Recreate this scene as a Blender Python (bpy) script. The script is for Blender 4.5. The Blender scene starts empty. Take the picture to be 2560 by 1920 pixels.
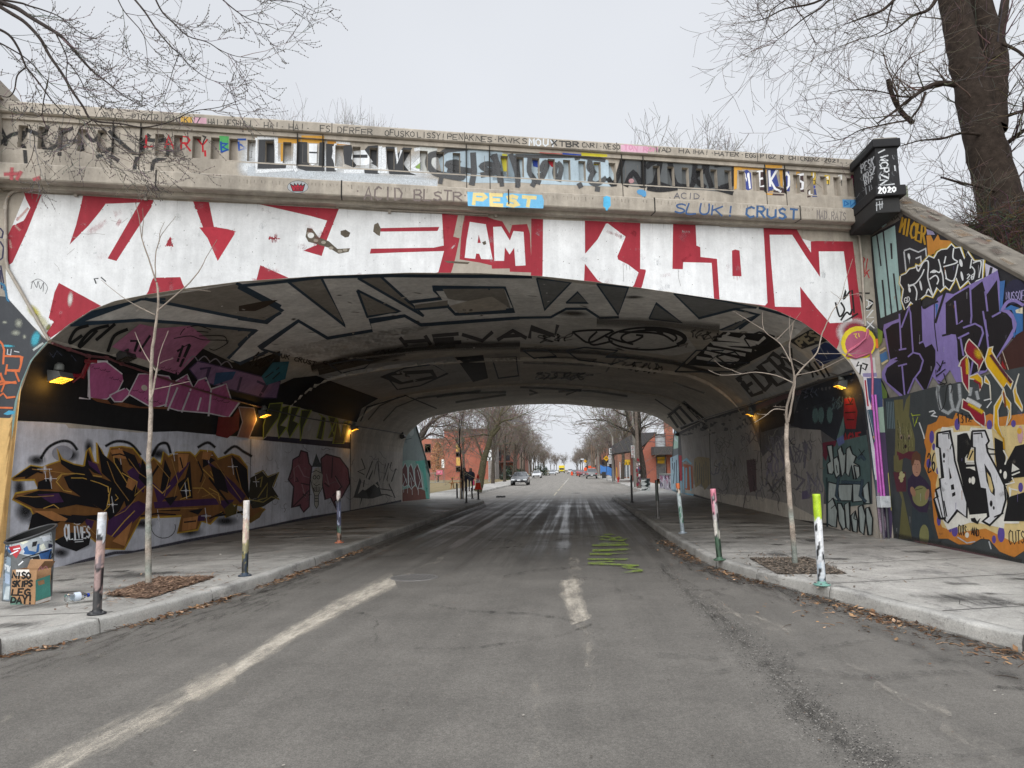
import bpy, bmesh, math, random
import numpy as np
from mathutils import Vector, Matrix
from mathutils.geometry import tessellate_polygon
random.seed(7); rng = np.random.default_rng(7)
PI = math.pi; R = math.radians
scene = bpy.context.scene
COL = scene.collection

# ------------------------------------------------------------------ camera
FPX = 710.0                                   # focal length in pixels of the 1024 px wide picture
def _frame():
    c = lambda x, y: np.array([x - 512, -(y - 384), -FPX], float)
    y = c(576, 469); y /= np.linalg.norm(y)               # road axis
    f = c(4516, 397.6); f /= np.linalg.norm(f)            # direction of the bridge face
    up = np.cross(f, y); up = -up if up[1] < 0 else up
    up /= np.linalg.norm(up)
    return np.array([np.cross(y, up), y, up])
CM = _frame(); CAMZ = 1.6; CP = np.array([0, 0, CAMZ])
cd = bpy.data.cameras.new('camera'); cam = bpy.data.objects.new('camera', cd); COL.objects.link(cam)
cd.sensor_width = 36; cd.lens = 36 * FPX / 1024; cd.clip_start = .05; cd.clip_end = 3000
mw = Matrix.Identity(4)
for i in range(3):
    for j in range(3): mw[i][j] = CM[i][j]
mw.translation = CP
cam.matrix_world = mw
scene.camera = cam
scene.render.resolution_x = 1024; scene.render.resolution_y = 768

# ------------------------------------------------------------------ sky, sun, exposure (overcast day)
SUN_EL, SUN_AZ = R(20), R(190)                # behind the camera, a little to the left
w = bpy.data.worlds.new("World"); scene.world = w; w.use_nodes = True
nt = w.node_tree; nt.nodes.clear()
sky = nt.nodes.new('ShaderNodeTexSky'); sky.sky_type = 'NISHITA'; sky.sun_disc = False
sky.sun_elevation = SUN_EL; sky.sun_rotation = SUN_AZ; sky.air_density = 1; sky.dust_density = 4
hs = nt.nodes.new('ShaderNodeHueSaturation'); hs.inputs['Saturation'].default_value = .25
nt.links.new(sky.outputs[0], hs.inputs['Color'])
# cloud cover: an even veil, about twice as bright overhead as near the horizon
tc = nt.nodes.new('ShaderNodeTexCoord'); sx = nt.nodes.new('ShaderNodeSeparateXYZ')
nt.links.new(tc.outputs['Generated'], sx.inputs[0])
ns = nt.nodes.new('ShaderNodeTexNoise'); ns.inputs['Scale'].default_value = 1.6; ns.inputs['Detail'].default_value = 3
nt.links.new(tc.outputs['Generated'], ns.inputs['Vector'])
mr = nt.nodes.new('ShaderNodeMapRange'); mr.inputs[1].default_value = .6; mr.inputs[2].default_value = 1
mr.inputs[3].default_value = 5.05; mr.inputs[4].default_value = 17
nt.links.new(sx.outputs['Z'], mr.inputs[0])
m2 = nt.nodes.new('ShaderNodeMath'); m2.operation = 'MULTIPLY_ADD'; m2.inputs[1].default_value = 1.3; m2.inputs[2].default_value = -.65
nt.links.new(ns.outputs[0], m2.inputs[0])
m3 = nt.nodes.new('ShaderNodeMath'); m3.operation = 'ADD'
nt.links.new(mr.outputs[0], m3.inputs[0]); nt.links.new(m2.outputs[0], m3.inputs[1])
vm = nt.nodes.new('ShaderNodeVectorMath'); vm.operation = 'SCALE'; vm.inputs[0].default_value = (.948, .982, 1.045)
nt.links.new(m3.outputs[0], vm.inputs['Scale'])
mx = nt.nodes.new('ShaderNodeMix'); mx.data_type = 'RGBA'; mx.inputs[0].default_value = .93
nt.links.new(hs.outputs[0], mx.inputs[6]); nt.links.new(vm.outputs[0], mx.inputs[7])
bg = nt.nodes.new('ShaderNodeBackground'); bg.inputs['Strength'].default_value = .1
ow = nt.nodes.new('ShaderNodeOutputWorld')
nt.links.new(mx.outputs[2], bg.inputs[0]); nt.links.new(bg.outputs[0], ow.inputs[0])
sl = bpy.data.lights.new('sun', 'SUN'); sl.energy = 1.5; sl.angle = R(60); sl.color = (1, .985, .96)
sun = bpy.data.objects.new('sun', sl); COL.objects.link(sun)
sd = Vector((math.sin(SUN_AZ) * math.cos(SUN_EL), math.cos(SUN_AZ) * math.cos(SUN_EL), math.sin(SUN_EL)))
sun.rotation_euler = sd.to_track_quat('Z', 'Y').to_euler(); sun.location = (0, -20, 40)
vs = scene.view_settings
scene.display_settings.display_device = 'sRGB'
vs.view_transform = 'Standard'; vs.look = 'None'; vs.exposure = .70; vs.gamma = 1; vs.use_curve_mapping = False
scene.cycles.max_bounces = 8; scene.cycles.diffuse_bounces = 5; scene.cycles.transparent_max_bounces = 48
scene.cycles.use_denoising = True; scene.cycles.sample_clamp_indirect = 6

# ------------------------------------------------------------------ helpers: pixels of the 2560 px photograph <-> rays
def rays(P):
    P = np.asarray(P, float).reshape(-1, 2)
    d = np.stack([P[:, 0] / 2.5 - 512, -(P[:, 1] / 2.5 - 384), np.full(len(P), -FPX)], 1) @ CM.T
    return d / np.linalg.norm(d, axis=1)[:, None]
def on_plane(P, p0, n):
    d = rays(P); n = np.asarray(n, float)
    return CP + d * (((np.asarray(p0) - CP) @ n) / (d @ n))[:, None]
def ground(px, py, z=0.0): return Vector(on_plane([(px, py)], (0, 0, z), (0, 0, 1))[0])
def at_y(px, py, Y): return Vector(on_plane([(px, py)], (0, Y, 0), (0, 1, 0))[0])
def Z(x0, y0, s):
    def f(t):
        if not isinstance(t, str): t = ' '.join('%g,%g' % q for q in t)
        return [(x0 + float(a) / s, y0 + float(b) / s) for a, b in (q.split(',') for q in t.split())]
    return f
def lin(h):
    v = [int(h[i:i + 2], 16) / 255 for i in (0, 2, 4)]
    return tuple(x / 12.92 if x <= .04045 else ((x + .055) / 1.055) ** 2.4 for x in v)

# ------------------------------------------------------------------ materials
MATS = {}
class N:
    """small node helper"""
    def __init__(s, name):
        s.m = bpy.data.materials.new(name); s.m.use_nodes = True; s.t = s.m.node_tree
        s.b = s.t.nodes['Principled BSDF']; s.out = s.t.nodes['Material Output']
        MATS[name] = s.m
        s.pos = s.n('ShaderNodeNewGeometry').outputs['Position']
        s.att = s.n('ShaderNodeVertexColor'); s.att.layer_name = 'col'; s.col = s.att.outputs[0]
    def n(s, k): return s.t.nodes.new(k)
    def l(s, a, b): s.t.links.new(a, b)
    def noise(s, scale, detail=4, rough=.55, vec=None, stretch=None):
        v = vec or s.pos
        if stretch:
            mp = s.n('ShaderNodeMapping'); mp.inputs['Scale'].default_value = stretch; s.l(v, mp.inputs[0]); v = mp.outputs[0]
        q = s.n('ShaderNodeTexNoise'); q.inputs['Scale'].default_value = scale
        q.inputs['Detail'].default_value = detail; q.inputs['Roughness'].default_value = rough
        s.l(v, q.inputs['Vector']); return q.outputs[0]
    def ramp(s, x, a, b, lo=0., hi=1.):
        q = s.n('ShaderNodeMapRange'); q.inputs[1].default_value = a; q.inputs[2].default_value = b
        q.inputs[3].default_value = lo; q.inputs[4].default_value = hi; s.l(x, q.inputs[0]); return q.outputs[0]
    def math(s, op, a, b=None):
        q = s.n('ShaderNodeMath'); q.operation = op
        for i, v in enumerate((a, b)):
            if v is None: continue
            if isinstance(v, (int, float)): q.inputs[i].default_value = v
            else: s.l(v, q.inputs[i])
        return q.outputs[0]
    def mix(s, f, a, b, mode='MIX'):
        q = s.n('ShaderNodeMix'); q.data_type = 'RGBA'; q.blend_type = mode
        for i, v in ((0, f), (6, a), (7, b)):
            if isinstance(v, (int, float)): q.inputs[i].default_value = v
            elif isinstance(v, tuple): q.inputs[i].default_value = (*v[:3], 1)
            else: s.l(v, q.inputs[i])
        return q.outputs[2]
    def scale(s, c, f):
        q = s.n('ShaderNodeVectorMath'); q.operation = 'SCALE'; s.l(c, q.inputs[0]); s.l(f, q.inputs['Scale']); return q.outputs[0]
    def bump(s, h, strength=.3, dist=.01):
        q = s.n('ShaderNodeBump'); q.inputs['Strength'].default_value = strength; q.inputs['Distance'].default_value = dist
        s.l(h, q.inputs['Height']); s.l(q.outputs[0], s.b.inputs['Normal'])
    def fin(s, c, rough=.85, spec=.3, metal=0):
        s.l(c, s.b.inputs['Base Color'])
        if isinstance(rough, (int, float)): s.b.inputs['Roughness'].default_value = rough
        else: s.l(rough, s.b.inputs['Roughness'])
        s.b.inputs['Specular IOR Level'].default_value = spec; s.b.inputs['Metallic'].default_value = metal
        return s.m
def basic(name, var=.25, scale=6, rough=.8, spec=.3, metal=0, bump=.0, bscale=40, coat=0, fine=60):
    a = N(name)
    f = a.ramp(a.noise(scale, 5), .25, .75, 1 - var, 1 + var)
    g = a.ramp(a.noise(fine, 3), .3, .7, 1 - var * .5, 1 + var * .5)
    c = a.scale(a.col, a.math('MULTIPLY', f, g))
    if bump: a.bump(a.noise(bscale, 4), bump, .02)
    a.b.inputs['Coat Weight'].default_value = coat
    return a.fin(c, rough, spec, metal)
basic('matte', .18); basic('metal', .2, 9, .45, .5, 0); basic('plain', .06, 4, .75)
basic('carpaint', .03, 3, .25, .5, 0, coat=.6); basic('rubber', .15, 8, .8); basic('bark', .4, 9, .95, .1, bump=.9, bscale=24)
basic('twig', .3, 5, .9, .1); basic('cloth', .2, 14, .95, .1); basic('earth', .4, 2, .95, .1, bump=.6, bscale=18)
basic('glossy', .1, 5, .12, .6)
def wallmat(name, chips, stain, rough=.8, bump=.25):
    """painted concrete: blotches, rain streaks, pits and small chips; the colour comes from the mesh"""
    a = N(name)
    big = a.math('MULTIPLY', a.ramp(a.noise(.9, 6, .6), .3, .7, 1 - stain, 1 + stain), a.ramp(a.noise(5.5, 7, .7), .32, .68, 1 - stain * .6, 1 + stain * .6))
    st = a.ramp(a.noise(2.2, 5, .65, stretch=(3.2, 3.2, .35)), .33, .67, 1 - stain * .6, 1 + stain * .6)
    fine = a.ramp(a.noise(34, 5, .7), .25, .75, .93, 1.07)
    c = a.scale(a.col, a.math('MULTIPLY', a.math('MULTIPLY', big, st), fine))
    pit = a.ramp(a.noise(30, 4, .65), .66, .69)
    patch = a.ramp(a.noise(.8, 2), .48, .66)
    c = a.mix(a.math('MULTIPLY', a.math('MULTIPLY', pit, patch), chips), c, (.09, .08, .07))
    ch = a.ramp(a.noise(11, 8, .75), .71, .725)
    c = a.mix(a.math('MULTIPLY', a.math('MULTIPLY', ch, patch), chips), c, (.30, .28, .25))
    a.bump(a.noise(55, 5, .7), bump, .008)
    return a.fin(c, rough, .25)
wallmat('concrete', .35, .22); wallmat('paint', .8, .12, .7, .25); wallmat('vaultwall', .55, .19, .75, .3)
wallmat('darkpaint', .25, .10, .6, .2)
a = N('spray'); a.m.surface_render_method = 'DITHERED'
f = a.ramp(a.noise(30, 4), .3, .7, .9, 1.1); a.fin(a.scale(a.col, f), .7, .25)
tb = a.n('ShaderNodeBsdfTransparent'); ms = a.n('ShaderNodeMixShader')
al = a.math('MULTIPLY', a.att.outputs[1], a.ramp(a.noise(60, 3), .25, .6, .65, 1.0))
a.l(al, ms.inputs[0]); a.l(tb.outputs[0], ms.inputs[1]); a.l(a.b.outputs[0], ms.inputs[2]); a.l(ms.outputs[0], a.out.inputs[0])
a = N('worn'); a.m.surface_render_method = 'DITHERED'       # paint and dust ground away by traffic: the edge breaks up
f = a.ramp(a.noise(25, 4), .3, .7, .85, 1.15); a.fin(a.scale(a.col, f), .8, .25)
tb = a.n('ShaderNodeBsdfTransparent'); ms = a.n('ShaderNodeMixShader')
q_ = a.math('ADD', a.att.outputs[1], a.math('MULTIPLY', a.math('SUBTRACT', a.noise(70, 6, .85), .5), 1.5)); q_ = a.math('ADD', q_, a.math('MULTIPLY', a.math('SUBTRACT', a.noise(3.5, 4, .7, stretch=(2.5, .6, 1)), .5), 1.3))
a.l(a.math('MULTIPLY', a.ramp(q_, .35, 1.15), a.ramp(a.att.outputs[1], 0, .25)), ms.inputs[0]); a.l(tb.outputs[0], ms.inputs[1]); a.l(a.b.outputs[0], ms.inputs[2]); a.l(ms.outputs[0], a.out.inputs[0])
def emit(name, c, s):
    a = N(name); q = a.n('ShaderNodeMix'); q.data_type = 'RGBA'
    v = a.ramp(a.noise(34, 3), .42, .62, .15, 1.2)
    a.l(v, q.inputs[0]); q.inputs[6].default_value = (c[0] * .5, c[1] * .3, c[2] * .1, 1); q.inputs[7].default_value = (*c, 1)
    a.b.inputs['Base Color'].default_value = (*c, 1); a.l(q.outputs[2], a.b.inputs['Emission Color']); a.b.inputs['Emission Strength'].default_value = s
emit('lampglow', (1, .52, .05), 2.6)
emit('redlight', (1, .05, .02), 1.0)
# asphalt: aggregate, worn wheel lanes, dusty strip, damp patches under the bridge
a = N('asphalt')
sep = a.n('ShaderNodeSeparateXYZ'); a.l(a.pos, sep.inputs[0]); X, Y = sep.outputs[0], sep.outputs[1]
agg = a.math('MULTIPLY', a.ramp(a.noise(120, 4, .85), .36, .66, .55, 1.5), a.ramp(a.noise(38, 5, .8), .35, .68, .78, 1.25))
blot = a.ramp(a.noise(.9, 8, .68), .3, .7, .80, 1.22)
lane = a.ramp(a.noise(1.7, 4, .6, stretch=(1.6, .05, 1)), .32, .7, .90, 1.12)
base = a.scale(a.col, a.math('MULTIPLY', a.math('MULTIPLY', agg, blot), lane))
# wetness: where the bridge shelters the road it stays damp and sooty
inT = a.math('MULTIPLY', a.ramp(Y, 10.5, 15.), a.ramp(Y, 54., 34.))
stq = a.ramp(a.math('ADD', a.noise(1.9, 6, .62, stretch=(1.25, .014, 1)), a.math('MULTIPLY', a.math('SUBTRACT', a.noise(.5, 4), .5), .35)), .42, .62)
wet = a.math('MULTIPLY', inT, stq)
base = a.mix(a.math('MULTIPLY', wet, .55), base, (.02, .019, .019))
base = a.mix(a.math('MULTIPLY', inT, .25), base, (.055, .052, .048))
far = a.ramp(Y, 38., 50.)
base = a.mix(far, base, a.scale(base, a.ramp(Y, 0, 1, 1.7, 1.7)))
ro = a.math('SUBTRACT', .82, a.math('MULTIPLY', wet, .42))
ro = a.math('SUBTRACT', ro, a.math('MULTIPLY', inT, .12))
a.bump(a.noise(150, 3, .8), .5, .006)
a.fin(base, ro, .4)
def slab(name, wetk):
    a = N(name)
    sep = a.n('ShaderNodeSeparateXYZ'); a.l(a.pos, sep.inputs[0]); Y = sep.outputs[1]
    f = a.ramp(a.noise(.7, 8, .68), .32, .68, .66, 1.2); g = a.ramp(a.noise(70, 5, .85), .34, .66, .72, 1.25)
    h = a.ramp(a.noise(3, 6, .7), .35, .7, .84, 1.1)
    c = a.scale(a.col, a.math('MULTIPLY', a.math('MULTIPLY', f, g), h))
    # gum, grit and dark flecks
    sp = a.ramp(a.noise(22, 7, .85), .58, .63); c = a.mix(a.math('MULTIPLY', sp, .65), c, (.07, .064, .057)); sq = a.ramp(a.noise(2.1, 8, .8, stretch=(1, .5, 1)), .54, .62); c = a.mix(a.math('MULTIPLY', sq, .55), c, (.13, .125, .12))
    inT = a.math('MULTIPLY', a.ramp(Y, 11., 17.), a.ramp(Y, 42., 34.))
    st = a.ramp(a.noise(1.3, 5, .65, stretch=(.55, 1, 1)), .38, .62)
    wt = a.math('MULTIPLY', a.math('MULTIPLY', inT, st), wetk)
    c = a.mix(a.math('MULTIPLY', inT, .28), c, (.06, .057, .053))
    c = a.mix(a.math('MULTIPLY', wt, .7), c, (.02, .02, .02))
    a.bump(a.noise(48, 6, .8), .5, .012)
    a.fin(c, a.math('SUBTRACT', .85, a.math('MULTIPLY', wt, .45)), .35)
slab('slab', 1.0); slab('kerbstone', .6)
a = N('brick'); bt = a.n('ShaderNodeTexBrick'); bt.inputs['Scale'].default_value = 4.0; bt.inputs['Color1'].default_value = (.36, .125, .085, 1)
bt.inputs['Color2'].default_value = (.27, .085, .06, 1); bt.inputs['Mortar'].default_value = (.33, .22, .18, 1); bt.inputs['Mortar Size'].default_value = .012
mp = a.n('ShaderNodeMapping'); mp.inputs['Rotation'].default_value = (R(90), 0, 0); a.l(a.pos, mp.inputs[0]); a.l(mp.outputs[0], bt.inputs['Vector'])
a.fin(a.scale(a.mix(.5, bt.outputs[0], a.col), a.ramp(a.noise(.4, 4), .3, .7, .85, 1.15)), .9, .2)
a = N('grass'); c = a.mix(a.ramp(a.noise(.5, 6, .7), .35, .65), (.17, .16, .085), (.26, .20, .12)); c = a.mix(a.ramp(a.noise(14, 4, .7), .5, .65), c, (.30, .21, .12))
a.bump(a.noise(30, 4), .8, .04); a.fin(c, .95, .1)
a = N('clearplastic'); a.b.inputs['Transmission Weight'].default_value = .92; a.b.inputs['IOR'].default_value = 1.25; a.fin(a.scale(a.col, a.ramp(a.noise(9, 3), .3, .7, .92, 1.0)), .12, .5)
a = N('glass'); a.fin(a.scale(a.col, a.ramp(a.noise(3, 2), .3, .7, .8, 1.2)), .08, .8)

# ------------------------------------------------------------------ mesh builder
class MB:
    def __init__(s): s.v = []; s.f = []; s.m = []; s.c = []; s.names = []; s.sm = []
    def mi(s, name):
        if name not in s.names: s.names.append(name)
        return s.names.index(name)
    def add(s, verts, faces, mat, col, smooth=False):
        """col: one rgb(a), or a list with one rgba per vertex"""
        o = len(s.v); s.v.extend([tuple(p) for p in verts]); k = s.mi(mat)
        per = isinstance(col, (list, np.ndarray)) and len(col) and hasattr(col[0], '__len__')
        cc = None if per else (tuple(col) + (1.,))[:4]
        for f in faces:
            s.f.append([o + i for i in f]); s.m.append(k); s.sm.append(smooth)
            s.c.append([tuple(col[i]) for i in f] if per else [cc] * len(f))
        return s
    def box(s, c, size, mat, col, rz=0, rx=0, ry=0, bev=0):
        M = Matrix.Translation(c) @ Matrix.Rotation(rz, 4, 'Z') @ Matrix.Rotation(rx, 4, 'X') @ Matrix.Rotation(ry, 4, 'Y')
        bm = bmesh.new(); bmesh.ops.create_cube(bm, size=1)
        bmesh.ops.scale(bm, vec=size, verts=bm.verts)
        if bev: bmesh.ops.bevel(bm, geom=list(bm.edges), offset=bev, segments=2, affect='EDGES', profile=.6)
        bm.verts.index_update()
        s.add([M @ v.co for v in bm.verts], [[v.index for v in f.verts] for f in bm.faces], mat, col); bm.free(); return s
    def tube(s, P, rad, mat, col, n=6, caps=True, smooth=True):
        P = [Vector(p) for p in P]
        if not hasattr(rad, '__len__'): rad = [rad] * len(P)
        V = []; a0 = None
        for i, p in enumerate(P):
            t = (P[min(i + 1, len(P) - 1)] - P[max(i - 1, 0)])
            t = t.normalized() if t.length > 1e-9 else Vector((0, 0, 1))
            a = a0 - t * a0.dot(t) if a0 else (Vector((1, 0, 0)) if abs(t.x) < .9 else Vector((0, 1, 0)))
            if not a0: a = a - t * a.dot(t)
            a = a.normalized(); a0 = a; b = t.cross(a)
            for k in range(n):
                g = 2 * PI * k / n; V.append(p + (a * math.cos(g) + b * math.sin(g)) * rad[i])
        F = [[i * n + k, i * n + (k + 1) % n, (i + 1) * n + (k + 1) % n, (i + 1) * n + k] for i in range(len(P) - 1) for k in range(n)]
        s.add(V, F, mat, col, smooth)
        if caps: s.add(V[:n], [list(range(n))[::-1]], mat, col); s.add(V[-n:], [list(range(n))], mat, col)
        return s
    def lathe(s, c, prof, mat, col, n=20, M=None):
        V = []; c = Vector(c); M = M or Matrix.Identity(3)
        for r, z in prof:
            for k in range(n): V.append(c + M @ Vector((r * math.cos(2 * PI * k / n), r * math.sin(2 * PI * k / n), z)))
        F = [[i * n + k, i * n + (k + 1) % n, (i + 1) * n + (k + 1) % n, (i + 1) * n + k] for i in range(len(prof) - 1) for k in range(n)]
        if isinstance(col, list) and len(col) == len(prof): col = [x for x in [(tuple(q) + (1.,))[:4] for q in col] for _ in range(n)]
        return s.add(V, F, mat, col, True)
    def prism(s, outline, o, ax, ay, az, h, mat, col):
        """flat outline (x, y) in the frame o, ax, ay pushed out by h along az"""
        o, ax, ay, az = Vector(o), Vector(ax), Vector(ay), Vector(az); n = len(outline)
        A = [o + ax * x + ay * y for x, y in outline]; V = A + [p + az * h for p in A]
        tri = tessellate_polygon([[Vector((x, y, 0)) for x, y in outline]])
        F = [[i, (i + 1) % n, n + (i + 1) % n, n + i] for i in range(n)] + [list(t)[::-1] for t in tri] + [[n + q for q in t] for t in tri]
        return s.add(V, F, mat, col)
    def grid(s, rows, mat, col, smooth=False):
        n = len(rows[0]); V = [p for r in rows for p in r]
        F = [[i * n + k, i * n + k + 1, (i + 1) * n + k + 1, (i + 1) * n + k] for i in range(len(rows) - 1) for k in range(n - 1)]
        return s.add(V, F, mat, col, smooth)
    def build(s, name, parent=None, fixn=False, world=False):
        me = bpy.data.meshes.new(name); me.from_pydata([tuple(map(float, p)) for p in s.v], [], s.f); 
        for q in s.names: me.materials.append(MATS[q])
        me.polygons.foreach_set('material_index', s.m); me.polygons.foreach_set('use_smooth', s.sm)
        ca = me.color_attributes.new('col', 'FLOAT_COLOR', 'CORNER')
        flat = np.array([x for f in s.c for q in f for x in (tuple(q) + (1.,))[:4]], np.float32)
        ca.data.foreach_set('color', flat)
        if fixn:
            bm = bmesh.new(); bm.from_mesh(me); bmesh.ops.recalc_face_normals(bm, faces=bm.faces); bm.to_mesh(me); bm.free()
        me.update()
        o = bpy.data.objects.new(name, me); COL.objects.link(o)
        if parent:
            o.parent = parent
            if world: o.matrix_parent_inverse = (Matrix.Translation(parent.location) @ Matrix.Rotation(parent.rotation_euler[2], 4, 'Z')).inverted()
        return o
def tag(o, label, cat, group=None):
    o['label'] = label; o['category'] = cat
    if group: o['group'] = group
    return o
def thing(name, label, cat, loc=(0, 0, 0), rz=0, group=None):
    o = bpy.data.objects.new(name, None); COL.objects.link(o); o.location = loc; o.rotation_euler = (0, 0, rz)
    return tag(o, label, cat, group)
def struct(mb, name, kind='structure'):
    o = mb.build(name); o['kind'] = kind; return o
def dup(root, loc=None, rz=None, label=None, scale=None):
    r = root.copy(); COL.objects.link(r)
    if loc is not None: r.location = loc
    if rz is not None: r.rotation_euler[2] = rz
    if scale is not None: r.scale = (scale,) * 3 if not hasattr(scale, '__len__') else scale
    if label: r['label'] = label
    for ch in list(root.children):
        c = ch.copy(); COL.objects.link(c); c.parent = r
        for g in list(ch.children):
            d = g.copy(); COL.objects.link(d); d.parent = c
    return r
# ------------------------------------------------------------------ bridge frame of reference
TH = R(15.6)
FU = np.array([math.cos(TH), math.sin(TH), 0]); FN = np.array([-math.sin(TH), math.cos(TH), 0]); FP = np.array([5.77, 14.65, 0])
TLEN = 24.4
def fpt(s, o, z): return FP + FU * s - FN * o + np.array([0, 0, z])      # s along the face, o out towards the viewer
ARCH = [(33, 1100), (35, 1051), (41, 1004), (57, 953), (79, 902), (117, 858), (168, 814), (228, 776), (285, 753), (364, 737),
        (459, 722), (600, 704), (802, 690), (1024, 682), (1200, 683), (1358, 691), (1504, 707), (1602, 720), (1785, 747), (1896, 763),
        (1945, 778), (2006, 806), (2062, 846), (2095, 876), (2128, 912), (2146, 944), (2159, 985), (2169, 1050), (2178, 1120)]
ap = on_plane(ARCH, FP, FN)
AX, AZ = ap[:, 0].copy(), ap[:, 2].copy()
AX[0] = AX.min() - .004
AX = np.maximum.accumulate(AX + np.arange(len(AX)) * 1e-4)
AX = np.concatenate([[AX[0] - .002], AX, [AX[-1] + .03]]); AZ = np.concatenate([[-.3], AZ, [-.3]])
AS = (AX - FP[0]) / FU[0]
XL0, XR0 = AX[0], AX[-1]; XL1, XR1 = -8.62, 5.80
AT = (AX - XL0) / (XR0 - XL0)
def arch_z(s): return np.interp(s, AS, AZ, left=-9, right=-9)
def drop(w): return .0 if w < .405 else (.11 if w < .66 else .19)
def vpt(k, w, inset=0):
    """point k of the barrel's outline at w of its length"""
    xl = XL0 + (XL1 - XL0) * w; xr = XR0 + (XR1 - XR0) * w
    x = xl + AT[k] * (xr - xl); z = AZ[k] - drop(w) * min(1, max(0, AZ[k] - 2.6) / 1.6)
    return (x, FP[1] + (x - FP[0]) * math.tan(TH) + w * TLEN, z)

# ------------------------------------------------------------------ ground, road, pavements
g = MB(); g.add([(-1500, -1500, -.03), (1500, -1500, -.03), (1500, 1500, -.03), (-1500, 1500, -.03)], [(0, 1, 2, 3)], 'earth', (.16, .14, .10))
struct(g, 'ground')
ASP = (.132, .122, .107)
g = MB()
ys = [-40, -10, 0, 4, 8, 12, 16, 20, 26, 32, 40, 50, 70, 85, 110, 200, 460]
BEND = lambda y: -.022 * max(0, y - 85)
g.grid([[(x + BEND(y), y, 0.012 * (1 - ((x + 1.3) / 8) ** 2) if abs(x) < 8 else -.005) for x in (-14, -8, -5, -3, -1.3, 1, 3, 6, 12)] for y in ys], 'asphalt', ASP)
road = g
LK = [(-9.6, 1.5), (-7.6, 3.0), (-6.3, 4.6), (-5.26, 6.25), (-4.91, 7.32), (-4.62, 9.58), (-4.56, 13.9), (-4.6, 20), (-4.6, 28), (-4.52, 34.2), (-4.75, 35.8), (-5.6, 38.6), (-6.5, 42), (-6.8, 46), (-6.85, 60), (-6.9, 85), (-6.9 + BEND(150), 150), (-7 + BEND(400), 400)]
RK = [(8.0, 1.5), (5.6, 3.4), (4.4, 5.2), (3.68, 6.49), (2.89, 9.22), (2.38, 10.7), (2.12, 12.3), (2.05, 14), (1.98, 17), (1.96, 23), (1.9, 37), (2.15, 39), (3.2, 42.5), (4.1, 46.5), (4.3, 52), (4.35, 70), (4.35, 85), (4.35 + BEND(150), 150), (4.4 + BEND(400), 400)]
def densify(P, n=5):
    P = np.array(P); t = np.arange(len(P)); q = np.linspace(0, len(P) - 1, (len(P) - 1) * n + 1); out = []
    for v in q:                                            # Catmull-Rom
        i = min(int(v), len(P) - 2); f = v - i
        p0, p1, p2, p3 = P[max(i - 1, 0)], P[i], P[i + 1], P[min(i + 2, len(P) - 1)]
        out.append(.5 * (2 * p1 + (p2 - p0) * f + (2 * p0 - 5 * p1 + 4 * p2 - p3) * f * f + (3 * p1 - p0 - 3 * p2 + p3) * f ** 3))
    return np.array(out)
LKD, RKD = densify(LK, 9), densify(RK, 9)
SLAB = (.43, .412, .375); KERB = (.46, .445, .41)
def side_z(sgn, x, y):
    """pavement height: the left one falls a little towards the wall at the near end"""
    if sgn < 0: return .15 - .065 * max(0, min(1, (-4.9 - x) / 3.9)) * max(0, min(1, (30 - y) / 20))
    return .15
def outer(sgn, y):
    if sgn < 0: return -14. if y < 9.6 else (-9.3 if y < 36 else -9.9)
    return 6.5 if y < 14.7 else (6.0 if y < 40 else 7.3)
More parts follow.
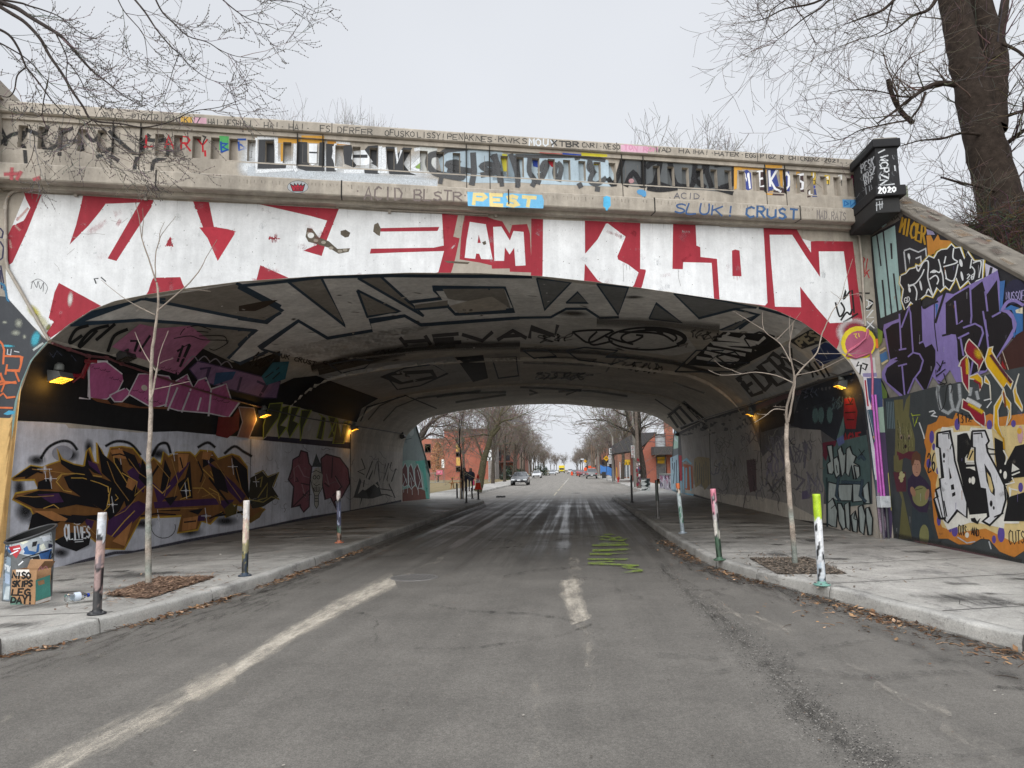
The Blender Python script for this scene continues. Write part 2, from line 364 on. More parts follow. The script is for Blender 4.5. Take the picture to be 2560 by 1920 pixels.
def pavement(K, sgn, name):
    b = MB(); kb = MB(); rows = []
    kr = []
    for i, (x, y) in enumerate(K):
        t = K[min(i + 1, len(K) - 1)] - K[max(i - 1, 0)]; t /= np.linalg.norm(t); nr = np.array([t[1], -t[0]]) * sgn     # away from the road
        p = K[i]; q = lambda d: p + nr * d
        h = .15 + .004 * math.sin(i * 1.7); wv = .008 * math.sin(i * 2.9)
        jg = lambda a_: a_ * math.sin(i * 7.31 + y * 3.7) * math.sin(i * 2.17)
        kr.append([(*q(-.014 + wv), -.01), (*q(0 + wv + jg(.008)), .07), (*q(.004 + wv + jg(.009)), h - .022 + jg(.008)), (*q(.018 + jg(.006)), h - .004 + jg(.004)), (*q(.05), h + .003), (*q(.165), h + .002), (*q(.175), h - .02)])
        e = q(.17); xo = outer(sgn, y)
        if sgn * xo < sgn * e[0] + .3: xo = e[0] + sgn * 2
        rows.append([(e[0] + (xo - e[0]) * f, e[1] if y > 6 else e[1] + (1.5 - e[1]) * 0, side_z(sgn, e[0] + (xo - e[0]) * f, y)) for f in (0, .1, .25, .5, .75, 1)])
    kb.grid(kr, 'kerbstone', KERB, True); b.grid(rows, 'slab', SLAB)
    # expansion joints
    y = 4.4; k = 0
    ky = K[:, 1]
    while y < 60:
        xi = float(np.interp(y, ky, K[:, 0])) + sgn * .2; xo = outer(sgn, y)
        dx = .018; pts = [xi + (xo - xi) * f for f in (0, .3, .6, 1)]
        sk = .27 if y < 40 else 0
        b.grid([[(x, y + sk * (x - xi) * (1 if sgn > 0 else .45) + d, side_z(sgn, x, y) + .0035) for x in pts] for d in (-dx / 2, dx / 2)], 'matte', (.09, .085, .08))
        y += (1.7 if k % 3 else 1.45); k += 1
    for i in range(3, len(K) - 1, 8):                                  # joints between the kerb stones
        if K[i][1] > 45: break
        t = K[i + 1] - K[i - 1]; t /= np.linalg.norm(t); nr = np.array([t[1], -t[0]]) * sgn; p = K[i]; w_ = .006 + .003 * math.sin(i)
        kb.add([(*(p + nr * a_ + t * s_ * w_), z) for s_ in (-1, 1) for a_, z in ((-.02, .0), (-.012, .10), (.012, .158), (.17, .158))], [(0, 1, 5, 4), (1, 2, 6, 5), (2, 3, 7, 6)], 'matte', (.07, .065, .06))
    r = random.Random(77 + sgn)
    spots = [(r.uniform(.2, 3.6), r.uniform(4.5, 24), r.uniform(.15, .6)) for k in range(46)] + ([(.55, 10.1, .7), (.5, 9.0, .8), (.9, 8.2, .7), (.35, 7.3, .6), (1.1, 12.2, .6)] if sgn > 0 else [(1.2, 9.2, .8), (1.6, 8.0, .7), (2.2, 10.5, .9), (.9, 12, .7)])
    for k, (dx_, y, s_) in enumerate(spots):                           # damp and sooty patches, lost top coat
        x = float(np.interp(y, ky, K[:, 0])) + sgn * dx_; n_ = 12
        P = [(x, y)] + [(x + s_ * r.uniform(.6, 1.2) * math.cos(2 * PI * q_ / n_), y + s_ * r.uniform(.35, .8) * math.sin(2 * PI * q_ / n_)) for q_ in range(n_)]
        if any(abs(px_) > abs(outer(sgn, py_)) - .05 or abs(px_) < abs(float(np.interp(py_, ky, K[:, 0]))) + .19 for px_, py_ in P): continue
        c_ = r.choice([(.09, .086, .08), (.12, .115, .108), (.07, .066, .062), (.14, .13, .115)])
        b.add([(px_, py_, side_z(sgn, px_, py_) + .0022 + .00004 * k) for px_, py_ in P], [(0, q_ + 1, (q_ + 1) % n_ + 1) for q_ in range(n_)], 'worn', [(*c_, r.uniform(.85, 1.1))] + [(*c_, .16)] * n_)
    for k in range(34):                                                # cracks wandering over the slabs
        y = r.uniform(4.5, 34); x = float(np.interp(y, ky, K[:, 0])) + sgn * r.uniform(.3, 3.4); g = r.uniform(0, 6.3); P = []
        for q_ in range(9): P.append((x, y)); g += r.uniform(-.8, .8); x += math.cos(g) * .13; y += math.sin(g) * .13
        for (x0, y0), (x1, y1) in zip(P[:-1], P[1:]):
            if abs(x0) > abs(outer(sgn, y0)) - .1 or abs(x0) < abs(float(np.interp(y0, ky, K[:, 0]))) + .2: continue
            d_ = np.array([y1 - y0, x0 - x1]) * .035; b.add([(x0 + d_[0], y0 + d_[1], side_z(sgn, x0, y0) + .003), (x0 - d_[0], y0 - d_[1], side_z(sgn, x0, y0) + .003), (x1 - d_[0] * .6, y1 - d_[1] * .6, side_z(sgn, x1, y1) + .003), (x1 + d_[0] * .6, y1 + d_[1] * .6, side_z(sgn, x1, y1) + .003)], [(0, 1, 2, 3)], 'matte', (.10, .094, .085))
    return struct(b, name), struct(kb, 'kerb')
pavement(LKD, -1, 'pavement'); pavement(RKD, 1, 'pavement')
# lawns and verges beyond the bridge
g = MB(); g.grid([[(x, y, .035) for x in (-70, -40, -20, -9.8)] for y in (36.5, 60, 120, 300)], 'grass', (.2, .2, .1)); g.grid([[(x, y, .035) for x in (7.2, 20, 60)] for y in (40.5, 60, 120, 300)], 'grass', (.2, .2, .1))
struct(g, 'lawn')
# railway embankments carrying the line on both sides of the bridge
def bank(x0, x1, ya, yb, name):
    b = MB(); rows = []
    n = 14
    for i in range(n + 1):
        x = x0 + (x1 - x0) * i / n; yo = FP[1] + (x - FP[0]) * math.tan(TH); r = []
        for (dy, z) in ((ya - 9.5, -.02), (ya - 6, 2.3), (ya - 2.5, 4.6), (ya, 6.2), (yb, 6.2), (yb + 3, 4.4), (yb + 9, -.02)):
            r.append((x, yo + dy + .25 * math.sin(i * 2.1 + dy), z + .12 * math.sin(i * 3.3 + dy * 2) * (z > 0)))
        rows.append(r)
    b.grid(rows, 'earth', (.15, .12, .085), True); return struct(b, name)
bank(6.75, 70, 1.2, TLEN - 2, 'embankment')
bank(-70, -10.6, 1.2, TLEN - 2, 'embankment')

# ------------------------------------------------------------------ painting: shapes traced on the photograph, laid on the real surface in thin coats
class Surf:
    def __init__(s, mb, sub=0): s.mb = mb; s.sub = sub; s.log = []; s.mat = 'paint'; s.step = .0005
    def layer(s, P, L=None):
        P = np.array(P); a, b = P.min(0), P.max(0); k = L or 1
        for (q, r, l) in ([] if L else s.log):
            if a[0] < r[0] and b[0] > q[0] and a[1] < r[1] and b[1] > q[1]: k = max(k, l + 1)
        s.log.append((a, b, k)); return k
    def put(s, P, tris, cols, mat=None, L=None, ramp=None):
        """P pixels, tris index triples, cols one rgba per vertex"""
        P = np.array(P, float); k = s.layer(P, L)
        cols = np.array(cols, float)
        if s.sub: P, tris, cols = subdivide(P, tris, cols, s.sub)
        Q, nr = s.project(P)
        off = s.step * k + (np.linspace(0, s.step * .6, len(P)) if ramp else 0)
        Q = Q + nr * np.broadcast_to(off, (len(P),))[:, None]
        s.emit(Q, tris, cols, mat)
    def emit(s, Q, tris, cols, mat):
        T = []
        for a, b, c in tris:
            u = np.cross(Q[b] - Q[a], Q[c] - Q[a])
            if u @ u > 1e-14: T.append((a, b, c))
        if T: s.mb.add(Q, T, mat or s.mat, [tuple(c) for c in cols])
    def poly(s, c, P, mat=None, L=None):
        c = lin(c) if isinstance(c, str) else c
        tri = tessellate_polygon([[Vector((x, y, 0)) for x, y in P]])
        s.put(P, [tuple(t) for t in tri], [(*c, 1.)] * len(P), mat, L)
    def ell(s, c, x, y, rx, ry, rot=0, soft=0, n=18, L=None):
        c = lin(c) if isinstance(c, str) else c
        ring = lambda f: [(x + f * (rx * math.cos(t) * math.cos(rot) - ry * math.sin(t) * math.sin(rot)), y + f * (rx * math.cos(t) * math.sin(rot) + ry * math.sin(t) * math.cos(rot))) for t in np.linspace(0, 2 * PI, n, endpoint=False)]
        if not soft: return s.poly(c, ring(1), None, L)
        P = ring(1 - soft) + ring(1); T = [(0, i, i + 1) for i in range(1, n - 1)]
        for i in range(n): j = (i + 1) % n; T += [(i, j, n + j), (i, n + j, n + i)]
        s.put(P, T, [(*c, .95)] * n + [(*c, 0.)] * n, 'spray', L)
    def line(s, c, P, wd, soft=0, smooth=False, closed=False, taper=0, a=1., mat=None, L=None):
        c = lin(c) if isinstance(c, str) else c
        P = [tuple(p) for p in P]
        if closed: P = P + [P[0]]
        if smooth and len(P) > 2: P = [tuple(p) for p in densify(P, 4)]
        P = np.array(P, float); n = len(P)
        keep = [0] + [i for i in range(1, n) if np.hypot(*(P[i] - P[i - 1])) > .3]; P = P[keep]; n = len(P)
        if n < 2: return
        d = np.gradient(P, axis=0); ln = np.hypot(d[:, 0], d[:, 1]); ln[ln == 0] = 1; d /= ln[:, None]; nr = np.stack([-d[:, 1], d[:, 0]], 1)
        mit = np.ones(n)
        for i in range(1, n - 1):
            e = P[i] - P[i - 1]; e /= np.hypot(*e); q = abs(nr[i] @ np.array([-e[1], e[0]])); mit[i] = min(1 / max(q, .35), 1.8)
        if not closed and not soft: P[0] -= d[0] * wd * .3; P[-1] += d[-1] * wd * .3
        h = np.full(n, wd / 2.) * mit
        if taper: h *= np.clip(1 - taper * np.linspace(0, 1, n), .08, 1)
        if soft:
            rows = [P + nr * (h * f)[:, None] for f in (-1 - soft, -1 + soft * .6, 1 - soft * .6, 1 + soft)]; al = [0, a, a, 0]
        else: rows = [P + nr * (h * f)[:, None] for f in (-1, 1)]; al = [a, a]
        m = len(rows); V = np.stack(rows, 1).reshape(-1, 2); T = []
        for i in range(n - 1):
            for k in range(m - 1):
                p = i * m + k; T += [(p, p + 1, p + m + 1), (p, p + m + 1, p + m)]
        s.put(V, T, [(*c, x) for _ in range(n) for x in al], mat or ('spray' if soft or a < 1 else None), L, ramp=True)
    def lines(s, c, polys, wd, **k):
        for p in polys: s.line(c, p, wd, **k)
    def outl(s, fill, edge, P, wd, **k): s.poly(fill, P); s.line(edge, P, wd, closed=True, **k)
def subdivide(P, tris, cols, mx):
    P = [tuple(p) for p in P]; C = [tuple(c) for c in cols]; out = []; cache = {}
    def mid(a, b):
        k = (min(a, b), max(a, b))
        if k not in cache:
            cache[k] = len(P); P.append(((P[a][0] + P[b][0]) / 2, (P[a][1] + P[b][1]) / 2)); C.append(tuple((x + y) / 2 for x, y in zip(C[a], C[b])))
        return cache[k]
    st = list(tris)
    while st:
        a, b, c = st.pop()
        e = [(math.dist(P[a], P[b]), a, b, c), (math.dist(P[b], P[c]), b, c, a), (math.dist(P[c], P[a]), c, a, b)]
        l, i, j, k = max(e)
        if l > mx: m = mid(i, j); st += [(i, m, k), (m, j, k)]
        else: out.append((a, b, c))
    return np.array(P), out, np.array(C)
class Flat(Surf):
    """a plane; rects limits paint to rectangles (u0, u1, z0, z1), clamp moves points onto the allowed area"""
    def __init__(s, mb, p0, n, u=None, rects=None, clamp=None, sub=0):
        super().__init__(mb, sub); s.p0 = np.array(p0, float); s.n = np.array(n, float) / np.linalg.norm(n)
        s.u = u; s.rects = rects; s.clamp = clamp
    def project(s, P):
        Q = on_plane(P, s.p0, s.n)
        if s.clamp: Q = s.clamp(Q)
        return Q, np.repeat(s.n[None], len(Q), 0)
    def emit(s, Q, tris, cols, mat):
        if not s.rects: return super().emit(Q, tris, cols, mat)
        V, F, C = [], [], []; uu = (Q - s.p0) @ s.u; zz = Q[:, 2]
        for t in tris:
            a = [np.concatenate([Q[i], cols[i], [uu[i], zz[i]]]) for i in t]
            lo, hi, zl, zh = min(uu[i] for i in t), max(uu[i] for i in t), min(zz[i] for i in t), max(zz[i] for i in t)
            for (u0, u1, z0, z1) in s.rects:
                if hi < u0 or lo > u1 or zh < z0 or zl > z1: continue
                p = a
                for ax, v, sg in ((7, u0, 1), (7, u1, -1), (8, z0, 1), (8, z1, -1)):
                    q = []
                    for i in range(len(p)):
                        A, B = p[i], p[(i + 1) % len(p)]; da, db = (A[ax] - v) * sg, (B[ax] - v) * sg
                        if da >= 0: q.append(A)
                        if da * db < 0: q.append(A + (B - A) * (da / (da - db)))
                    p = q
                    if len(p) < 3: break
                if len(p) >= 3:
                    o = len(V); V += [x[:3] for x in p]; C += [tuple(x[3:7]) for x in p]; F.append([o + i for i in range(len(p))])
        if F: s.mb.add(V, F, mat or s.mat, C)
class Multi:
    """one stroke laid on several surfaces at once"""
    def __init__(s, *S): s.S = S
    def __getattr__(s, k):
        def f(*a, **q):
            for x in s.S: getattr(x, k)(*a, **q)
        return f
class Vault(Surf):
    def project(s, P):
        d = rays(P); n = len(d); yf = lambda x: FP[1] + (x - FP[0]) * math.tan(TH)
        t0 = ((FP - CP) @ FN) / (d @ FN) + .004
        def f(t):
            q = CP + d * t[:, None]; w = np.clip((q[:, 1] - yf(q[:, 0])) / TLEN, 0, 1)
            xl = XL0 + (XL1 - XL0) * w; xr = XR0 + (XR1 - XR0) * w; tt = (q[:, 0] - xl) / (xr - xl)
            zp = np.interp(tt, AT, AZ, left=-9, right=-9)
            dr = np.where(w < .405, 0, np.where(w < .66, .11, .19)); zp = zp - dr * np.clip((zp - 2.6) / 1.6, 0, 1)
            return zp - q[:, 2]                                          # > 0 inside
        ta = t0.copy(); tb = np.full(n, np.nan); dt = .12
        for _ in range(260):
            todo = np.isnan(tb)
            if not todo.any(): break
            v = f(ta + dt); hit = todo & (v < 0); tb[hit] = (ta + dt)[hit]; ta[todo & ~hit] += dt
        tb[np.isnan(tb)] = ta[np.isnan(tb)]
        for _ in range(24):
            m = (ta + tb) / 2; ins = f(m) > 0; ta = np.where(ins, m, ta); tb = np.where(ins, tb, m)
        Q = CP + d * ta[:, None]
        out = f(t0) < 0
        if out.any():                                                    # just over the lip: slide down to the edge
            q = CP + d[out] * t0[out][:, None]; q[:, 0] = np.clip(q[:, 0], XL0 + .01, XR0 - .02); q[:, 1] = yf(q[:, 0]) + .01
            q[:, 2] = np.minimum(q[:, 2], np.interp((q[:, 0] - XL0) / (XR0 - XL0), AT, AZ)); Q[out] = q
        nr = np.stack([-1.6 - Q[:, 0], np.zeros(n), 1.3 - Q[:, 2]], 1); nr /= np.linalg.norm(nr, axis=1)[:, None]
        low = Q[:, 2] < 2.6
        nr[low] = np.stack([np.where(Q[low, 0] < -1.6, 1., -1.), np.zeros(low.sum()), np.zeros(low.sum())], 1)
        return Q, nr
FONT = {'A': '0,0 2,6 4,0;.7,2 3.3,2', 'B': '0,0 0,6 3,6 3.6,4.6 2.6,3.2 0,3.2;2.6,3.2 4,1.6 3,0 0,0', 'C': '4,5.2 2.4,6 .4,4.6 .2,1.6 2,0 4,.8', 'D': '0,0 0,6 2.4,5.6 4,3.4 3.2,.9 0,0',
        'E': '4,6 0,6 0,0 4,0;0,3 3,3', 'F': '4,6 0,6 0,0;0,3.2 3,3.2', 'G': '4,5.2 2.4,6 .4,4.6 .2,1.6 2,0 4,.6 4,2.6 2.4,2.6', 'H': '0,6 0,0;4,6 4,0;0,3 4,3', 'I': '2,6 2,0', 'J': '3.4,6 3.4,1.4 2,0 .4,1',
        'K': '0,6 0,0;4,6 0,2.8;1.2,3.6 4,0', 'L': '0,6 0,0 3.8,0', 'M': '0,0 .4,6 2,2.4 3.6,6 4,0', 'N': '0,0 0,6 4,0 4,6', 'O': '2,6 .2,4.4 .2,1.6 2,0 3.8,1.6 3.8,4.4 2,6', 'P': '0,0 0,6 3,6 4,4.6 3,3 0,3',
        'Q': '2,6 .2,4.4 .2,1.6 2,0 3.8,1.6 3.8,4.4 2,6;2.4,1.6 4.2,-.4', 'R': '0,0 0,6 3,6 3.9,4.6 2.8,3.2 0,3.2;1.4,3.2 4,0', 'S': '3.8,5.2 2.2,6 .4,4.9 1,3.5 3,2.7 3.8,1.3 2.2,0 .2,.8', 'T': '0,6 4.2,6;2.1,6 2.1,0',
        'U': '0,6 0,1.6 1.8,0 3.8,1.4 3.8,6', 'V': '0,6 2,0 4,6', 'W': '0,6 1,0 2,4 3,0 4.2,6', 'X': '0,6 4,0;4,6 0,0', 'Y': '0,6 2,3 4,6;2,3 2,0', 'Z': '0,6 4,6 0,0 4,0', '!': '2,6 2,2;2,.6 2,0', '.': '1.8,.4 2.2,0',
        '-': '.6,3 3.4,3', '0': '2,6 .4,4.4 .4,1.6 2,0 3.6,1.6 3.6,4.4 2,6', '1': '1,5 2.2,6 2.2,0', '2': '.4,5 2,6 3.6,4.6 .4,0 4,0', '3': '.4,5.4 2.4,6 3.4,4.6 1.6,3.2 3.6,1.8 2.4,0 .2,.6', '4': '3,0 3,6 .2,2 4,2',
        '5': '3.8,6 .6,6 .4,3.4 2.6,3.6 3.8,2 2.4,0 .2,.5', '6': '3.4,5.8 1,4.2 .4,1.6 2,0 3.6,1.4 2.4,3 .6,2', '7': '.2,6 4,6 1.4,0', '8': '2,3.2 .6,4.6 2,6 3.4,4.6 2,3.2 .4,1.6 2,0 3.6,1.6 2,3.2', '9': '3.6,4 2,3 .6,4.4 2,6 3.6,4.6 3,0', '*': '1.6,3 2.4,3'}
def text(s, c, t, quad, wd, soft=0, gap=1.5, jit=0, sm=False, **k):
    """hand lettering inside a quad (top left, top right, bottom right, bottom left)"""
    tl, tr, br, bl = [np.array(q, float) for q in quad]; W = len(t) * 4 + (len(t) - 1) * gap; r = random.Random(len(t) * 7 + ord(t[0]))
    for i, ch in enumerate(t):
        if ch == ' ': continue
        dy = r.uniform(-jit, jit); sl = r.uniform(-.35, .55) / 6; sz = r.uniform(.86, 1.06); ex = r.uniform(-.3, .3)
        for st in FONT[ch].split(';'):
            P = []
            for q in st.split():
                a, b = map(float, q.split(',')); a = 2 + (a - 2) * (2 - sz) + (b - 3) * sl + ex; b = b * sz + r.uniform(-.12, .12); u = (i * (4 + gap) + a) / W; v = 1 - (b + dy) / 6
                P.append(tuple((tl + (tr - tl) * u) * (1 - v) + (bl + (br - bl) * u) * v))
            if len(P) == 2: P.insert(1, tuple((np.array(P[0]) + P[1]) / 2))
            s.line(c, P, wd, soft=soft, smooth=sm, **k)
# ------------------------------------------------------------------ the bridge
BEIGE = lin('a79f93'); BEIGE2 = lin('a39b90')
bridge = thing('underpass_bridge', 'graffiti covered concrete arch bridge spanning the street, with balustrade', 'bridge', (-1.5, 13, 0))
fac = MB()
def col_strip(mb, s, z0, z1, o=0):
    return [fpt(s, o, z0 + (z1 - z0) * f) for f in (0, .2, .45, .7, 1)]
TOPZ = 6.34
sl_ = list(AS[1:-1]); rows = [col_strip(fac, AS[0], AZ[1], TOPZ)] + [col_strip(fac, s, z, TOPZ) for s, z in zip(AS[1:-1], AZ[1:-1])] + [col_strip(fac, AS[-1] , AZ[-2], TOPZ)]
fac.grid(rows, 'concrete', BEIGE)
fac.grid([col_strip(fac, s, -.2, TOPZ) for s in (-21, -19, -17, AS[0])], 'concrete', BEIGE)
fac.grid([[fpt(s, 0, z) for z in (-.2, .5, 1.2, AZ[-2])] for s in (AS[-1], .25, .46)], 'concrete', BEIGE)
fac.grid([[fpt(s, 0, z) for z in (AZ[-2], 3, 4.5, TOPZ)] for s in (AS[-1], .25, .46)], 'concrete', BEIGE)
# barrel
vault = MB()
ws = [0, .02, .06, .1, .15, .2, .25, .3, .35, .4049, .4051, .45, .5, .55, .6, .6599, .6601, .72, .78, .84, .9, .95, 1]
SOF = lin('b8b1a6')
vault.grid([[vpt(k, w) for k in range(len(AX))] for w in ws], 'vaultwall', SOF)
# deck slab and far face, seen only from elsewhere
deck = MB()
deck.grid([[fpt(s, o, 6.62) for s in (-21, -8, .5, 6)] for o in (.05, -TLEN / 2, -TLEN - .2)], 'earth', (.2, .19, .17))
bk = MB()
yb = lambda x: FP[1] + (x - FP[0]) * math.tan(TH) + TLEN + .01
bk.grid([[(vpt(k, 1)[0], yb(vpt(k, 1)[0]), vpt(k, 1)[2] + (7.5 - vpt(k, 1)[2]) * f) for f in (0, .5, 1)] for k in range(1, len(AX) - 1)], 'concrete', BEIGE)
bk.grid([[(x, yb(x), z) for z in (-.2, 7.5)] for x in (-20, -8.62)], 'concrete', BEIGE); bk.grid([[(x, yb(x), z) for z in (-.2, 7.5)] for x in (5.8, 14)], 'concrete', BEIGE)
def fbox(mb, s0, s1, o0, o1, z0, z1, mat, col):
    """block in the frame of the bridge face"""
    V = [fpt(s, o, z) for z in (z0, z1) for o in (o0, o1) for s in (s0, s1)]
    return mb.add(V, [(2, 3, 7, 6), (0, 4, 5, 1), (1, 5, 7, 3), (0, 2, 6, 4), (4, 6, 7, 5), (0, 1, 3, 2)], mat, col)
SL, SR = -15.6, .27
ledge = MB()
LO, LZ0, LZ1 = .4, 6.38, 6.655
ledge.add([fpt(s, o, z) for s in (SL, SR) for o, z in ((0, LZ0 - .06), (.17, LZ0 - .06), (.19, LZ0), (LO - .015, LZ0), (LO, LZ0 + .02), (LO, LZ1 - .02), (LO - .02, LZ1), (0, LZ1 + .02))],
          [(i, i + 1, 8 + i + 1, 8 + i) for i in range(7)] + [tuple(range(8))[::-1], tuple(range(8, 16))], 'concrete', BEIGE)
LJ = [-13.17, -10.17, -7.22, -4.42, -1.4]
for s in LJ: fbox(ledge, s - .012, s + .012, LO - .02, LO + .003, LZ0 - .003, LZ1 + .004, 'matte', (.03, .028, .025)); fbox(ledge, s - .01, s + .01, .05, LO, LZ0 - .004, LZ0, 'matte', (.03, .028, .025))
para = MB()
PO = .20
PC = [-13.70 + 2.975 * k for k in range(5)]
NICHE = []
for c in PC[:1]: NICHE += [(c - .18 - .29 - .298 * k + .0, c - .18 - .145 - .298 * k) for k in range(5)]
for i, c in enumerate(PC):
    for k in range(8 if i < 4 else 5): NICHE.append((c + .43 + .298 * k, c + .43 + .14 + .298 * k))
NICHE = sorted(NICHE); NZ0, NZ1 = 6.995, 7.385
fbox(para, SL, SR, .0, .265, 6.66, 6.935, 'concrete', BEIGE)                       # base course
fbox(para, SL, SR, .02, .235, 6.93, 6.97, 'concrete', BEIGE)
fbox(para, SL, SR, -.12, .095, 6.93, 7.52, 'concrete', BEIGE2)                      # back of the niches
fbox(para, SL, SR, .05, PO, 6.96, NZ0, 'concrete', BEIGE); fbox(para, SL, SR, .05, PO, NZ1, 7.47, 'concrete', BEIGE)
fbox(para, SL, SR, .05, .25, 7.465, 7.54, 'concrete', BEIGE)
edges = [SL] + [x for q in NICHE for x in q] + [SR]; FLATS = []
for a_, b_ in zip(edges[::2], edges[1::2]):
    if b_ - a_ > .01:
        FLATS.append((a_, b_)); mid_ = .012
        V = [fpt(a_, PO, NZ0), fpt(b_, PO, NZ0), fpt(b_, PO, NZ1), fpt(a_, PO, NZ1), fpt(a_ - mid_, .09, NZ0), fpt(b_ + mid_, .09, NZ0), fpt(b_ + mid_, .09, NZ1), fpt(a_ - mid_, .09, NZ1)]
        para.add(V, [(0, 1, 2, 3), (4, 0, 3, 7), (1, 5, 6, 2)], 'concrete', BEIGE)
for c in PC:
    for d in (-.215, .215): fbox(para, c + d - .007, c + d + .007, .19, .268, 6.665, 7.53, 'matte', (.03, .028, .025))
    fbox(para, c - .13, c + .13, PO - .02, PO + .004, NZ0 + .02, NZ0 + .03, 'matte', (.12, .11, .1)); fbox(para, c - .13, c - .122, PO - .02, PO + .004, NZ0 + .03, NZ1 - .02, 'matte', (.15, .14, .13)); fbox(para, c + .122, c + .13, PO - .02, PO + .004, NZ0 + .03, NZ1 - .02, 'matte', (.15, .14, .13))
cop = MB()
cop.add([fpt(s, o, z) for s in (SL, SR) for o, z in ((-.2, 7.545), (.3, 7.545), (.325, 7.56), (.325, 7.715), (.31, 7.735), (-.2, 7.75))],
        [(i, i + 1, 7 + i, 6 + i) for i in range(5)] + [(5, 0, 6, 11), tuple(range(6))[::-1], tuple(range(6, 12))], 'concrete', BEIGE)
for s in (-13.3, -11.0, -10.35, -8.0, -5.1, -2.2): fbox(cop, s - .006, s + .006, .3, .327, 7.55, 7.738, 'matte', (.06, .055, .05))
# end pillars
pl = MB(); BLK = (.02, .02, .022)
pl.box((5.93, 13.72, 6.98), (.40, 1.04, .94), 'paint', BLK, bev=.012)
pl.box((5.93, 13.72, 7.53), (.5, 1.14, .16), 'paint', BLK, bev=.02)
pl.box((5.93, 13.72, 7.62), (.44, 1.06, .05), 'concrete', lin('8a867e'), bev=.02)
pl.box((5.93, 13.72, 6.60), (.54, 1.16, .2), 'paint', BLK, bev=.02)
pl.box((5.90, 13.9, 6.36), (.44, 1.3, .3), 'paint', (.03, .03, .03), bev=.02)
pr = MB()
for (s0, s1, o0, o1, z0, z1) in ((-16.5, -15.6, -.2, .5, 6.95, 7.75), (-16.55, -15.55, -.25, .56, 7.75, 8.0), (-16.55, -15.55, -.25, .56, 6.62, 6.95), (-16.5, -15.6, 0, .5, 6.30, 6.62)):
    fbox(pr, s0, s1, o0, o1, z0, z1, 'concrete', BEIGE)
up = MB(); up.box((7.0, 15.6, 6.9), (.55, .5, 1.25), 'concrete', lin('7c8274'), bev=.01)
# conduits fixed to the face
cond = MB()
def fpx(pts, o=.03): return [Vector(q) for q in on_plane(pts, FP - FN * o, FN)]
PIPE = lin('a59c90')
z1 = Z(0, 200, 3.16); z4 = Z(1800, 300, 2.91); z2 = Z(600, 280, 3.16)
cond.tube(fpx(z1("160,872 105,880 70,905 50,945 45,1010 45,1250 48,1420 60,1490") + [(123, 852)]), .026, 'metal', PIPE, 8)
cond.tube(fpx(z1("160,872") + z2("0,690 780,738 1180,775 1900,808 1960,812")), .020, 'metal', PIPE, 6)
cond2 = MB(); cond2.tube(fpx(z4("0,766 500,782 940,795 990,812 1015,850 1030,1000 1052,1400 1058,1500")), .026, 'metal', PIPE, 8)
for x, y in z2("240,708 770,742 1180,785 2020,818") + z1("45,1010 45,1245 600,905 1150,935"): p = fpx([(x, y)], .03)[0]; cond.box(p, (.05, .05, .07), 'metal', PIPE, rz=TH)
# ------------------------------------------------------------------ paint on the face of the bridge
def face_clamp(Q):
    s = (Q - FP) @ FU; z = Q[:, 2].copy(); s2 = np.minimum(s, .455)
    z = np.minimum(np.maximum(z, np.maximum(arch_z(s2) + .004, -.1)), TOPZ - .005)
    return FP + FU[None] * s2[:, None] + np.array([0, 0, 1]) * z[:, None]
F = Flat(fac, FP, -FN, clamp=face_clamp, sub=22)
LD = Flat(ledge, FP - FN * .4, -FN)
PF = Flat(para, FP - FN * PO, -FN, u=FU, rects=[(a, b, NZ0, NZ1) for a, b in FLATS] + [(SL, SR, 6.972, NZ0), (SL, SR, NZ1, 7.464)])
PB = Flat(para, FP - FN * .0962, -FN, u=FU, rects=[(a + .002, b - .002, NZ0, NZ1) for a, b in NICHE])
BB = Flat(para, FP - FN * .266, -FN, u=FU, rects=[(SL, SR, 6.667, 6.932)])
BT = Flat(para, FP - FN * .2505, -FN, u=FU, rects=[(SL, SR, 7.467, 7.538)])
CO = Flat(cop, FP - FN * .3255, -FN, u=FU, rects=[(SL, SR, 7.56, 7.715)])
PAR = Multi(PF, PB, BB); PAR2 = Multi(PF, PB, BB, BT)
z3 = Z(1200, 280, 3.16); zl = Z(0, 700, 3.16); z8 = Z(0, 760, 8.296); zr3 = Z(2000, 650, 3.016)
WH, RD = lin('dee0e1'), lin('9c303c')
# white roller letters edged in red
F.poly(WH, z1("200,892 1450,958") + z2("300,735 780,766 1180,790 1600,808 1720,815 1600,1330 300,1420") + z1("1450,1800") + zl("900,330 560,420 400,470 378,480 300,400 180,290 60,140 45,-40") + z1("48,1250"), L=1)
F.poly(WH, z3("400,845 1265,880 2212,910") + z4("330,782 720,900 900,940 960,1200 960,1480 800,1560 500,1480") + z3("1500,1420 400,1360"), L=1)
F.poly(BEIGE, z1("150,880 205,892 110,1120 55,1260 46,1440 40,1300 50,960"), L=2)
reds = [z1("190,888 330,905 270,1050 215,1190 100,1440 60,1475 50,1420 58,1235 100,1150 190,1110 240,1010 205,940"),
        z1("655,913 1215,948 1195,1005 920,1430 850,1410 1105,968 835,978 790,1040 700,1150 550,1300 600,1150 640,990"),
        z1("1525,958 1650,964 1690,1160 1800,1178 1865,1198 1720,1430 1610,1180"), z1("1345,1235 1370,1318 1307,1312"),
        zl("465,22 800,205 640,290 400,458 360,430 425,330 385,300 430,100"), z1("1210,1562 1425,1557 1462,1665 1155,1725 1190,1610"),
        z2("150,728 780,766 690,1000 645,1138 500,1095 605,1050 650,950 688,858 560,822"), z2("160,1210 385,1310 118,1375"), z2("232,982 332,1003 222,1010")]
for p in reds: F.poly(RD, p)
F.poly(lin('b23442'), z1("1575,1165 1690,1162 1865,1198 1720,1430 1640,1250"))
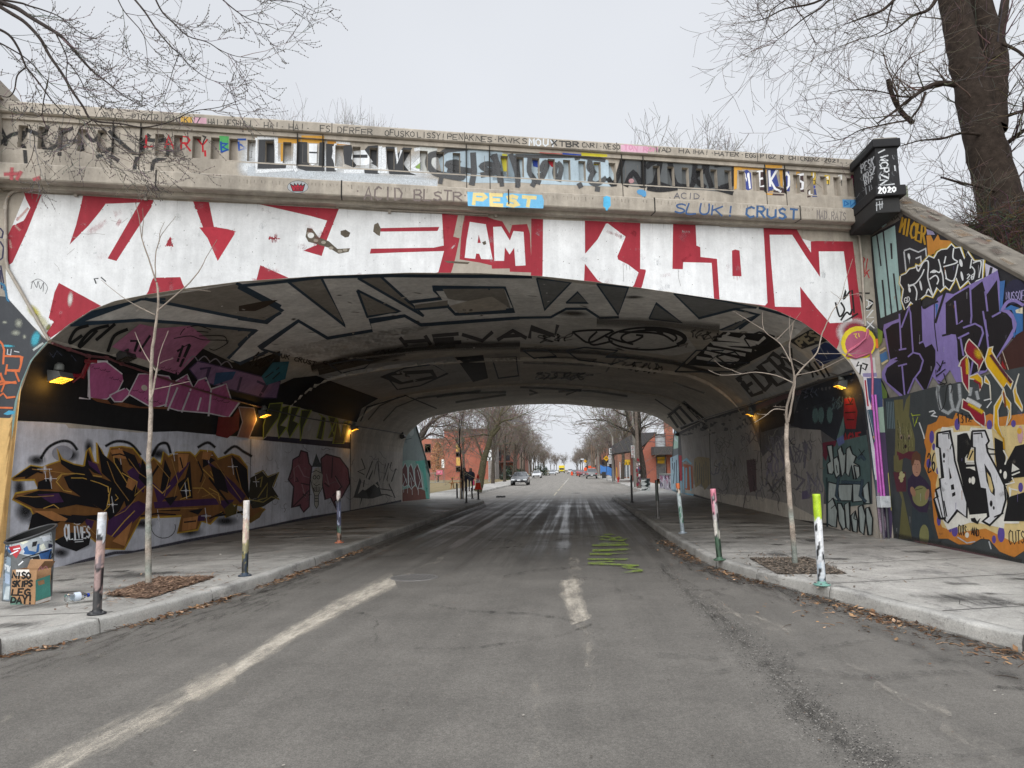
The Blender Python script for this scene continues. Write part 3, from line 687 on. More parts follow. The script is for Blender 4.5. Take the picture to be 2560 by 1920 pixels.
F.poly(BEIGE, z2("1720,810 1780,818 2310,845 2310,1330 1650,1330 1680,1230 1735,1000 1690,985"))
F.poly(RD, z2("1595,803 1722,815 1685,985 1735,998 1700,1160 1655,1320 1552,1320 1612,1098"))
F.poly(RD, z2("1110,918 1350,912 1575,908 1560,940 1105,945")); F.poly(RD, z2("1035,1080 1530,1072 1612,1055 1614,1098 1240,1110 1025,1119"))
F.poly(RD, z2("1775,818 1950,828 2010,850 2072,864 2130,960 2150,892 2268,885 2290,960 2306,1255 2300,1268 2132,1262 2130,1236 1990,1238 1988,1212 1895,1190 1735,1165 1745,1000 1758,900"))
F.poly(WH, z2("1815,868 1942,887 1995,1165 1905,1162 1890,1120 1866,1118 1858,1160 1775,1152 1790,1010"))
F.poly(RD, z2("1886,968 1902,1035 1876,1035"))
F.poly(WH, z2("2000,908 2064,905 2132,1015 2160,940 2240,947 2256,1212 2176,1216 2166,1072 2130,1126 2092,1068 2086,1176 2010,1176"))
F.poly(RD, z3("405,843 498,848 494,1330 403,1330"))
F.poly(RD, z3("828,858 1266,877 1265,1240 1308,1245 1310,1258 1275,1400 1205,1400 1252,1268 1170,1205 1090,1165 1085,1140 1115,1070 1150,985 1010,880 995,882 930,1005 840,1110 830,1118"))
F.poly(RD, z3("828,1198 965,1375 820,1375"))
F.poly(RD, z3("1525,884 1703,892 1710,1055 1740,1068 1742,1145 1872,1160 1893,1490 1850,1500 1830,1192 1605,1186 1602,1242 1520,1240"))
F.poly(RD, z3("1990,1095 2015,1086 2050,1094 2066,1298 1994,1296"))
F.poly(RD, z4("316,780 558,795 600,870 662,965 660,884 700,880 966,884 1000,1180 1042,1485 900,1482 850,1680 700,1620 560,1500 300,1380 345,1330"))
F.poly(WH, z4("360,835 525,835 620,985 728,1143 718,956 900,956 930,1180 962,1470 800,1478 700,1365 582,1212 590,1362 400,1358 370,1010"))
F.poly(RD, z4("0,1308 345,1352 600,1383 700,1490 700,1560 600,1490 0,1360"))
for p in ("530,915 570,922 620,990 700,1020 770,1082 870,1076 858,1105 780,1120 700,1072 612,1046 540,1025 518,985", "795,940 835,930 872,955 858,986 830,992 795,968", "1060,890 1090,874 1112,920 1105,980 1085,972 1052,945", "1913,1030 1940,1017 1946,1044 1925,1052", "1610,1174 1700,1180 1815,1187 1800,1202 1640,1192"):
    F.poly((.13, .11, .085), z2(p), 'earth')
for x, y in ((545, 960), (600, 1015), (660, 1030), (720, 1075), (790, 1100), (830, 1090)): F.ell((.30, .27, .22), *z2([(x, y)])[0], 6, 4)
F.ell((.7, .7, .68), *z2([(560, 975)])[0], 8, 7)
r_ = random.Random(4)
for k in range(150):                                   # small chips and bolt holes
    x, y = r_.uniform(60, 2130), 0; t_ = 480 + (x - 60) * .047
    if x < 500 or x > 1750: y = t_ + r_.uniform(10, 230) ** 1
    else: y = t_ + r_.uniform(8, 160)
    if F.clamp and r_.random() < .8: F.ell((.16, .15, .14), x, y, r_.uniform(.5, 1.6), r_.uniform(.5, 1.4), n=6)
for q in ("880,1110 960,1130 1010,1090", "640,1215 700,1218 760,1212 830,1222", "560,1240 610,1245", "430,1450 460,1480 470,1510", "530,1380 590,1330"): F.line((.35, .34, .33), z1(q), .9)
F.lines((.12, .1, .1), [z3("1130,1195 1135,1340"), z3("1155,1205 1160,1250"), z3("1565,1240 1568,1310 1585,1375"), z3("1180,1215 1184,1245")], .7)
F.lines(RD, [z3("2005,1296 2005,1320"), z3("2030,1298 2031,1330"), z3("2050,1296 2052,1312")], .8)
for p in (z1("130,1110 180,1060 225,1010"), z1("75,1260 90,1330"), z1("120,1150 160,1190")): F.line('cfa29a', p, 5, soft=.8, a=.6)
F.ell('d9d6d0', *zl([(555, 150)])[0], 8, 22, .1, soft=.7); F.ell('c9c15a', *zl([(270, 250)])[0], 26, 14, .8, soft=.8); F.ell('6d6a2e', *zl([(380, 375)])[0], 7, 12, .5, soft=.6)
F.ell('c9c7a8', *zl([(330, 330)])[0], 24, 15, .8, soft=.7)
F.line('3c3c40', zl("245,70 262,10 290,60 300,10 320,70 345,20 340,90"), 1.4, smooth=True); F.line('3c3c40', z1("245,1600 300,1572 350,1600 375,1640 360,1690"), 1.1, smooth=True)
F.lines('3f4142', [z1("750,1580 760,1610 745,1570 775,1568"), z1("800,1560 835,1590")], 3)
for p in reds + [z3("828,858 1266,877 1265,1240 1090,1165"), z3("1525,884 1703,892 1740,1068 1520,1240"), z4("760,890 966,884 1000,1180 1030,1400"), z2("1595,803 1722,815 1685,985 1612,1098")]:
    for k in range(5):                                             # roller skips where the red is thin
        a_, b_, c_ = r_.choice(p), r_.choice(p), r_.choice(p); f, h = r_.uniform(.2, .8), r_.uniform(.2, .8); m_ = ((a_[0] + b_[0] + c_[0]) / 3, (a_[1] + b_[1] + c_[1]) / 3); q_ = (m_[0] + (a_[0] - m_[0]) * f * .7, m_[1] + (a_[1] - m_[1]) * f * .7)
        F.line(r_.choice(['b5606a', '8a2630', 'c98a90', '93323c']), [m_, q_], r_.uniform(6, 22), soft=.8, a=r_.uniform(.35, .6), mat='worn')
for k in range(60):                                                # thin coat over the white, scuffs, old marks showing through
    x = r_.uniform(60, 2100); y = 486 + (x - 104) * .0453 + r_.uniform(6, 190); F.line(r_.choice(['b9bcc0', 'c9b9bd', 'a9aeb2', 'c4c6c4', 'e9ebec']), [(x, y), (x + r_.uniform(-26, 26), y + r_.uniform(-8, 16))], r_.uniform(5, 20), soft=.9, a=r_.uniform(.3, .5), mat='worn')
for k in range(46):                                                # runs and rain streaks from under the cornice
    x = r_.uniform(60, 2120); t_ = 484 + (x - 104) * .0453; F.line(r_.choice(['8f8a86', '9a9690', '7d7874', 'a8a4a0']), [(x, t_), (x + r_.uniform(-1, 1), t_ + r_.uniform(8, 46))], r_.uniform(.8, 2.4), soft=.6, a=r_.uniform(.08, .28), taper=.7)
for k in range(60):                                                # nibbled edges of the red
    p = r_.choice(reds); i = r_.randrange(len(p)); a_, b_ = p[i], p[(i + 1) % len(p)]; f = r_.random(); F.ell(WH if r_.random() < .6 else RD, a_[0] + (b_[0] - a_[0]) * f, a_[1] + (b_[1] - a_[1]) * f, r_.uniform(.8, 2.6), r_.uniform(.8, 2.2), r_.uniform(0, 3), n=6)
# left of the conduit: black ground with an orange piece over a yellow dado
F.poly((.055, .06, .068), [(-60, 735), (16, 742), (121, 858), (79, 902), (57, 953), (38, 1045), (-60, 1045)], 'darkpaint')
F.poly(lin('dcb679'), [(-60, 1042), (36, 1046), (33, 1100), (22, 1445), (-60, 1452)])
F.line('7d9793', [(116, 861), (80, 904), (58, 955), (42, 1005), (36, 1046), (34, 1100)], 9)
F.line('b8c0bd', z8("900,810 690,960"), 5, soft=.5); F.ell('4fb0c4', *z8([(740, 720)])[0], 13, 24, .3, soft=.55); F.ell('4fb0c4', *z8([(150, 870)])[0], 22, 4, .05, soft=.6)
for x, y, rx, ry in ((390, 400, 12, 14), (330, 600, 14, 9), (100, 380, 8, 5), (510, 680, 6, 7)): F.ell('a8ab9e', *z8([(x, y)])[0], rx, ry, soft=.9)
F.lines('cf6f45', [z8("0,775 50,830 90,950 70,1240"), z8("95,1080 420,1090 455,1100 440,1250 400,1385 130,1375"), z8("150,1265 120,1455"), z8("330,1420 350,1480 400,1600"), z8("-60,1600 340,1640"), z8("20,1440 60,1600 -40,1640")], 5)
zq = Z(0, 560, 2.244)
F.lines('cf6f45', [zq("-20,905 90,885"), zq("0,840 30,890 10,940"), zq("-30,985 20,950 40,975 85,970"), zq("-20,1030 70,1032")], 4.5)
F.lines('c9cdd2', [z8("165,940 155,1040 230,1060"), z8("240,940 225,1060"), z8("300,980 400,1000")], 2)
F.poly('4f9fc0', zq("20,1066 50,1046 85,1050 80,1066 40,1072"))
F.lines((.045, .045, .09), [zq("2,25 18,45 10,80 2,75"), zq("2,100 20,130 14,190 2,200"), zq("4,235 20,330"), zq("0,260 10,360")], 4)
F.lines('41789b', [zq("2,330 24,345 24,372"), zq("28,350 40,420 52,436")], 5, soft=.6)
# right pier: stickers of colour, tags
F.lines('b5282f', [z4("1035,990 1050,1110"), z4("1030,990 1052,1010 1040,1050"), z4("1072,1010 1060,1100"), z4("1050,1120 1085,1090"), z4("1048,1140 1070,1112 1085,1150")], 2.4)
K_ = (.02, .02, .02)
F.lines(K_, [z4("840,1330 870,1430 905,1380 880,1330"), z4("880,1455 920,1400 945,1415 960,1380"), z4("905,1300 915,1240 900,1300 945,1245"), z4("960,1240 975,1400"), z4("1015,1260 1085,1260"), z4("1020,1280 1070,1380 1110,1330 1085,1310"), z4("900,1470 1000,1410")], 4.5, smooth=True)
F.ell('d9d9d8', *zr3([(440, 560)])[0], 60, 42, .2, soft=.3); F.ell((.03, .03, .03), *zr3([(520, 600)])[0], 36, 46, .2, soft=.5)
F.ell('8e2f3c', *zr3([(410, 540)])[0], 36, 30, 0, soft=.4)
F.ell('d8c537', *zr3([(440, 625)])[0], 44, 42); F.ell('a85c74', *zr3([(447, 635)])[0], 36, 34)
F.line('cf7387', zr3("510,525 500,590 370,680"), 5, smooth=True); F.line('d8c537', zr3("320,715 360,740 440,745"), 6); F.line('d8743a', zr3("575,600 580,660"), 6)
F.lines('e0cf45', [zr3("405,560 425,555 415,575 430,590"), zr3("440,555 445,580")], 2)
F.poly('cdccca', zr3("370,745 560,735 575,890 470,880 420,830"))
F.lines(K_, [zr3("440,770 425,800 460,790 450,860"), zr3("470,780 505,790 490,830 470,815")], 3.5)
F.poly('8d86a8', zr3("470,855 575,850 580,880 475,885")); F.poly('d3cfd4', zr3("475,880 520,885 545,1130 500,1130")); F.lines('a0303c', [zr3("490,910 500,1010 510,1100")], 4)
F.poly((.05, .07, .16), zr3("500,890 615,892 622,1110 540,1122 515,1040")); F.poly('93a89b', zr3("545,1120 630,1105 640,1330 560,1350")); F.poly((.06, .11, .15), zr3("505,1130 545,1125 560,1350 575,1460 520,1440"))
F.poly((.09, .055, .13), zr3("570,1350 640,1340 640,1700 600,1720 575,1500")); F.poly('c9834b', zr3("545,1330 640,1310 640,1340 560,1360"))
zb = Z(2000, 1100, 3.16)
F.poly((.07, .05, .10), zb("600,-60 720,-60 730,560 720,770 610,770 590,300")); F.ell('b9a3b8', *zb([(640, 660)])[0], 16, 30, soft=.4)
F.poly('a8a15f', zb("690,260 725,250 735,540 715,560")); F.poly((.055, .085, .105), zb("520,20 600,60 610,760 570,780 530,300"))
text(F, 'b9bcc0', 'DSAUNZ', [zb("600,60")[0], zb("640,390")[0], zb("585,400")[0], zb("540,70")[0]], 3.2)
F.lines('b94fb0', [zb("604,-60 610,60 625,240 640,415"), zb("590,20 598,150 618,410")], 5)
text(F, 'dadada', 'ANX', [zr3("545,300")[0], zr3("555,520")[0], zr3("500,520")[0], zr3("500,300")[0]], 2.6)
# balustrade lettering
def band(x, f): return (260 + .0651 * (x - 19)) * (1 - f) + (319 + .058 * (x - 506)) * f
def coptext(t, x0, x1, c=(.06, .058, .055), wd=2.0, f0=.1, f1=.72, **k): text(CO, c, t, [(x0, band(x0, f0)), (x1, band(x1, f0)), (x1, band(x1, f1)), (x0, band(x0, f1))], wd, jit=.5, **k)
coptext('UNZA KNYZVS', 24, 200, wd=2.6); coptext('NNY*', 252, 308); coptext('PIGZ R', 330, 396); coptext('CHICK', 412, 470); coptext('NZ', 476, 500)
coptext('HAI*NES', 520, 588); coptext('HA!*', 590, 648); coptext('HA!*', 660, 712); coptext('HA!*', 722, 776)
coptext('FS DERFER', 800, 930); coptext('OFUSKO', 962, 1036); coptext('LISSY!', 1044, 1112); coptext('PENAK', 1120, 1184); coptext('NES*', 1190, 1244); coptext('KWKS', 1246, 1318)
coptext('MOUY', 1322, 1388, 'd3d8dc', 3.4, .1, .9); coptext('XTBR', 1380, 1446, wd=3.2); coptext('CNRI*NESO', 1455, 1550); coptext('TON ROM', 1560, 1642, 'c98fa8', 3); coptext('WAD', 1640, 1678); coptext('HA!', 1698, 1740)
coptext('HA!*HATER*', 1738, 1860); coptext('EGG*', 1864, 1898); coptext('PIGZ R CHICKENZ*2021', 1902, 2098); coptext('...', 2098, 2136, wd=2.6)
for x0, x1, c in ((452, 480, 'c9a04c'), (484, 516, 'caa0ae'), (1552, 1620, 'd3a9bb')): CO.poly(c, [(x0, band(x0, .1)), (x1, band(x1, .1)), (x1, band(x1, .95)), (x0, band(x0, .95))], L=1)
BT.poly('b3282f', z3("470,318 652,330 652,345 470,335")); BT.poly('2b46a0', z3("652,322 800,335 800,352 652,345")); BT.poly('c9be3a', z3("800,320 1005,335 1005,355 800,352"))
PF.poly('b3282f', z3("475,305 650,308 650,338 475,330")); PF.poly('2b46a0', z3("655,322 802,330 802,350 655,340")); PF.poly('c9be3a', z3("805,326 1003,336 1003,362 805,352"))
# big black scrawl on the left
PAR.lines((.035, .035, .035), [z1("-20,520 40,470 100,430 200,420 150,500 190,530 200,600 205,670"), z1("0,370 45,470 40,520"), z1("200,390 340,430 380,360"), z1("320,450 360,550 450,510 490,420 580,380"), z1("480,440 470,600"), z1("580,480 640,500 650,560 620,450"), z1("680,430 740,480 800,420 830,390"), z1("860,400 960,500 1080,600"), z1("880,540 800,590 760,610"), z1("860,590 940,640"), z1("1110,460 1130,560 1080,620 1060,720"), z1("1120,520 1180,430 1170,470 1260,480 1310,480 1320,600 1220,640 1200,730")], 9, soft=.35, smooth=True)
text(PAR, 'b6202c', 'ARY', [z1("1300,440")[0], z1("1640,465")[0], z1("1640,570")[0], z1("1300,540")[0]], 4.5, gap=3.2); PAR.lines('b6202c', [z1("1155,440 1155,520"), z1("1140,530 1210,525"), z1("1620,560 1622,600")], 5)
PAR.poly('4f9f5c', z1("1732,440 1808,445 1806,560 1732,555")); PAR.lines('234a94', [z1("1745,490 1750,570"), z1("1745,500 1795,505 1755,530 1800,550 1750,570"), z1("1885,490 1890,555 1940,540 1900,510"), z1("1880,470 1940,470")], 5)
PAR.lines(K_, [z1("1600,440 1625,450 1610,480 1600,510")], 3)
# white haze and the first black and white word
for x, y, rx, ry in ((100, 350, 40, 60), (330, 420, 60, 40), (700, 400, 50, 60), (1100, 420, 70, 60), (1350, 450, 60, 60), (60, 440, 30, 40), (900, 480, 70, 25), (500, 480, 60, 20), (1480, 400, 40, 60)): PAR.ell('dfe4e8', *z2([(x, y)])[0], rx * 1.0, ry * .75, soft=.75)
BB.line('cfd6dc', z2("60,475 500,505 1000,535 1560,570"), 22, soft=.6, a=.8)
PAR.poly('c8963f', z2("300,205 480,215 480,250 300,245")); PAR2.poly('c8963f', z2("485,185 665,188 665,250 485,240")); PAR.poly('c8963f', z2("320,250 345,250 345,400 322,400")); PAR.poly('c08a3c', z2("690,228 870,245 870,262 690,258"))
GK = (.05, .052, .056); WS = 'e6eaed'
PAR.poly(GK, z2("148,212 272,212 272,405 366,412 362,452 140,448")); PAR.line(WS, z2("135,205 285,205 290,400 420,400"), 7, soft=.3)
PAR.line(WS, z2("130,205 125,330 130,470 420,455"), 6, soft=.3); PAR.poly(GK, z2("450,235 532,238 532,395 560,430 620,430 628,240 668,238 668,468 520,465 455,445")); PAR.poly(WS, z2("545,250 610,252 605,405 570,425 545,400"))
PAR.line(WS, z2("440,250 430,440 450,470"), 9, soft=.4); PAR.line(GK, z2("550,320 605,322"), 4)
PAR.poly(GK, z2("680,250 760,255 735,380 760,470 680,470")); PAR.line(WS, z2("755,250 735,360 760,460 740,270"), 6, soft=.3)
PAR.poly(GK, z2("810,265 880,260 900,330 945,345 1010,270 1090,262 1095,440 1030,400 945,395 900,440 825,410")); PAR.line(WS, z2("760,240 870,250"), 6, soft=.3); PAR.poly(WS, z2("890,310 985,300 1050,395 1000,420 920,420 880,370")); PAR.line(GK, z2("900,350 1000,350"), 8)
PAR.line(WS, z2("820,470 980,470"), 9, soft=.3); PAR.poly(GK, z2("980,450 1090,455 1100,490 985,485"))
PAR.poly(GK, z2("1150,272 1225,275 1245,330 1290,280 1360,285 1290,410 1345,480 1400,500 1180,490 1160,400")); PAR.line(WS, z2("1110,270 1105,480 1140,480 1135,280"), 9, soft=.35); PAR.line(WS, z2("1230,280 1245,400 1275,300"), 5, soft=.3); PAR.poly('86a05a', z2("1370,400 1425,360 1425,450 1390,445")); PAR.line(WS, z2("1375,300 1420,290 1480,330 1350,440 1480,480"), 8, soft=.35)
PAR.poly('c9ccc9', z2("1420,275 1560,285 1520,480 1440,470"))
# second word: pale blue on dark grey
LB, DG = lin('a9bac4'), (.085, .087, .09)
PAR.poly(LB, z2("1560,330 1800,300 1980,270 2090,330 2212,330 2212,560 1820,560 1600,520"), L=3); PAR.poly(LB, z3("80,330 430,330 1010,380 1060,500 1060,590 500,570 100,540"), L=3)
PAR.line(DG, z2("1560,330 1500,350 1490,420 1540,480 1620,500 1740,520 1750,490 1640,450"), 15, soft=.2, smooth=True); PAR.line(DG, z2("1560,350 1640,300 1800,285"), 12, soft=.25); PAR.line(DG, z2("1660,470 1720,400 1640,410 1680,440 1840,470"), 13, soft=.2, smooth=True); PAR.line(DG, z2("1840,320 1850,470 1830,580"), 14, soft=.2)
PAR.line(DG, z2("1990,340 2040,430 1960,410 1910,430 1960,460 2050,470 1900,500"), 13, soft=.2, smooth=True); PAR.lines(DG, [z2("2060,470 2070,590"), z2("2180,340 2200,520 2190,600"), z2("1590,520 1580,570")], 10, soft=.4)
PAR.lines(DG, [z3("115,330 140,440 160,560"), z3("240,330 290,480 300,590"), z3("395,360 390,470 430,540 410,590"), z3("470,470 510,400 530,420 490,520 470,480"), z3("610,400 590,480 620,530 640,440 610,400"), z3("480,560 430,540"), z3("760,330 770,380"), z3("870,380 860,440 890,470 870,400"), z3("900,470 870,540 920,570 1000,520"), z3("780,560 800,600"), z3("930,590 925,630")], 12, soft=.25, smooth=True)
PAR.line(DG, z3("280,345 470,352 760,350 990,385"), 8, soft=.3)
PF.poly('b9b43e', z3("175,330 215,335 215,350 175,345")); PB.poly('c5bd45', z3("160,330 215,330 215,470 185,470")); PB.poly('b0303a', z3("530,380 585,380 585,440 560,430")); PB.poly('2d4494', z3("410,340 460,345 460,440 420,430")); PB.poly('c9be3a', z3("890,380 940,385 940,420 890,420"))
# third word: charcoal outlined in black
CH = (.10, .108, .112); PAR.poly(CH, z3("1080,560 1120,400 1180,345 1330,350 1700,390 1980,400 2015,470 2000,640 1800,620 1400,600 1200,590"))
PAR.lines((.022, .022, .024), [z3("1010,520 1060,570 1120,400 1130,350"), z3("1140,345 1280,350"), z3("1290,380 1290,600"), z3("1150,590 1210,480 1280,590"), z3("1310,440 1360,400 1420,400 1380,560 1320,590"), z3("1390,560 1500,600"), z3("1500,400 1540,560 1620,590 1680,570 1700,390"), z3("1700,390 1770,400 1760,470 1690,520 1780,600"), z3("1800,400 1790,470 1830,600"), z3("1850,420 1990,410 2005,470 2000,560 1900,600"), z3("1860,600 2000,640"), z3("1320,600 1420,615 1560,600")], 12, soft=.22, smooth=True)
PAR.line((.022, .022, .024), z3("1060,340 1300,345 1500,390 1800,385 2000,400"), 9, soft=.4); PAR.ell('b88f93', *z3([(1195, 545)])[0], 8, 7, soft=.3); PAR.line('6c7478', z3("1500,350 1620,370"), 8, soft=.5)
# MEKOS
OR = lin('cd9a45'); PAR.poly(OR, z4("100,335 160,342 160,365 125,365 120,500 100,510")); PAR2.poly(OR, z4("325,325 452,330 452,350 340,350 330,440 340,548 325,520")); PAR.poly(OR, z4("430,350 455,350 455,490 440,480")); PAR.poly(OR, z4("555,375 580,378 575,500 555,495")); PAR.poly(OR, z4("340,520 470,520 465,548 345,545")); PAR.poly(OR, z4("160,345 320,355 320,365 160,360"))
NV, BR = (.05, .07, .26), (.07, .045, .045)
PAR.poly(NV, z4("165,375 195,360 225,385 232,500 205,512 168,495")); PAR.poly(BR, z4("262,370 320,365 330,515 270,510")); PAR.poly(NV, z4("345,360 400,355 410,400 430,480 350,525")); PAR.poly(BR, z4("400,480 470,500 465,550 380,548")); PAR.poly(NV, z4("458,385 500,372 512,450 505,520 465,515")); PAR.poly(BR, z4("560,390 605,385 612,525 565,520"))
WL = 'e9eaec'
PAR.line(WL, z4("180,495 178,385 195,440 205,385 218,495"), 4.5); PAR.lines(WL, [z4("312,370 280,375 285,485 320,480"), z4("283,430 308,425"), z4("358,370 365,480"), z4("415,362 368,440 400,500 440,520"), z4("484,386 469,410 468,470 483,504 500,478 501,410 484,386"), z4("605,395 572,400 575,440 602,455 600,500 575,505")], 5.5)
for q in ("662,380 695,375 698,470 668,470", "760,400 798,405 798,465 765,465"): PAR.poly('d0b03a', z4(q), L=1)
PAR.lines('e6e6e4', [z4("680,385 680,420"), z4("770,420 785,415 785,430"), z4("862,405 882,400 882,430")], 3.5)
PAR.lines((.03, .03, .03), [z4("668,440 692,440 692,470 668,470 668,440"), z4("766,440 790,440 790,472 766,472 766,440"), z4("858,478 860,440 872,460 884,440 886,478")], 1.6)
PAR.poly(BR, z4("635,510 665,500 660,560 635,565")); PAR.ell((.05, .08, .4), *z4([(683, 487)])[0], 4, 4); PAR.poly((.05, .07, .2), z4("670,510 695,500 708,560 672,560")); PAR.ell('e8e8e8', *z4([(660, 530)])[0], 6, 7)
BB.poly('5a97c4', z4("890,578 995,580 1000,640 895,636")); BB.lines('3672ad', [z4("905,590 905,625 935,610 910,590"), z4("950,590 950,630 985,595 985,630")], 3)
PAR.ell('8e2c55', *z4([(962, 440)])[0], 5, 22, soft=.4); PAR.ell((.02, .02, .02), *z4([(990, 450)])[0], 9, 60, soft=.5); PAR.ell((.02, .02, .02), *z4([(985, 360)])[0], 7, 20, soft=.6)
text(BB, (.12, .12, .14), '.ACID.', [z3("1480,632")[0], z3("1785,645")[0], z3("1785,690")[0], z3("1480,680")[0]], 2.2); BB.ell('5a97c4', *z3([(1275, 635)])[0], 12, 7, .2); BB.ell('5a97c4', *z3([(1295, 655)])[0], 6, 5)
# cornice
text(LD, (.17, .14, .13), 'ACID BLSTR', [z2("985,590")[0], z2("1745,628")[0], z2("1745,702")[0], z2("985,690")[0]], 4.2)
for q in ((930, 625), (1778, 660)): LD.ell((.17, .14, .13), *z2([q])[0], 2, 2.4)
LD.poly('72b4da', z2("1795,630 2212,655 2212,755 1800,742")); LD.poly('72b4da', z3("190,640 490,655 505,700 500,762 180,752"))
text(LD, 'dcca8c', 'PEST', [z2("1850,650")[0], z3("420,672")[0], z3("420,748")[0], z2("1850,728")[0]], 9, gap=1.6)
LD.ell('a7abad', *z2([(457, 592)])[0], 26, 15); LD.lines((.08, .08, .085), [z2([(457 + 82 * math.cos(t), 592 + 48 * math.sin(t)) for t in np.linspace(0, 2 * PI, 25)])], 1)
LD.poly((.03, .02, .02), z2("392,562 425,580 430,560 447,580 457,556 467,580 485,560 492,580 518,562 498,628 415,628")); LD.poly('a8283a', z2("402,575 425,592 432,575 445,590 457,568 469,590 482,575 490,592 508,575 493,622 420,622")); LD.lines((.03, .02, .02), [z2("425,600 490,600"), z2("430,615 485,615"), z2("440,600 440,615"), z2("470,600 470,615")], 1.2)
LD.poly('58b4de', z3("975,672 1000,662 1030,672 1033,740 1015,760 1005,780 995,778 990,758 973,745")); 
text(LD, (.05, .10, .22), 'SLUK!', [z3("1560,715")[0], z3("2010,740")[0], z3("2010,825")[0], z3("1540,795")[0]], 4.2, sm=True); text(LD, (.05, .12, .26), 'CRUST', [z4("190,620")[0], z4("560,655")[0], z4("560,725")[0], z4("190,705")[0]], 4.8, soft=.25)
text(LD, (.2, .18, .17), 'MAD.RATS', [z4("705,655")[0], z4("915,675")[0], z4("912,730")[0], z4("705,718")[0]], 2.4)
LD.lines('b5525a', [z1("95,690 90,790"), z1("30,745 150,740"), z1("170,720 130,790"), z1("260,790 320,770")], 8, soft=.7, a=.8)
for x in range(60, 2120, 9):                                        # grime line under the top edge of the cornice
    if r_.random() < .75: yy = 417 + .0514 * (x - 6); LD.line((.16, .145, .125), [(x, yy + 1), (x + r_.uniform(-1, 1), yy + r_.uniform(3, 11))], r_.uniform(.8, 2), a=r_.uniform(.2, .6), L=1)
# end pillar, left side then front
PLf = Flat(pl, (5.728, 13.7, 7), (-1, 0, 0)); PFr = Flat(pl, (5.9, 13.195, 7), (0, -1, 0))
for t_, q in (('PESK', "1025,330 1118,265 1118,330 1030,385"), ('MOSZ', "1040,395 1125,340 1125,390 1045,440"), ('RIP', "1050,445 1110,405 1110,440 1055,480")): text(PLf, 'b9bcc0', t_, [z4(q)[i:i + 1][0] for i in range(4)], 2.6)
PLf.lines('9fa3a8', [z4("1060,490 1065,540"), z4("1085,480 1090,520")], 2)
text(PFr, 'c6c9cc', 'WCPZN', [z4("1225,255")[0], z4("1225,470")[0], z4("1165,470")[0], z4("1165,265")[0]], 3.4); PFr.lines('c6c9cc', [z4("1150,240 1200,215"), z4("1165,480 1270,465"), z4("1270,330 1275,370")], 3, soft=.3)
PFr2 = Flat(pl, (5.9, 13.135, 6.6), (0, -1, 0)); text(PFr2, 'dfe1e3', '2020', [z4("1150,492")[0], z4("1275,484")[0], z4("1278,520")[0], z4("1150,535")[0]], 4)
Flat(pl, (5.9, 13.245, 6.4), (0, -1, 0)).lines('b0b3b6', [z4("1135,580 1180,575"), z4("1140,600 1140,660"), z4("1160,590 1165,650"), z4("1180,590 1178,640"), z4("1135,620 1185,610")], 2.2)

rp = random.Random(3)
for S_, xs in ((PLf, ("1010,1118", "270,620")), (PFr, ("1145,1285", "220,490"))):
    (x0, x1), (y0, y1) = [map(float, v.split(',')) for v in xs]
    for k in range(26):
        x, y = rp.uniform(x0, x1), rp.uniform(y0, y1); S_.line(rp.choice(['6d7074', '8d9094', '4a4c50', '3a3b3e', 'a5a8ac']), z4([(x, y), (x + rp.uniform(-18, 18), y + rp.uniform(4, 26)), (x + rp.uniform(-20, 20), y + rp.uniform(20, 50))]), rp.uniform(.8, 2), soft=.3, a=rp.uniform(.4, .8), smooth=True)
# ------------------------------------------------------------------ wing wall on the right, with its sloping coping
wing = thing('wing_wall', 'sloping wing wall on the right covered in murals, joined to the bridge end', 'wall', (6.4, 10, 0))
WA, WB = np.array([6.165, 14.76, 0]), np.array([6.53, 5.9, 0])
WD = (WB - WA) / np.linalg.norm(WB - WA); WN = np.array([WD[1], -WD[0], 0])
def wtop(y): return 6.66 - .69 * (13.89 - np.asarray(y, float))
wb = MB(); wy = [14.76, 14, 13, 12, 11, 10, 9, 8, 7, 6.2, 5.0]
wp = lambda y, d=0: WA + WD * ((WA[1] - y) / -WD[1]) - WN * d
wb.grid([[(*wp(y)[:2], -.1 + (wtop(y) - .05 + .1) * f) for f in (0, .33, .66, 1)] for y in wy], 'concrete', lin('8b877f'))
wb.grid([[(*wp(y, d)[:2], z) for d, z in ((.5, wtop(y) - .05), (.5, -.1))] for y in wy], 'concrete', lin('8b877f'))
wb.add([(*wp(5.0)[:2], -.1), (*wp(5.0, .5)[:2], -.1), (*wp(5.0, .5)[:2], wtop(5.0)), (*wp(5.0)[:2], wtop(5.0))], [(0, 1, 2, 3)], 'concrete', BEIGE)
wc = MB(); wc.grid([[(*wp(y, d)[:2], wtop(y) + z) for d, z in ((-.02, -.09), (-.025, -.02), (-.01, 0), (.25, .012), (.5, 0), (.53, -.1))] for y in np.linspace(14.2, 4.9, 24)], 'concrete', lin('6b655c'))
for k in range(60):
    y = random.uniform(9.2, 14); d = random.uniform(0, .45); s = random.uniform(.03, .16); wc.add([(*wp(y + s * a_, d + .04 * b_ * (1 + (k % 3)))[:2], wtop(y + s * a_) + .016 + .0005 * k) for a_, b_ in ((-1, -1), (1, -.7), (1.2, .8), (-.8, 1))], [(0, 1, 2, 3)], 'worn', (*lin(random.choice(['8a6a48', '857d73', '55504a', '6d4f47', '8a8275', '4a463f', '908779'])), .62))
def wing_clamp(Q):
    y = np.minimum(Q[:, 1], 14.75); q = np.array([wp(v) for v in y]); q[:, 2] = np.clip(Q[:, 2], .06, wtop(y) - .095); return q
W = Flat(wb, WA, WN, clamp=wing_clamp, sub=60)
u1, u2, u3 = Z(2160, 540, 5.53), Z(2160, 800, 5.53), Z(2160, 1050, 5.53)
DK = (.034, .034, .038); LIL = lin('8a7bb5'); CR = lin('d9d3b8')
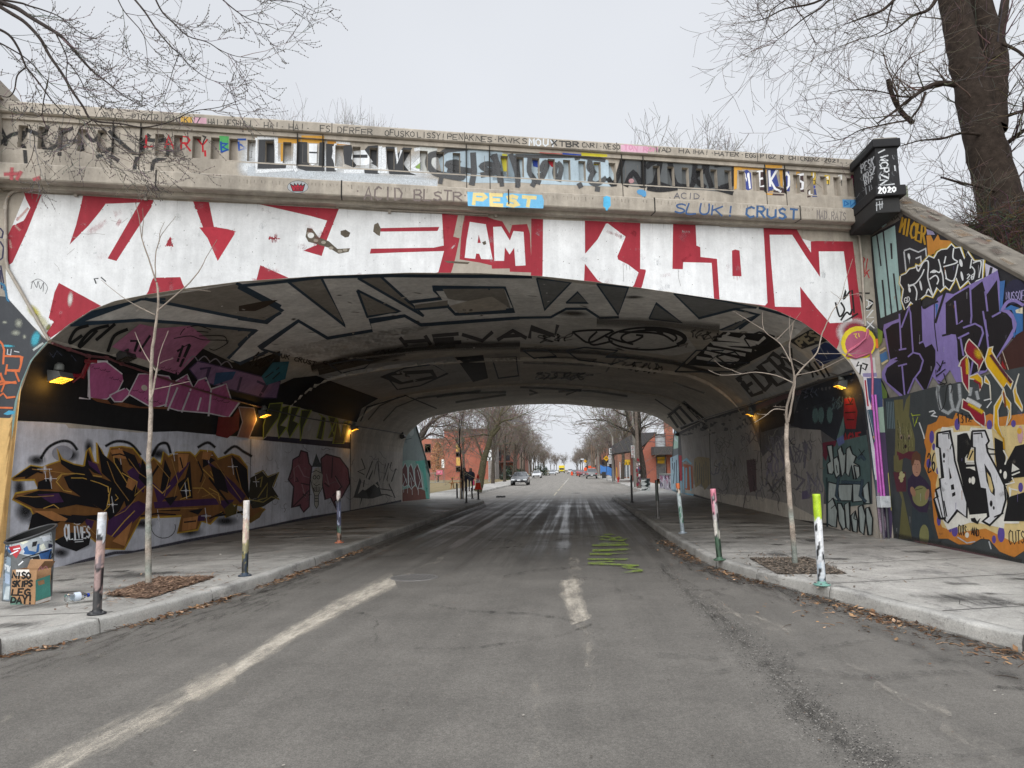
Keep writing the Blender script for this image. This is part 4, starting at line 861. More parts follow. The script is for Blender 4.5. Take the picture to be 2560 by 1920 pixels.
W.poly(DK, u1("95,295 150,240 430,95 520,-40 800,60 1300,420 1900,700 2212,800 2212,1700 150,1700"), L=1)
W.poly(lin('77736b'), u1("75,160 330,-80 540,-90 520,40 430,95 300,160 200,215 100,290"), L=2)
W.lines('46443f', [u1("240,30 300,60 370,10 400,60"), u1("400,-20 430,50 470,0 500,40"), u1("150,180 240,60")], 3)
# mint block letters
W.poly('a7c8c4', u1("112,292 180,262 430,130 470,640 525,1290 380,1350 232,1412 170,900")); W.poly('b5d2ce', u1("240,110 300,80 318,120 250,165"))
for p, w_ in (("180,268 210,480 236,685", 3.6), ("256,890 280,1130 302,1385", 4.6), ("268,215 310,620 385,1345", 4), ("412,800 440,1060 472,1315", 4.4)): W.line(DK, u1(p), w_)
W.poly(DK, u1("362,378 390,376 400,592 378,598"))
q = [u1("530,10")[0], u1("860,130")[0], u1("850,390")[0], u1("495,225")[0]]
text(W, (.03, .025, .02), 'MICER', q, 8, gap=1.4); text(W, 'b38a2a', 'MICER', q, 5.2, gap=1.4)
W.poly('9c97b5', u1("870,180 960,210 990,260 880,260")); W.poly('c98a3c', u1("870,270 930,262 970,350 1030,250 1060,330 1200,340 1240,400 1150,470 1060,450 1000,480 980,520 890,550"))
W.lines('c9ccce', [u1("560,480 640,450 760,500 860,450 870,560"), u1("560,490 590,780"), u1("620,520 640,650 630,520"), u1("720,590 790,560 800,640")], 3.4, soft=.2)
BK = u1("520,830 590,800 640,740 720,720 730,690 780,700 860,610 905,560 980,590 1030,500 1080,470 1160,460 1220,395 1265,450 1330,440 1395,600 1440,505 1530,630 1650,610 1640,860 1560,890 1500,965 1450,880 1340,985 1290,850 1250,900 1185,1015 1130,960 1060,1035 1010,980 950,1115 860,1080 740,1180 720,1245 650,1180 580,1295 535,1170 560,1010 510,930")
W.line('cdb52e', BK, 9, closed=True); W.line('e3e6e6', BK, 5, closed=True); W.poly((.022, .022, .024), BK)
W.lines('e3e6e6', [u1("730,690 760,760 830,640 890,620 900,700 890,830 910,930 960,1100"), u1("640,960 720,930 800,830 840,740"), u1("640,970 700,960 740,1050 730,1160"), u1("930,780 980,750 1050,780 1070,720 1040,600"), u1("920,870 1000,820 1040,880 1020,940"), u1("1070,720 1100,830 1110,970"), u1("1110,700 1300,640 1240,580 1250,450"), u1("1120,650 1140,560"), u1("1140,860 1250,890 1310,670"), u1("1130,750 1150,860"), u1("1500,700 1540,760 1520,870"), u1("1480,720 1500,600"), u1("1520,650 1630,630 1600,850"), u1("870,1070 900,1010 950,1090")], 3.2, smooth=True)
for x, y, a_, b_ in ((630, 970, 2, 6), (640, 1020, 3, 7), (795, 960, 2.5, 13), (1350, 650, 4, 10), (1365, 830, 3, 12), (630, 560, 3, 8), (980, 770, 7, 3)): W.ell('e3e6e6', *u1([(x, y)])[0], a_, b_, -.2)
text(W, 'e3e6e6', 'GD', [u1("560,1120")[0], u1("640,1110")[0], u1("640,1180")[0], u1("570,1210")[0]], 1.8); text(W, 'e3e6e6', '26', [u1("1430,800")[0], u1("1540,790")[0], u1("1530,880")[0], u1("1430,870")[0]], 2)
W.poly('c9c5d8', u1("1680,650 1860,740 1830,860 1700,900")); W.line(DK, u1("1770,720 1740,860"), 7)
# tall lilac and black letters
W.poly(LIL, u1("285,1500 500,1415 600,1340 800,1240 850,1290 1000,1200 1030,1130 1140,1060 1250,1080 1450,960 1660,860 1860,750 1890,900 1910,1250 1990,1270 2090,1370 2130,1500") + u2("2120,100 2080,220 1850,530 1700,720 1600,760 1380,850 1290,860 1200,690 1050,890 960,780 880,960 830,970 700,800 540,1050 500,1050 340,900 260,800 255,720 300,640 370,560 275,150"))
W.poly((.016, .014, .016), u2("310,130 400,60 490,30 530,-110 640,-190 800,-300 820,280 860,380 950,330 1000,420 1000,620 880,950 840,960 720,780 600,1040 560,1050 330,860 300,750 330,660 480,560 372,548"))
W.lines(LIL, [u2("500,-80 525,390"), u2("500,412 590,395"), u2("530,100 640,-190 655,-100 690,450"), u2("625,505 690,450 780,470 830,560 790,700 700,820 620,1010"), u2("490,635 600,608"), u2("540,640 575,1030"), u2("372,560 460,525"), u2("780,320 850,285")], 4)
W.poly((.016, .014, .016), u1("1140,1200 1260,1100 1460,985 1500,1020 1650,900 1700,1080 1850,850 1885,1310 1990,1345 2055,1420 2075,1560") + u2("2070,120 2000,250 1830,540 1690,700 1600,700 1500,760 1370,700 1310,540 1300,300 1280,200 1145,190"))
W.lines(LIL, [u1("1270,1180 1300,1500 1370,1450"), u1("1480,965 1500,1380 1490,1480"), u1("1690,1050 1720,1310"), u1("1700,1080 1860,850"), u1("1660,1320 1690,1500 1725,1659"), u1("1790,1390 1900,1330"), u2("1390,105 1550,50 1640,100 1662,180 1600,360"), u2("1320,250 1460,180"), u2("1350,260 1390,490"), u2("1690,0 1735,390"), u2("1520,560 1480,760")], 4.5)
W.line(LIL, u2("1215,590 1290,740 1370,850"), 9); W.line((.02, .02, .02), u2("985,-250 985,60 1010,280 1030,430"), 2.4); W.line((.02, .02, .02), u1("1130,1060 1000,1470"), 6)
W.lines((.02, .02, .02), [u1("830,1270 1030,1180"), u2("1100,215 1200,190")], 5)
W.poly((.06, .17, .42), u1("1890,905 1965,890 1930,1250 1890,1330")); W.poly((.05, .16, .42), u1("1000,1210 1040,1220 1010,1400"))
W.ell((.03, .03, .06), *u1([(2100, 1050)])[0], 26, 32, .3); W.line(LIL, u1("1930,1290 2000,1190 2100,1170 2212,1230"), 8, smooth=True); text(W, 'a79fc9', 'NUSSOE', [u1("1980,1060")[0], u1("2230,1020")[0], u1("2230,1170")[0], u1("1980,1150")[0]], 1.8)
W.poly((.05, .17, .42), u1("1950,1290 2050,1230 2212,1290 2212,1700 2110,1640 2130,1480 2060,1300")); W.lines((.05, .17, .42), [u2("2150,-20 2160,200"), u2("2095,180 2110,360")], 5); W.poly(CR, u1("2110,1300 2212,1260 2212,1350 2120,1340"))
W.poly((.055, .022, .018), u2("1950,420 2130,200 2300,100 2300,640 1990,700 1840,600 1870,520")); W.line('b9ab9b', u2("1930,430 2020,700"), 2); W.poly('8e2026', u2("1930,560 1990,690 1910,650"))
W.poly('7f9a46', u2("195,110 270,160 262,300 200,380")); W.poly((.07, .19, .40), u2("225,480 320,430 340,540 250,590")); W.lines('d3c79b', [u2("230,430 300,385"), u2("265,605 335,560")], 5); W.line((.02, .02, .02), u2("150,300 190,760 260,860 350,1080"), 6, smooth=True); W.poly('6d8340', u2("225,850 330,1000 330,1080 250,1090"))
# lower, grey ground
W.poly((.058, .066, .068), u2("280,1085 520,1050 660,1010 960,930 1400,850 1800,730 2300,630") + [(2600, 1400), (2600, 1450), (2200, 1380)])
W.lines('b9bec0', [u2("1050,900 1030,1000 1080,1240"), u2("1210,900 1220,1100 1250,1230 1330,1250"), u2("1330,880 1350,1100 1300,1250"), u2("1090,1240 1180,1290 1250,1230"), u2("1500,930 1480,1050"), u2("1570,980 1600,1100")], 7, soft=.7, a=.85)
W.lines('d6d8d8', [u2("920,1270 980,1255 1000,1280 950,1320 1025,1335"), u2("780,1420 840,1590 850,1640"), u2("1680,1110 1760,1090"), u2("1720,1210 1780,1130")], 3)
W.line((.02, .02, .02), u2("1040,920 1045,1100 1085,1240 1140,1130 1160,940 1210,880 1235,920 1220,1010"), 2.2, smooth=True); W.lines((.02, .02, .02), [u2("1020,580 1070,640 1030,720"), u2("1110,560 1060,700"), u2("1090,600 1140,590"), u2("1010,690 1010,780 1140,680"), u2("1120,740 1160,870 1060,900"), u2("1040,840 1140,890")], 2.4)
W.lines('a3b32c', [u2("680,1320 790,1310"), u2("690,1350 710,1470 760,1340 740,1420"), u2("670,1290 690,1330")], 1.8)
OLV = lin('6d6a46')
W.poly((.05, .075, .085), u2("310,1100 430,1090 450,1500 340,1500")); W.lines('8fa3a3', [u2("%d,1130 %d,1500" % (x, x + 15)) for x in range(330, 440, 22)], .9)
W.poly(OLV, u2("430,1105 555,1095 560,1270 600,1100 655,1020 640,1330 700,1560") + u3("720,280 720,420 560,480 520,900 560,1050 680,1640 500,1640 540,1100 470,900 440,560 450,150"))
W.lines('8d8a5e', [u3("%d,%d %d,%d" % (500 + (k * 53) % 190, 20 + k * 37 % 380, 505 + (k * 53) % 190, 110 + k * 37 % 380)) for k in range(22)], 1.0); W.lines('3a3926', [u3("%d,%d %d,%d" % (480 + (k * 71) % 210, k * 47 % 380, 482 + (k * 71) % 210, 70 + k * 47 % 380)) for k in range(18)], 1.0)
W.ell((.28, .22, .15), *u3([(530, 235)])[0], 3.4, 7); W.ell((.28, .22, .15), *u3([(640, 240)])[0], 3.4, 7); W.ell((.03, .02, .02), *u3([(532, 245)])[0], 2, 4); W.ell((.03, .02, .02), *u3([(640, 252)])[0], 2, 4); W.ell((.03, .02, .02), *u3([(590, 365)])[0], 3, 5)
W.poly((.12, .03, .04), u3("470,430 560,470 640,430 740,440 760,520 680,560 590,520 500,560 475,500")); W.poly((.11, .035, .045), u3("420,720 590,720 600,990 470,990")); W.poly('6d6a46', u3("425,490 490,490 520,700 430,710"))
for x, y in ((530, 740), (520, 790), (560, 770), (540, 830)): W.ell('b9b585', *u3([(x, y)])[0], 4, 6, .4)
W.poly((.045, .03, .06), u3("620,820 700,730 800,770 870,830 940,930 940,1050 890,1280 780,1270 690,1190 620,1000")); W.poly((.045, .06, .07), u3("680,1190 780,1280 890,1280 960,1500 1000,1640 900,1640 830,1420 790,1640 680,1640"))
W.ell('b58a74', *u3([(745, 660)])[0], 11, 22); W.poly((.13, .06, .035), u3("670,580 690,470 740,425 800,480 810,600 780,560 720,550 700,620 680,640")); W.lines((.06, .03, .02), [u3("715,610 730,615"), u3("755,615 770,612"), u3("735,720 760,722")], 1.2); W.line('9d6a58', u3("742,640 738,690"), 1)
W.ell('8b8a5c', *u3([(800, 1050)])[0], 21, 26); W.line('3a3926', u3("720,970 830,940"), 1.6); W.ell('a87f66', *u3([(695, 990)])[0], 6, 13, -.3); W.ell('a87f66', *u3([(890, 1030)])[0], 5, 14, .2); W.ell('8b8a5c', *u3([(850, 1600)])[0], 12, 28)
# cream and orange cloud with block letters
W.poly(lin('c9823a'), u3("850,640 880,420 850,300 880,150 900,70 960,50 1020,20 1060,-60 1150,-50 1160,-30 1250,-10 1290,-100 1400,-60 1500,0 1700,-60 1760,-90 1900,-40 2300,-100 2300,1500 2250,1800 2100,1900 1900,1820 1750,1650 1640,1640 1500,1720 1330,1720 1180,1640 1050,1640 990,1420 960,1100 940,850"))
W.poly(lin('dcc58c'), u3("930,480 960,330 1000,160 1050,120 1300,70 1800,90 2300,60 2300,1600 2100,1700 1950,1620 1700,1500 1300,1560 1100,1480 1060,1380 1010,900 1040,760 930,650"))
PUR = lin('5f4f99')
for x, y, a_, b_ in ((957, 235, 6, 16), (985, 370, 4, 9), (915, 600, 6, 12), (1040, 700, 4, 9), (1055, 1390, 5, 13), (1310, 60, 7, 15), (1757, 70, 7, 13), (1275, 1530, 8, 15), (1212, 1510, 3.5, 8), (1920, 1580, 9, 20), (2190, 930, 6, 12), (1820, 1650, 5, 10), (2090, 50, 6, 9)): W.ell(PUR, *u3([(x, y)])[0], a_, b_)
text(W, (.02, .02, .02), '26', [u3("890,450")[0], u3("1000,450")[0], u3("1010,690")[0], u3("900,720")[0]], 3.2, sm=True)
text(W, (.02, .02, .02), '1312', [u2("1300,1270")[0], u2("1500,1310")[0], u2("1500,1400")[0], u2("1310,1440")[0]], 2.6)
WA_ = lin('dcdde0'); BK2 = (.015, .015, .016)
W.poly('e6e4da', u3("1100,95 1250,110 1260,170 1480,150 1500,100 1790,130 1820,400 1840,700 2000,900 2000,1160 1960,1500 1600,1420 1480,1420 1180,1520 1000,1180 1000,1000 1070,900 1000,400 1010,330"), L=None)
W.poly(BK2, u3("1310,210 1400,180 1450,180 1520,330 1500,400 1420,520 1420,590 1600,590 1600,640 1450,650 1560,700 1620,950 1690,950 1720,1290 1480,1310 1440,1100 1310,560"))
W.poly(lin('dcc58c'), u3("1480,420 1540,400 1560,560 1450,560")); W.lines(BK2, [u3("1450,520 1500,370"), u3("1480,540 1530,430")], 3.4); W.lines('e6e4da', [u3("1440,605 1580,605"), u3("1440,660 1580,660")], 2.6)
W.outl(WA_, BK2, u3("1035,180 1210,150 1260,390 1280,560 1450,1140 1445,1350 1315,1250 1180,1425 1140,1385 1150,1360 1070,1360 990,1090 1040,1060 1015,965 1080,925 1070,810 1112,800 1072,390 1035,370"), 4.6)
W.lines(BK2, [u3("1040,1060 1110,1350"), u3("1080,925 1150,1360"), u3("1130,1120 1170,1330")], 3); W.poly(BK2, u3("1200,650 1238,800 1208,822")); W.poly(BK2, u3("1225,900 1265,885 1275,960 1230,965")); W.poly(BK2, u3("1240,1015 1285,990 1290,1040 1245,1062")); W.ell(BK2, *u3([(1130, 490)])[0], 3, 7); W.ell(BK2, *u3([(1130, 570)])[0], 2, 3.5); W.lines(BK2, [u3("1110,190 1190,185 1200,260"), u3("1215,400 1245,300 1265,400")], 2.6)
W.outl(WA_, BK2, u3("1520,155 1700,145 1755,290 1720,340 1735,440 1870,690 1970,900 1988,1100 1935,1290 1830,1390 1765,1455 1668,1400 1745,1335 1700,950 1620,940 1560,560 1560,380 1512,370"), 4.8)
W.poly(BK2, u3("1690,600 1780,740 1838,960 1835,1050 1780,1000 1720,840")); W.poly(lin('dcc58c'), u3("1725,720 1780,800 1815,950 1800,1010 1760,940")); W.ell(BK2, *u3([(1785, 1155)])[0], 3.6, 8); W.ell(BK2, *u3([(1822, 1215)])[0], 2.4, 4.5); W.lines(BK2, [u3("1830,1340 1950,1290"), u3("1545,190 1650,180 1660,240"), u3("1720,390 1830,410"), u3("1750,470 1835,470")], 3.4)
W.poly(BK2, u3("1830,240 1950,300 1975,420 1990,600 2120,360 2300,320 2300,780 2100,800 1980,930 2040,1060 2300,980 2300,1400 1960,1400 2010,1150 1990,920 1870,690 1840,480"))
W.poly('e6e4da', u3("2080,600 2180,680 2070,720")); W.ell('e6e4da', *u3([(1980, 760)])[0], 4.5, 10); W.ell('e6e4da', *u3([(1918, 710)])[0], 2.6, 5); W.lines('e6e4da', [u3("1960,420 2010,520 1980,610"), u3("2080,760 2180,720"), u3("1990,890 2110,860 2080,800"), u3("2040,930 2050,1060 2060,950 2150,970")], 3.6); W.ell('e6e4da', *u3([(1490, 835)])[0], 3, 7); W.ell('e6e4da', *u3([(1535, 835)])[0], 5, 10); W.ell(lin('c9a0a8'), *u3([(2190, 200)])[0], 7, 22); W.ell('d9a83a', *u3([(2180, 150)])[0], 6, 8)
W.poly(BK2, u3("1500,1360 1560,1350 1590,1400 1640,1350 1600,1440 1510,1400")); W.poly('e6e4da', u3("1940,1400 2180,1400 2170,1430 1950,1430"))
text(W, BK2, 'CUTS', [u3("1325,1450")[0], u3("1440,1470")[0], u3("1440,1590")[0], u3("1330,1590")[0]], 2.2, gap=1); text(W, BK2, 'AND..', [u3("1510,1480")[0], u3("1690,1520")[0], u3("1690,1640")[0], u3("1510,1580")[0]], 2.2, gap=1); text(W, BK2, 'CUTS', [u3("2020,1530")[0], u3("2240,1540")[0], u3("2240,1700")[0], u3("2030,1720")[0]], 2.4, gap=1)
W.ell('d9d4c6', *u3([(1450, 1590)])[0], 5, 7); W.lines('b9bcc0', [u3("1320,1620 1450,1700 1560,1680"), u3("1750,1680 1780,1780")], 3)
# flame letters
RE, YE = lin('8f2233'), lin('d9ab1d')
def flame(p, c): W.poly(c, u2(p)); W.line('d3cfc0', u2(p), 2.8, closed=True)
flame("1470,262 1590,380 1680,540 1640,620 1600,715 1590,620 1440,480 1412,420 1430,330", RE); W.ell('d6b02a', *u2([(1600, 470)])[0], 12, 18, -.5, soft=.7)
flame("1440,480 1470,600 1470,900 1470,1010 1440,960 1380,850 1360,650 1330,640 1360,560", RE); W.line('d6b02a', u2("1440,530 1450,750"), 6, soft=.7)
flame("1740,385 1800,370 1790,430 1850,540 1950,700 2080,850 2050,950 1995,870 1940,945 1720,650 1690,560", YE); W.line((.10, .02, .04), u2("1770,480 1900,660 2060,870"), 7, soft=.5)
flame("1390,1090 1500,1160 1690,1280 1705,1400 1690,1485 1560,1390 1480,1270 1375,1220", RE); W.line('d6b02a', u2("1470,1150 1600,1230 1670,1280"), 9, soft=.6); W.line('d3d4d2', u2("1440,1090 1560,1150 1640,1200"), 10, soft=.4)
flame("1480,780 1590,740 1650,800 1660,880 1620,980 1610,880 1540,820 1480,810", YE); W.line('8f2233', u2("1540,830 1620,880 1630,950"), 5, soft=.6)
flame("1700,770 1760,860 1780,1110 1770,900 1690,860", YE); flame("1950,1000 1830,1190 1820,1500 1960,1650 1890,1450 1880,1250 1940,1100", YE); flame("1960,940 1990,1050 2060,1150 2060,1350 2000,1460 2040,1250 1960,1130 1940,1000", YE); flame("2165,740 2120,900 2130,1000 2212,1190 2212,1260 2110,1130 2085,980", YE); W.line((.25, .06, .02), u2("1960,1000 1990,1200"), 4, soft=.5)
W.line('c99a28', u3("1840,60 1880,170 1960,260 1970,400"), 4)
rw = random.Random(31)
for k in range(110):                                               # overspray, drips and worn places
    x, y = rw.uniform(2235, 2555), rw.uniform(660, 1380)
    if k % 3: W.line(rw.choice(['6f6b70', '3a3a3c', 'a39bb5', '54504c', '8a8378', '2b2b2e']), [(x, y), (x + rw.uniform(-14, 14), y + rw.uniform(-6, 14))], rw.uniform(3, 12), soft=.9, a=rw.uniform(.3, .5), mat='worn')
    else: W.line(rw.choice(['8a7bb5', '1c1c1e', 'd9d9dc', 'c9823a']), [(x, y), (x + rw.uniform(-.6, .6), y + rw.uniform(6, 26))], rw.uniform(.6, 1.4), a=.75, taper=.5)
W.line((.05, .047, .043), [(2240, 1338), (2400, 1370), (2560, 1402)], 9, soft=.8, a=.7)
# foot of the wall
W.lines((.20, .09, .10), [[(2290, 1352), (2420, 1378)], [(2380, 1370), (2500, 1395)]], 3, soft=.7, a=.6)
wb.build('wall_face', wing, world=True); q = wc.build('sloping_coping', wing, world=True)
# ------------------------------------------------------------------ paint inside the barrel
V = Vault(vault, sub=13); V.mat = 'vaultwall'; V.step = .0007
k3, k4, kr = Z(600, 660, 3.16), Z(1300, 660, 2.602), Z(1600, 780, 3.456); k5 = Z(560, 1000, 4.424); ka = Z(0, 1100, 3.16)
LT, NVY, DGY = lin('d9d7d3'), (.030, .055, .085), (.26, .24, .21)
# soffit: a pale field with the block word's navy edges
V.poly(LT, zl("640,322 900,215 1110,150 1400,95 1900,20") + k3("300,135 640,100 1200,88 2300,95") + k4("100,88 420,130 1000,185 1560,285 1880,385 1870,400 1780,480 1700,520 1450,460 900,370 560,360 240,350 0,350") + k3("2200,430 1600,470 1300,560 1250,680 900,720 660,780 220,690 0,780") + zl("1800,620 2030,400 1100,310"), L=1)
V.poly(lin('c6c3be'), k3("2200,420 1430,480 690,590 250,690 480,740 900,740 1200,680 1700,620 2300,630") + k4("700,560 1000,600 1150,560 1050,420 500,350"), L=1)
for p in ("380,140 832,490 640,105", "930,110 1452,412 1335,300 1105,92"): V.poly(DGY, k3(p)); V.line(NVY, k3(p), 6.5, closed=True)
V.poly(DGY, zl("1160,150 1900,25 2212,215 2212,260 2080,330 1850,290")); V.poly(DGY, k3("-10,175 330,375 210,462 -10,430"))
V.line(NVY, zl("1150,150 1850,290 2090,330 2212,260"), 8); V.line(NVY, zl("1870,25 2212,205"), 8)
V.lines(NVY, [k3("-10,185 340,372 212,462 -10,430"), k3("-10,520 125,522 -10,640"), k3("0,785 215,690 150,665 460,448 690,585 1045,525 1022,450 1300,408 1430,480 2200,425"), k3("1340,300 1590,270 1520,190 2095,188 2165,365 1700,395 1640,330 1380,355"), k3("930,212 1008,412 1255,380 930,212"), k3("0,172 300,142 640,103 1200,90 2300,100")], 8)
V.poly(DGY, k3("945,225 1010,405 1240,375")); V.poly(DGY, k3("1600,195 2085,192 2140,350 2000,300 1700,285 1640,270")); V.poly(lin('b5ada1'), k3("1650,330 1800,290 1990,255 2110,330 2100,360 1730,385")); V.poly(DGY, k3("1380,320 1640,285 1640,325 1380,350"))
V.poly((.05, .035, .025), k3("-10,330 200,290 300,282 200,340 120,370 -10,372"))
V.line(NVY, zl("560,355 1100,315 1500,345 2020,400 1800,620 1900,660"), 8); V.line(NVY, zl("640,325 1110,152 1300,150"), 6); V.line(NVY, zl("2212,420 2060,540 2212,590"), 7); V.poly(NVY, zl("560,350 720,245 1100,150 1110,160 650,325 1000,315"))
for p in ("108,92 160,298 330,122", "500,130 640,332 705,152", "840,355 885,255 1055,382", "1000,190 1165,352 1400,290 1540,285 1300,235", "1395,425 1550,330 1420,380 1300,430", "300,252 375,182 442,252"): V.poly((.19, .195, .195), k4(p)); V.line(NVY, k4(p), 4, closed=True)
V.lines(NVY, [k4("0,348 200,345 300,290 430,290 520,350 640,345"), k4("1165,352 1400,292 1555,330 1430,420"), k4("1560,285 1720,330 1880,390")], 6)
V.ell((.07, .065, .06), *k4([(740, 215)])[0], 30, 5, soft=.8); V.ell((.08, .07, .06), *k4([(350, 320)])[0], 50, 9, .05, soft=.8); V.line((.13, .12, .11), k4("500,370 900,390 1300,420"), 18, soft=.8, a=.7)
text(V, (.075, .07, .072), 'HEVAN', [k3("1255,590")[0], k4("240,403")[0], k4("240,464")[0], k3("1310,645")[0]], 9, gap=1)
V.lines((.02, .018, .018), [k4([(830 + 250 * math.cos(t), 485 + 72 * math.sin(t)) for t in np.linspace(0, 2 * PI, 26)]), k4([(840 + 180 * math.cos(t), 480 + 50 * math.sin(t)) for t in np.linspace(2.2, 6.6, 18)]), k4("345,440 440,430 600,430 560,460 450,510 380,470 345,440"), k4("500,440 450,490 480,525 600,500"), k4("560,470 700,510 800,470 760,460"), k4("650,440 900,450 1000,500"), k4("860,420 930,450")], 5, smooth=True)
V.line((.02, .018, .018), k4([(830 + 245 * math.cos(t), 485 + 66 * math.sin(t)) for t in np.linspace(-1.6, .6, 14)]), 11)
# damp stains along the joints; pale lines paint the lit edge of the step
V.lines((.035, .030, .027), [k3("560,820 800,760 1100,700 1400,650 2212,640"), k3("620,860 1000,770 1300,690")], 16, soft=.7, a=.8); V.lines((.03, .027, .025), [k4("0,555 500,575 1000,640 1300,720"), k3("700,790 1250,690 1700,640")], 9, soft=.5, a=.8); V.line('a9a49c', k3("900,745 1400,690 1800,665 2212,655"), 5, soft=.6, a=.5); V.line('8f8b86', k4("0,545 300,550 700,590 1080,640"), 6, soft=.6, a=.5)
# second and third bay of the soffit
V.poly(lin('a9a8a6'), k3("610,880 1000,790 1680,725 1840,920 1200,1040 1080,1055")); V.poly((.05, .05, .052), k3("1700,735 1920,715 1960,900 1840,930")); V.poly(lin('aaa49c'), k3("1930,712 2212,700 2212,920 1970,935")); V.poly((.06, .058, .06), k3("1100,890 1200,850 1520,830 1560,900 1260,950"))
V.poly(lin('a9a8a6'), k3("1190,880 1500,860 1520,880 1280,930")); V.lines('8b8a8a', [k4("150,610 300,605 500,620 420,650 150,640"), k4("200,700 480,720 350,740 100,740"), k4("560,700 640,590"), k4("640,620 690,640 640,680"), k4("1000,770 1200,840"), k4("20,640 480,660")], 4, soft=.5, a=.55)
V.lines((.03, .03, .03), [k4("0,800 200,810 500,830 700,860"), k4("60,820 110,840 60,850"), k4("250,830 400,820 300,850"), k3("1400,1060 1700,1020 2100,1010"), k3("1550,1050 1900,1000"), k3("1700,1090 2100,1030")], 5, soft=.5, a=.7)
V.poly((.012, .011, .012), k3("420,900 600,880 1090,1060 960,1140 920,1250 700,1200 420,1120 200,1080 250,980"))
V.lines('55524f', [k3("1010,1230 1100,1120 1250,1050"), k3("1130,1240 1230,1130 1400,1060")], 3, soft=.4, a=.7); V.lines((.05, .05, .05), [k3("950,1240 1000,1130 1300,1040"), k3("1300,1035 1550,1140"), k4("960,1000 1080,900 1130,960"), k4("1340,660 1470,780 1500,890"), k4("880,880 1000,960")], 3)
# left wall, from the top down
V.poly(DGY, zl("400,470 560,352 1000,318 1500,350 2000,400 1800,640 1500,620 1000,560 880,590"), L=1)
V.lines((.012, .012, .012), [zl("690,360 600,390 550,470 560,495 640,440"), zl("850,360 720,400 630,500 640,520 760,400"), zl("1000,390 900,440 850,560"), zl("900,350 760,470")], 8, smooth=True)
PK, PK2 = lin('b0718f'), lin('a05f7d'); V.poly(PK, zl("880,525 1100,345 1250,380 1500,360 1600,480 1400,700 1380,740 1250,700 1180,640 1050,600")); V.poly(PK, zl("1500,360 1660,480 1580,560 1400,750 1350,600"))
V.lines((.02, .015, .02), [zl("1030,480 1090,480 1060,560"), zl("1180,440 1100,560"), zl("1400,560 1500,500 1420,680"), zl("1440,520 1400,640")], 6); V.lines((.02, .02, .02), [zl("1370,460 1500,440 1600,470 1800,480 1700,550 1650,540"), zl("1420,430 1460,380 1560,360 1660,390"), zl("1520,400 1640,410"), zl("1570,440 1760,440 1790,500")], 2.2, smooth=True)
V.poly((.012, .012, .013), zl("380,500 860,590 1000,640 1250,720 1400,640 1600,540 1830,650 2000,640 2212,560 2212,900 2100,1240 1700,1230 1160,1200 540,1130 120,1110 140,950 250,640"), L=2)
V.lines('8d8890', [zl("1450,680 1520,600 1560,640"), zl("1560,640 1610,600 1650,640"), zl("1650,650 1700,620 1740,660"), zl("1740,670 1790,640 1830,690")], 3, smooth=True); V.lines((.045, .05, .07), [zl("390,570 420,610 450,560 490,600"), zl("600,640 560,590")], 4, soft=.6)
V.outl(lin('8f6f93'), lin('4a3c5c'), zl("1490,700 1560,640 1900,720 2212,800 2180,930 2080,930 1800,860 1560,790"), 3); V.lines('4a3c5c', [zl("1580,700 1650,690 1620,800"), zl("1720,760 1760,850"), zl("1900,770 1870,880"), zl("2030,800 2100,830 2050,910")], 6); V.poly('33587f', zl("1700,730 1860,720 1830,780 1680,830")); V.poly('2f6d80', zl("2060,760 2150,650 2280,640 2250,780 2100,830")); V.lines('15222b', [zl("2090,770 2200,690"), zl("2150,780 2212,720")], 3)
# pink letters on black
PP = lin('b25f8c')
for p in ("700,660 830,640 985,760 930,870 840,940 760,945 695,920", "860,910 990,850 1030,890 960,960 900,960", "1010,900 1090,740 1190,740 1330,760 1380,850 1320,980 1200,1010", "1340,820 1410,780 1470,745 1520,850 1560,790 1620,770 1660,860 1780,820 1820,940 1890,960 1800,1085 1640,1050 1400,1030 1300,1000"):
    V.poly(PP, zl(p)); V.line('d6d0d6', zl(p), 3, closed=True)
V.poly((.18, .07, .03), zl("700,925 840,945 870,980 960,965 1100,1000 1330,1000 1330,1020 1000,1005 760,960")); V.poly((.015, .012, .013), zl("960,740 1080,740 1030,830 980,860"))
for k in range(70):
    x, y = 720 + (k * 137) % 1080, 690 + (k * 83) % 330
    if y > 650 + max(0, (x - 900)) * .1 and not (940 < x < 1040 and y < 880): V.line((.10, .03, .06), zl([(x, y), (x + 14, y - 12 + (k % 3) * 10)]), 1.4)
V.lines('d6d0d6', [zl("1395,850 1320,1025"), zl("1500,860 1430,1040"), zl("1580,930 1555,1025"), zl("1660,870 1640,1070"), zl("690,700 700,940 620,930"), zl("660,720 700,640 840,640")], 4.5); V.line('8e2430', zl("560,750 640,760 700,640 760,640"), 9, soft=.5)
V.ell('c9bfb2', *zl([(1135, 850)])[0], 8, 7, .6); V.poly((.16, .015, .02), zl("1720,1080 1830,1080 1890,990 1880,1180 1790,1250 1700,1230")); V.outl(lin('7d5a55'), '9d8f92', zl("1880,1000 2000,1010 2020,1100 1960,1250 1870,1240 1910,1120"), 2.5)
# yellow green throw-ups higher up the wall
for p in ("500,40 640,30 600,190 500,330 430,430 430,280", "640,80 720,60 700,180 620,280 690,300 600,420 580,280", "740,80 830,80 760,230 820,260 720,420 690,330", "850,110 960,110 870,300 840,450 830,250", "1040,150 1080,180 1020,420 1080,440 1120,200", "1150,180 1240,200 1150,420 1220,400", "1250,210 1290,400 1330,240 1380,230 1320,480 1200,480"):
    V.poly((.06, .065, .03), k5(p)); V.line('a3ab4c', k5(p), 2.4, closed=True)
V.poly((.03, .025, .05), k5("0,430 300,450 600,460 1400,540 1400,470 480,400 430,440"), L=2); V.ell((.5, .48, .45), *k5([(935, 300)])[0], 5, 10, .3)
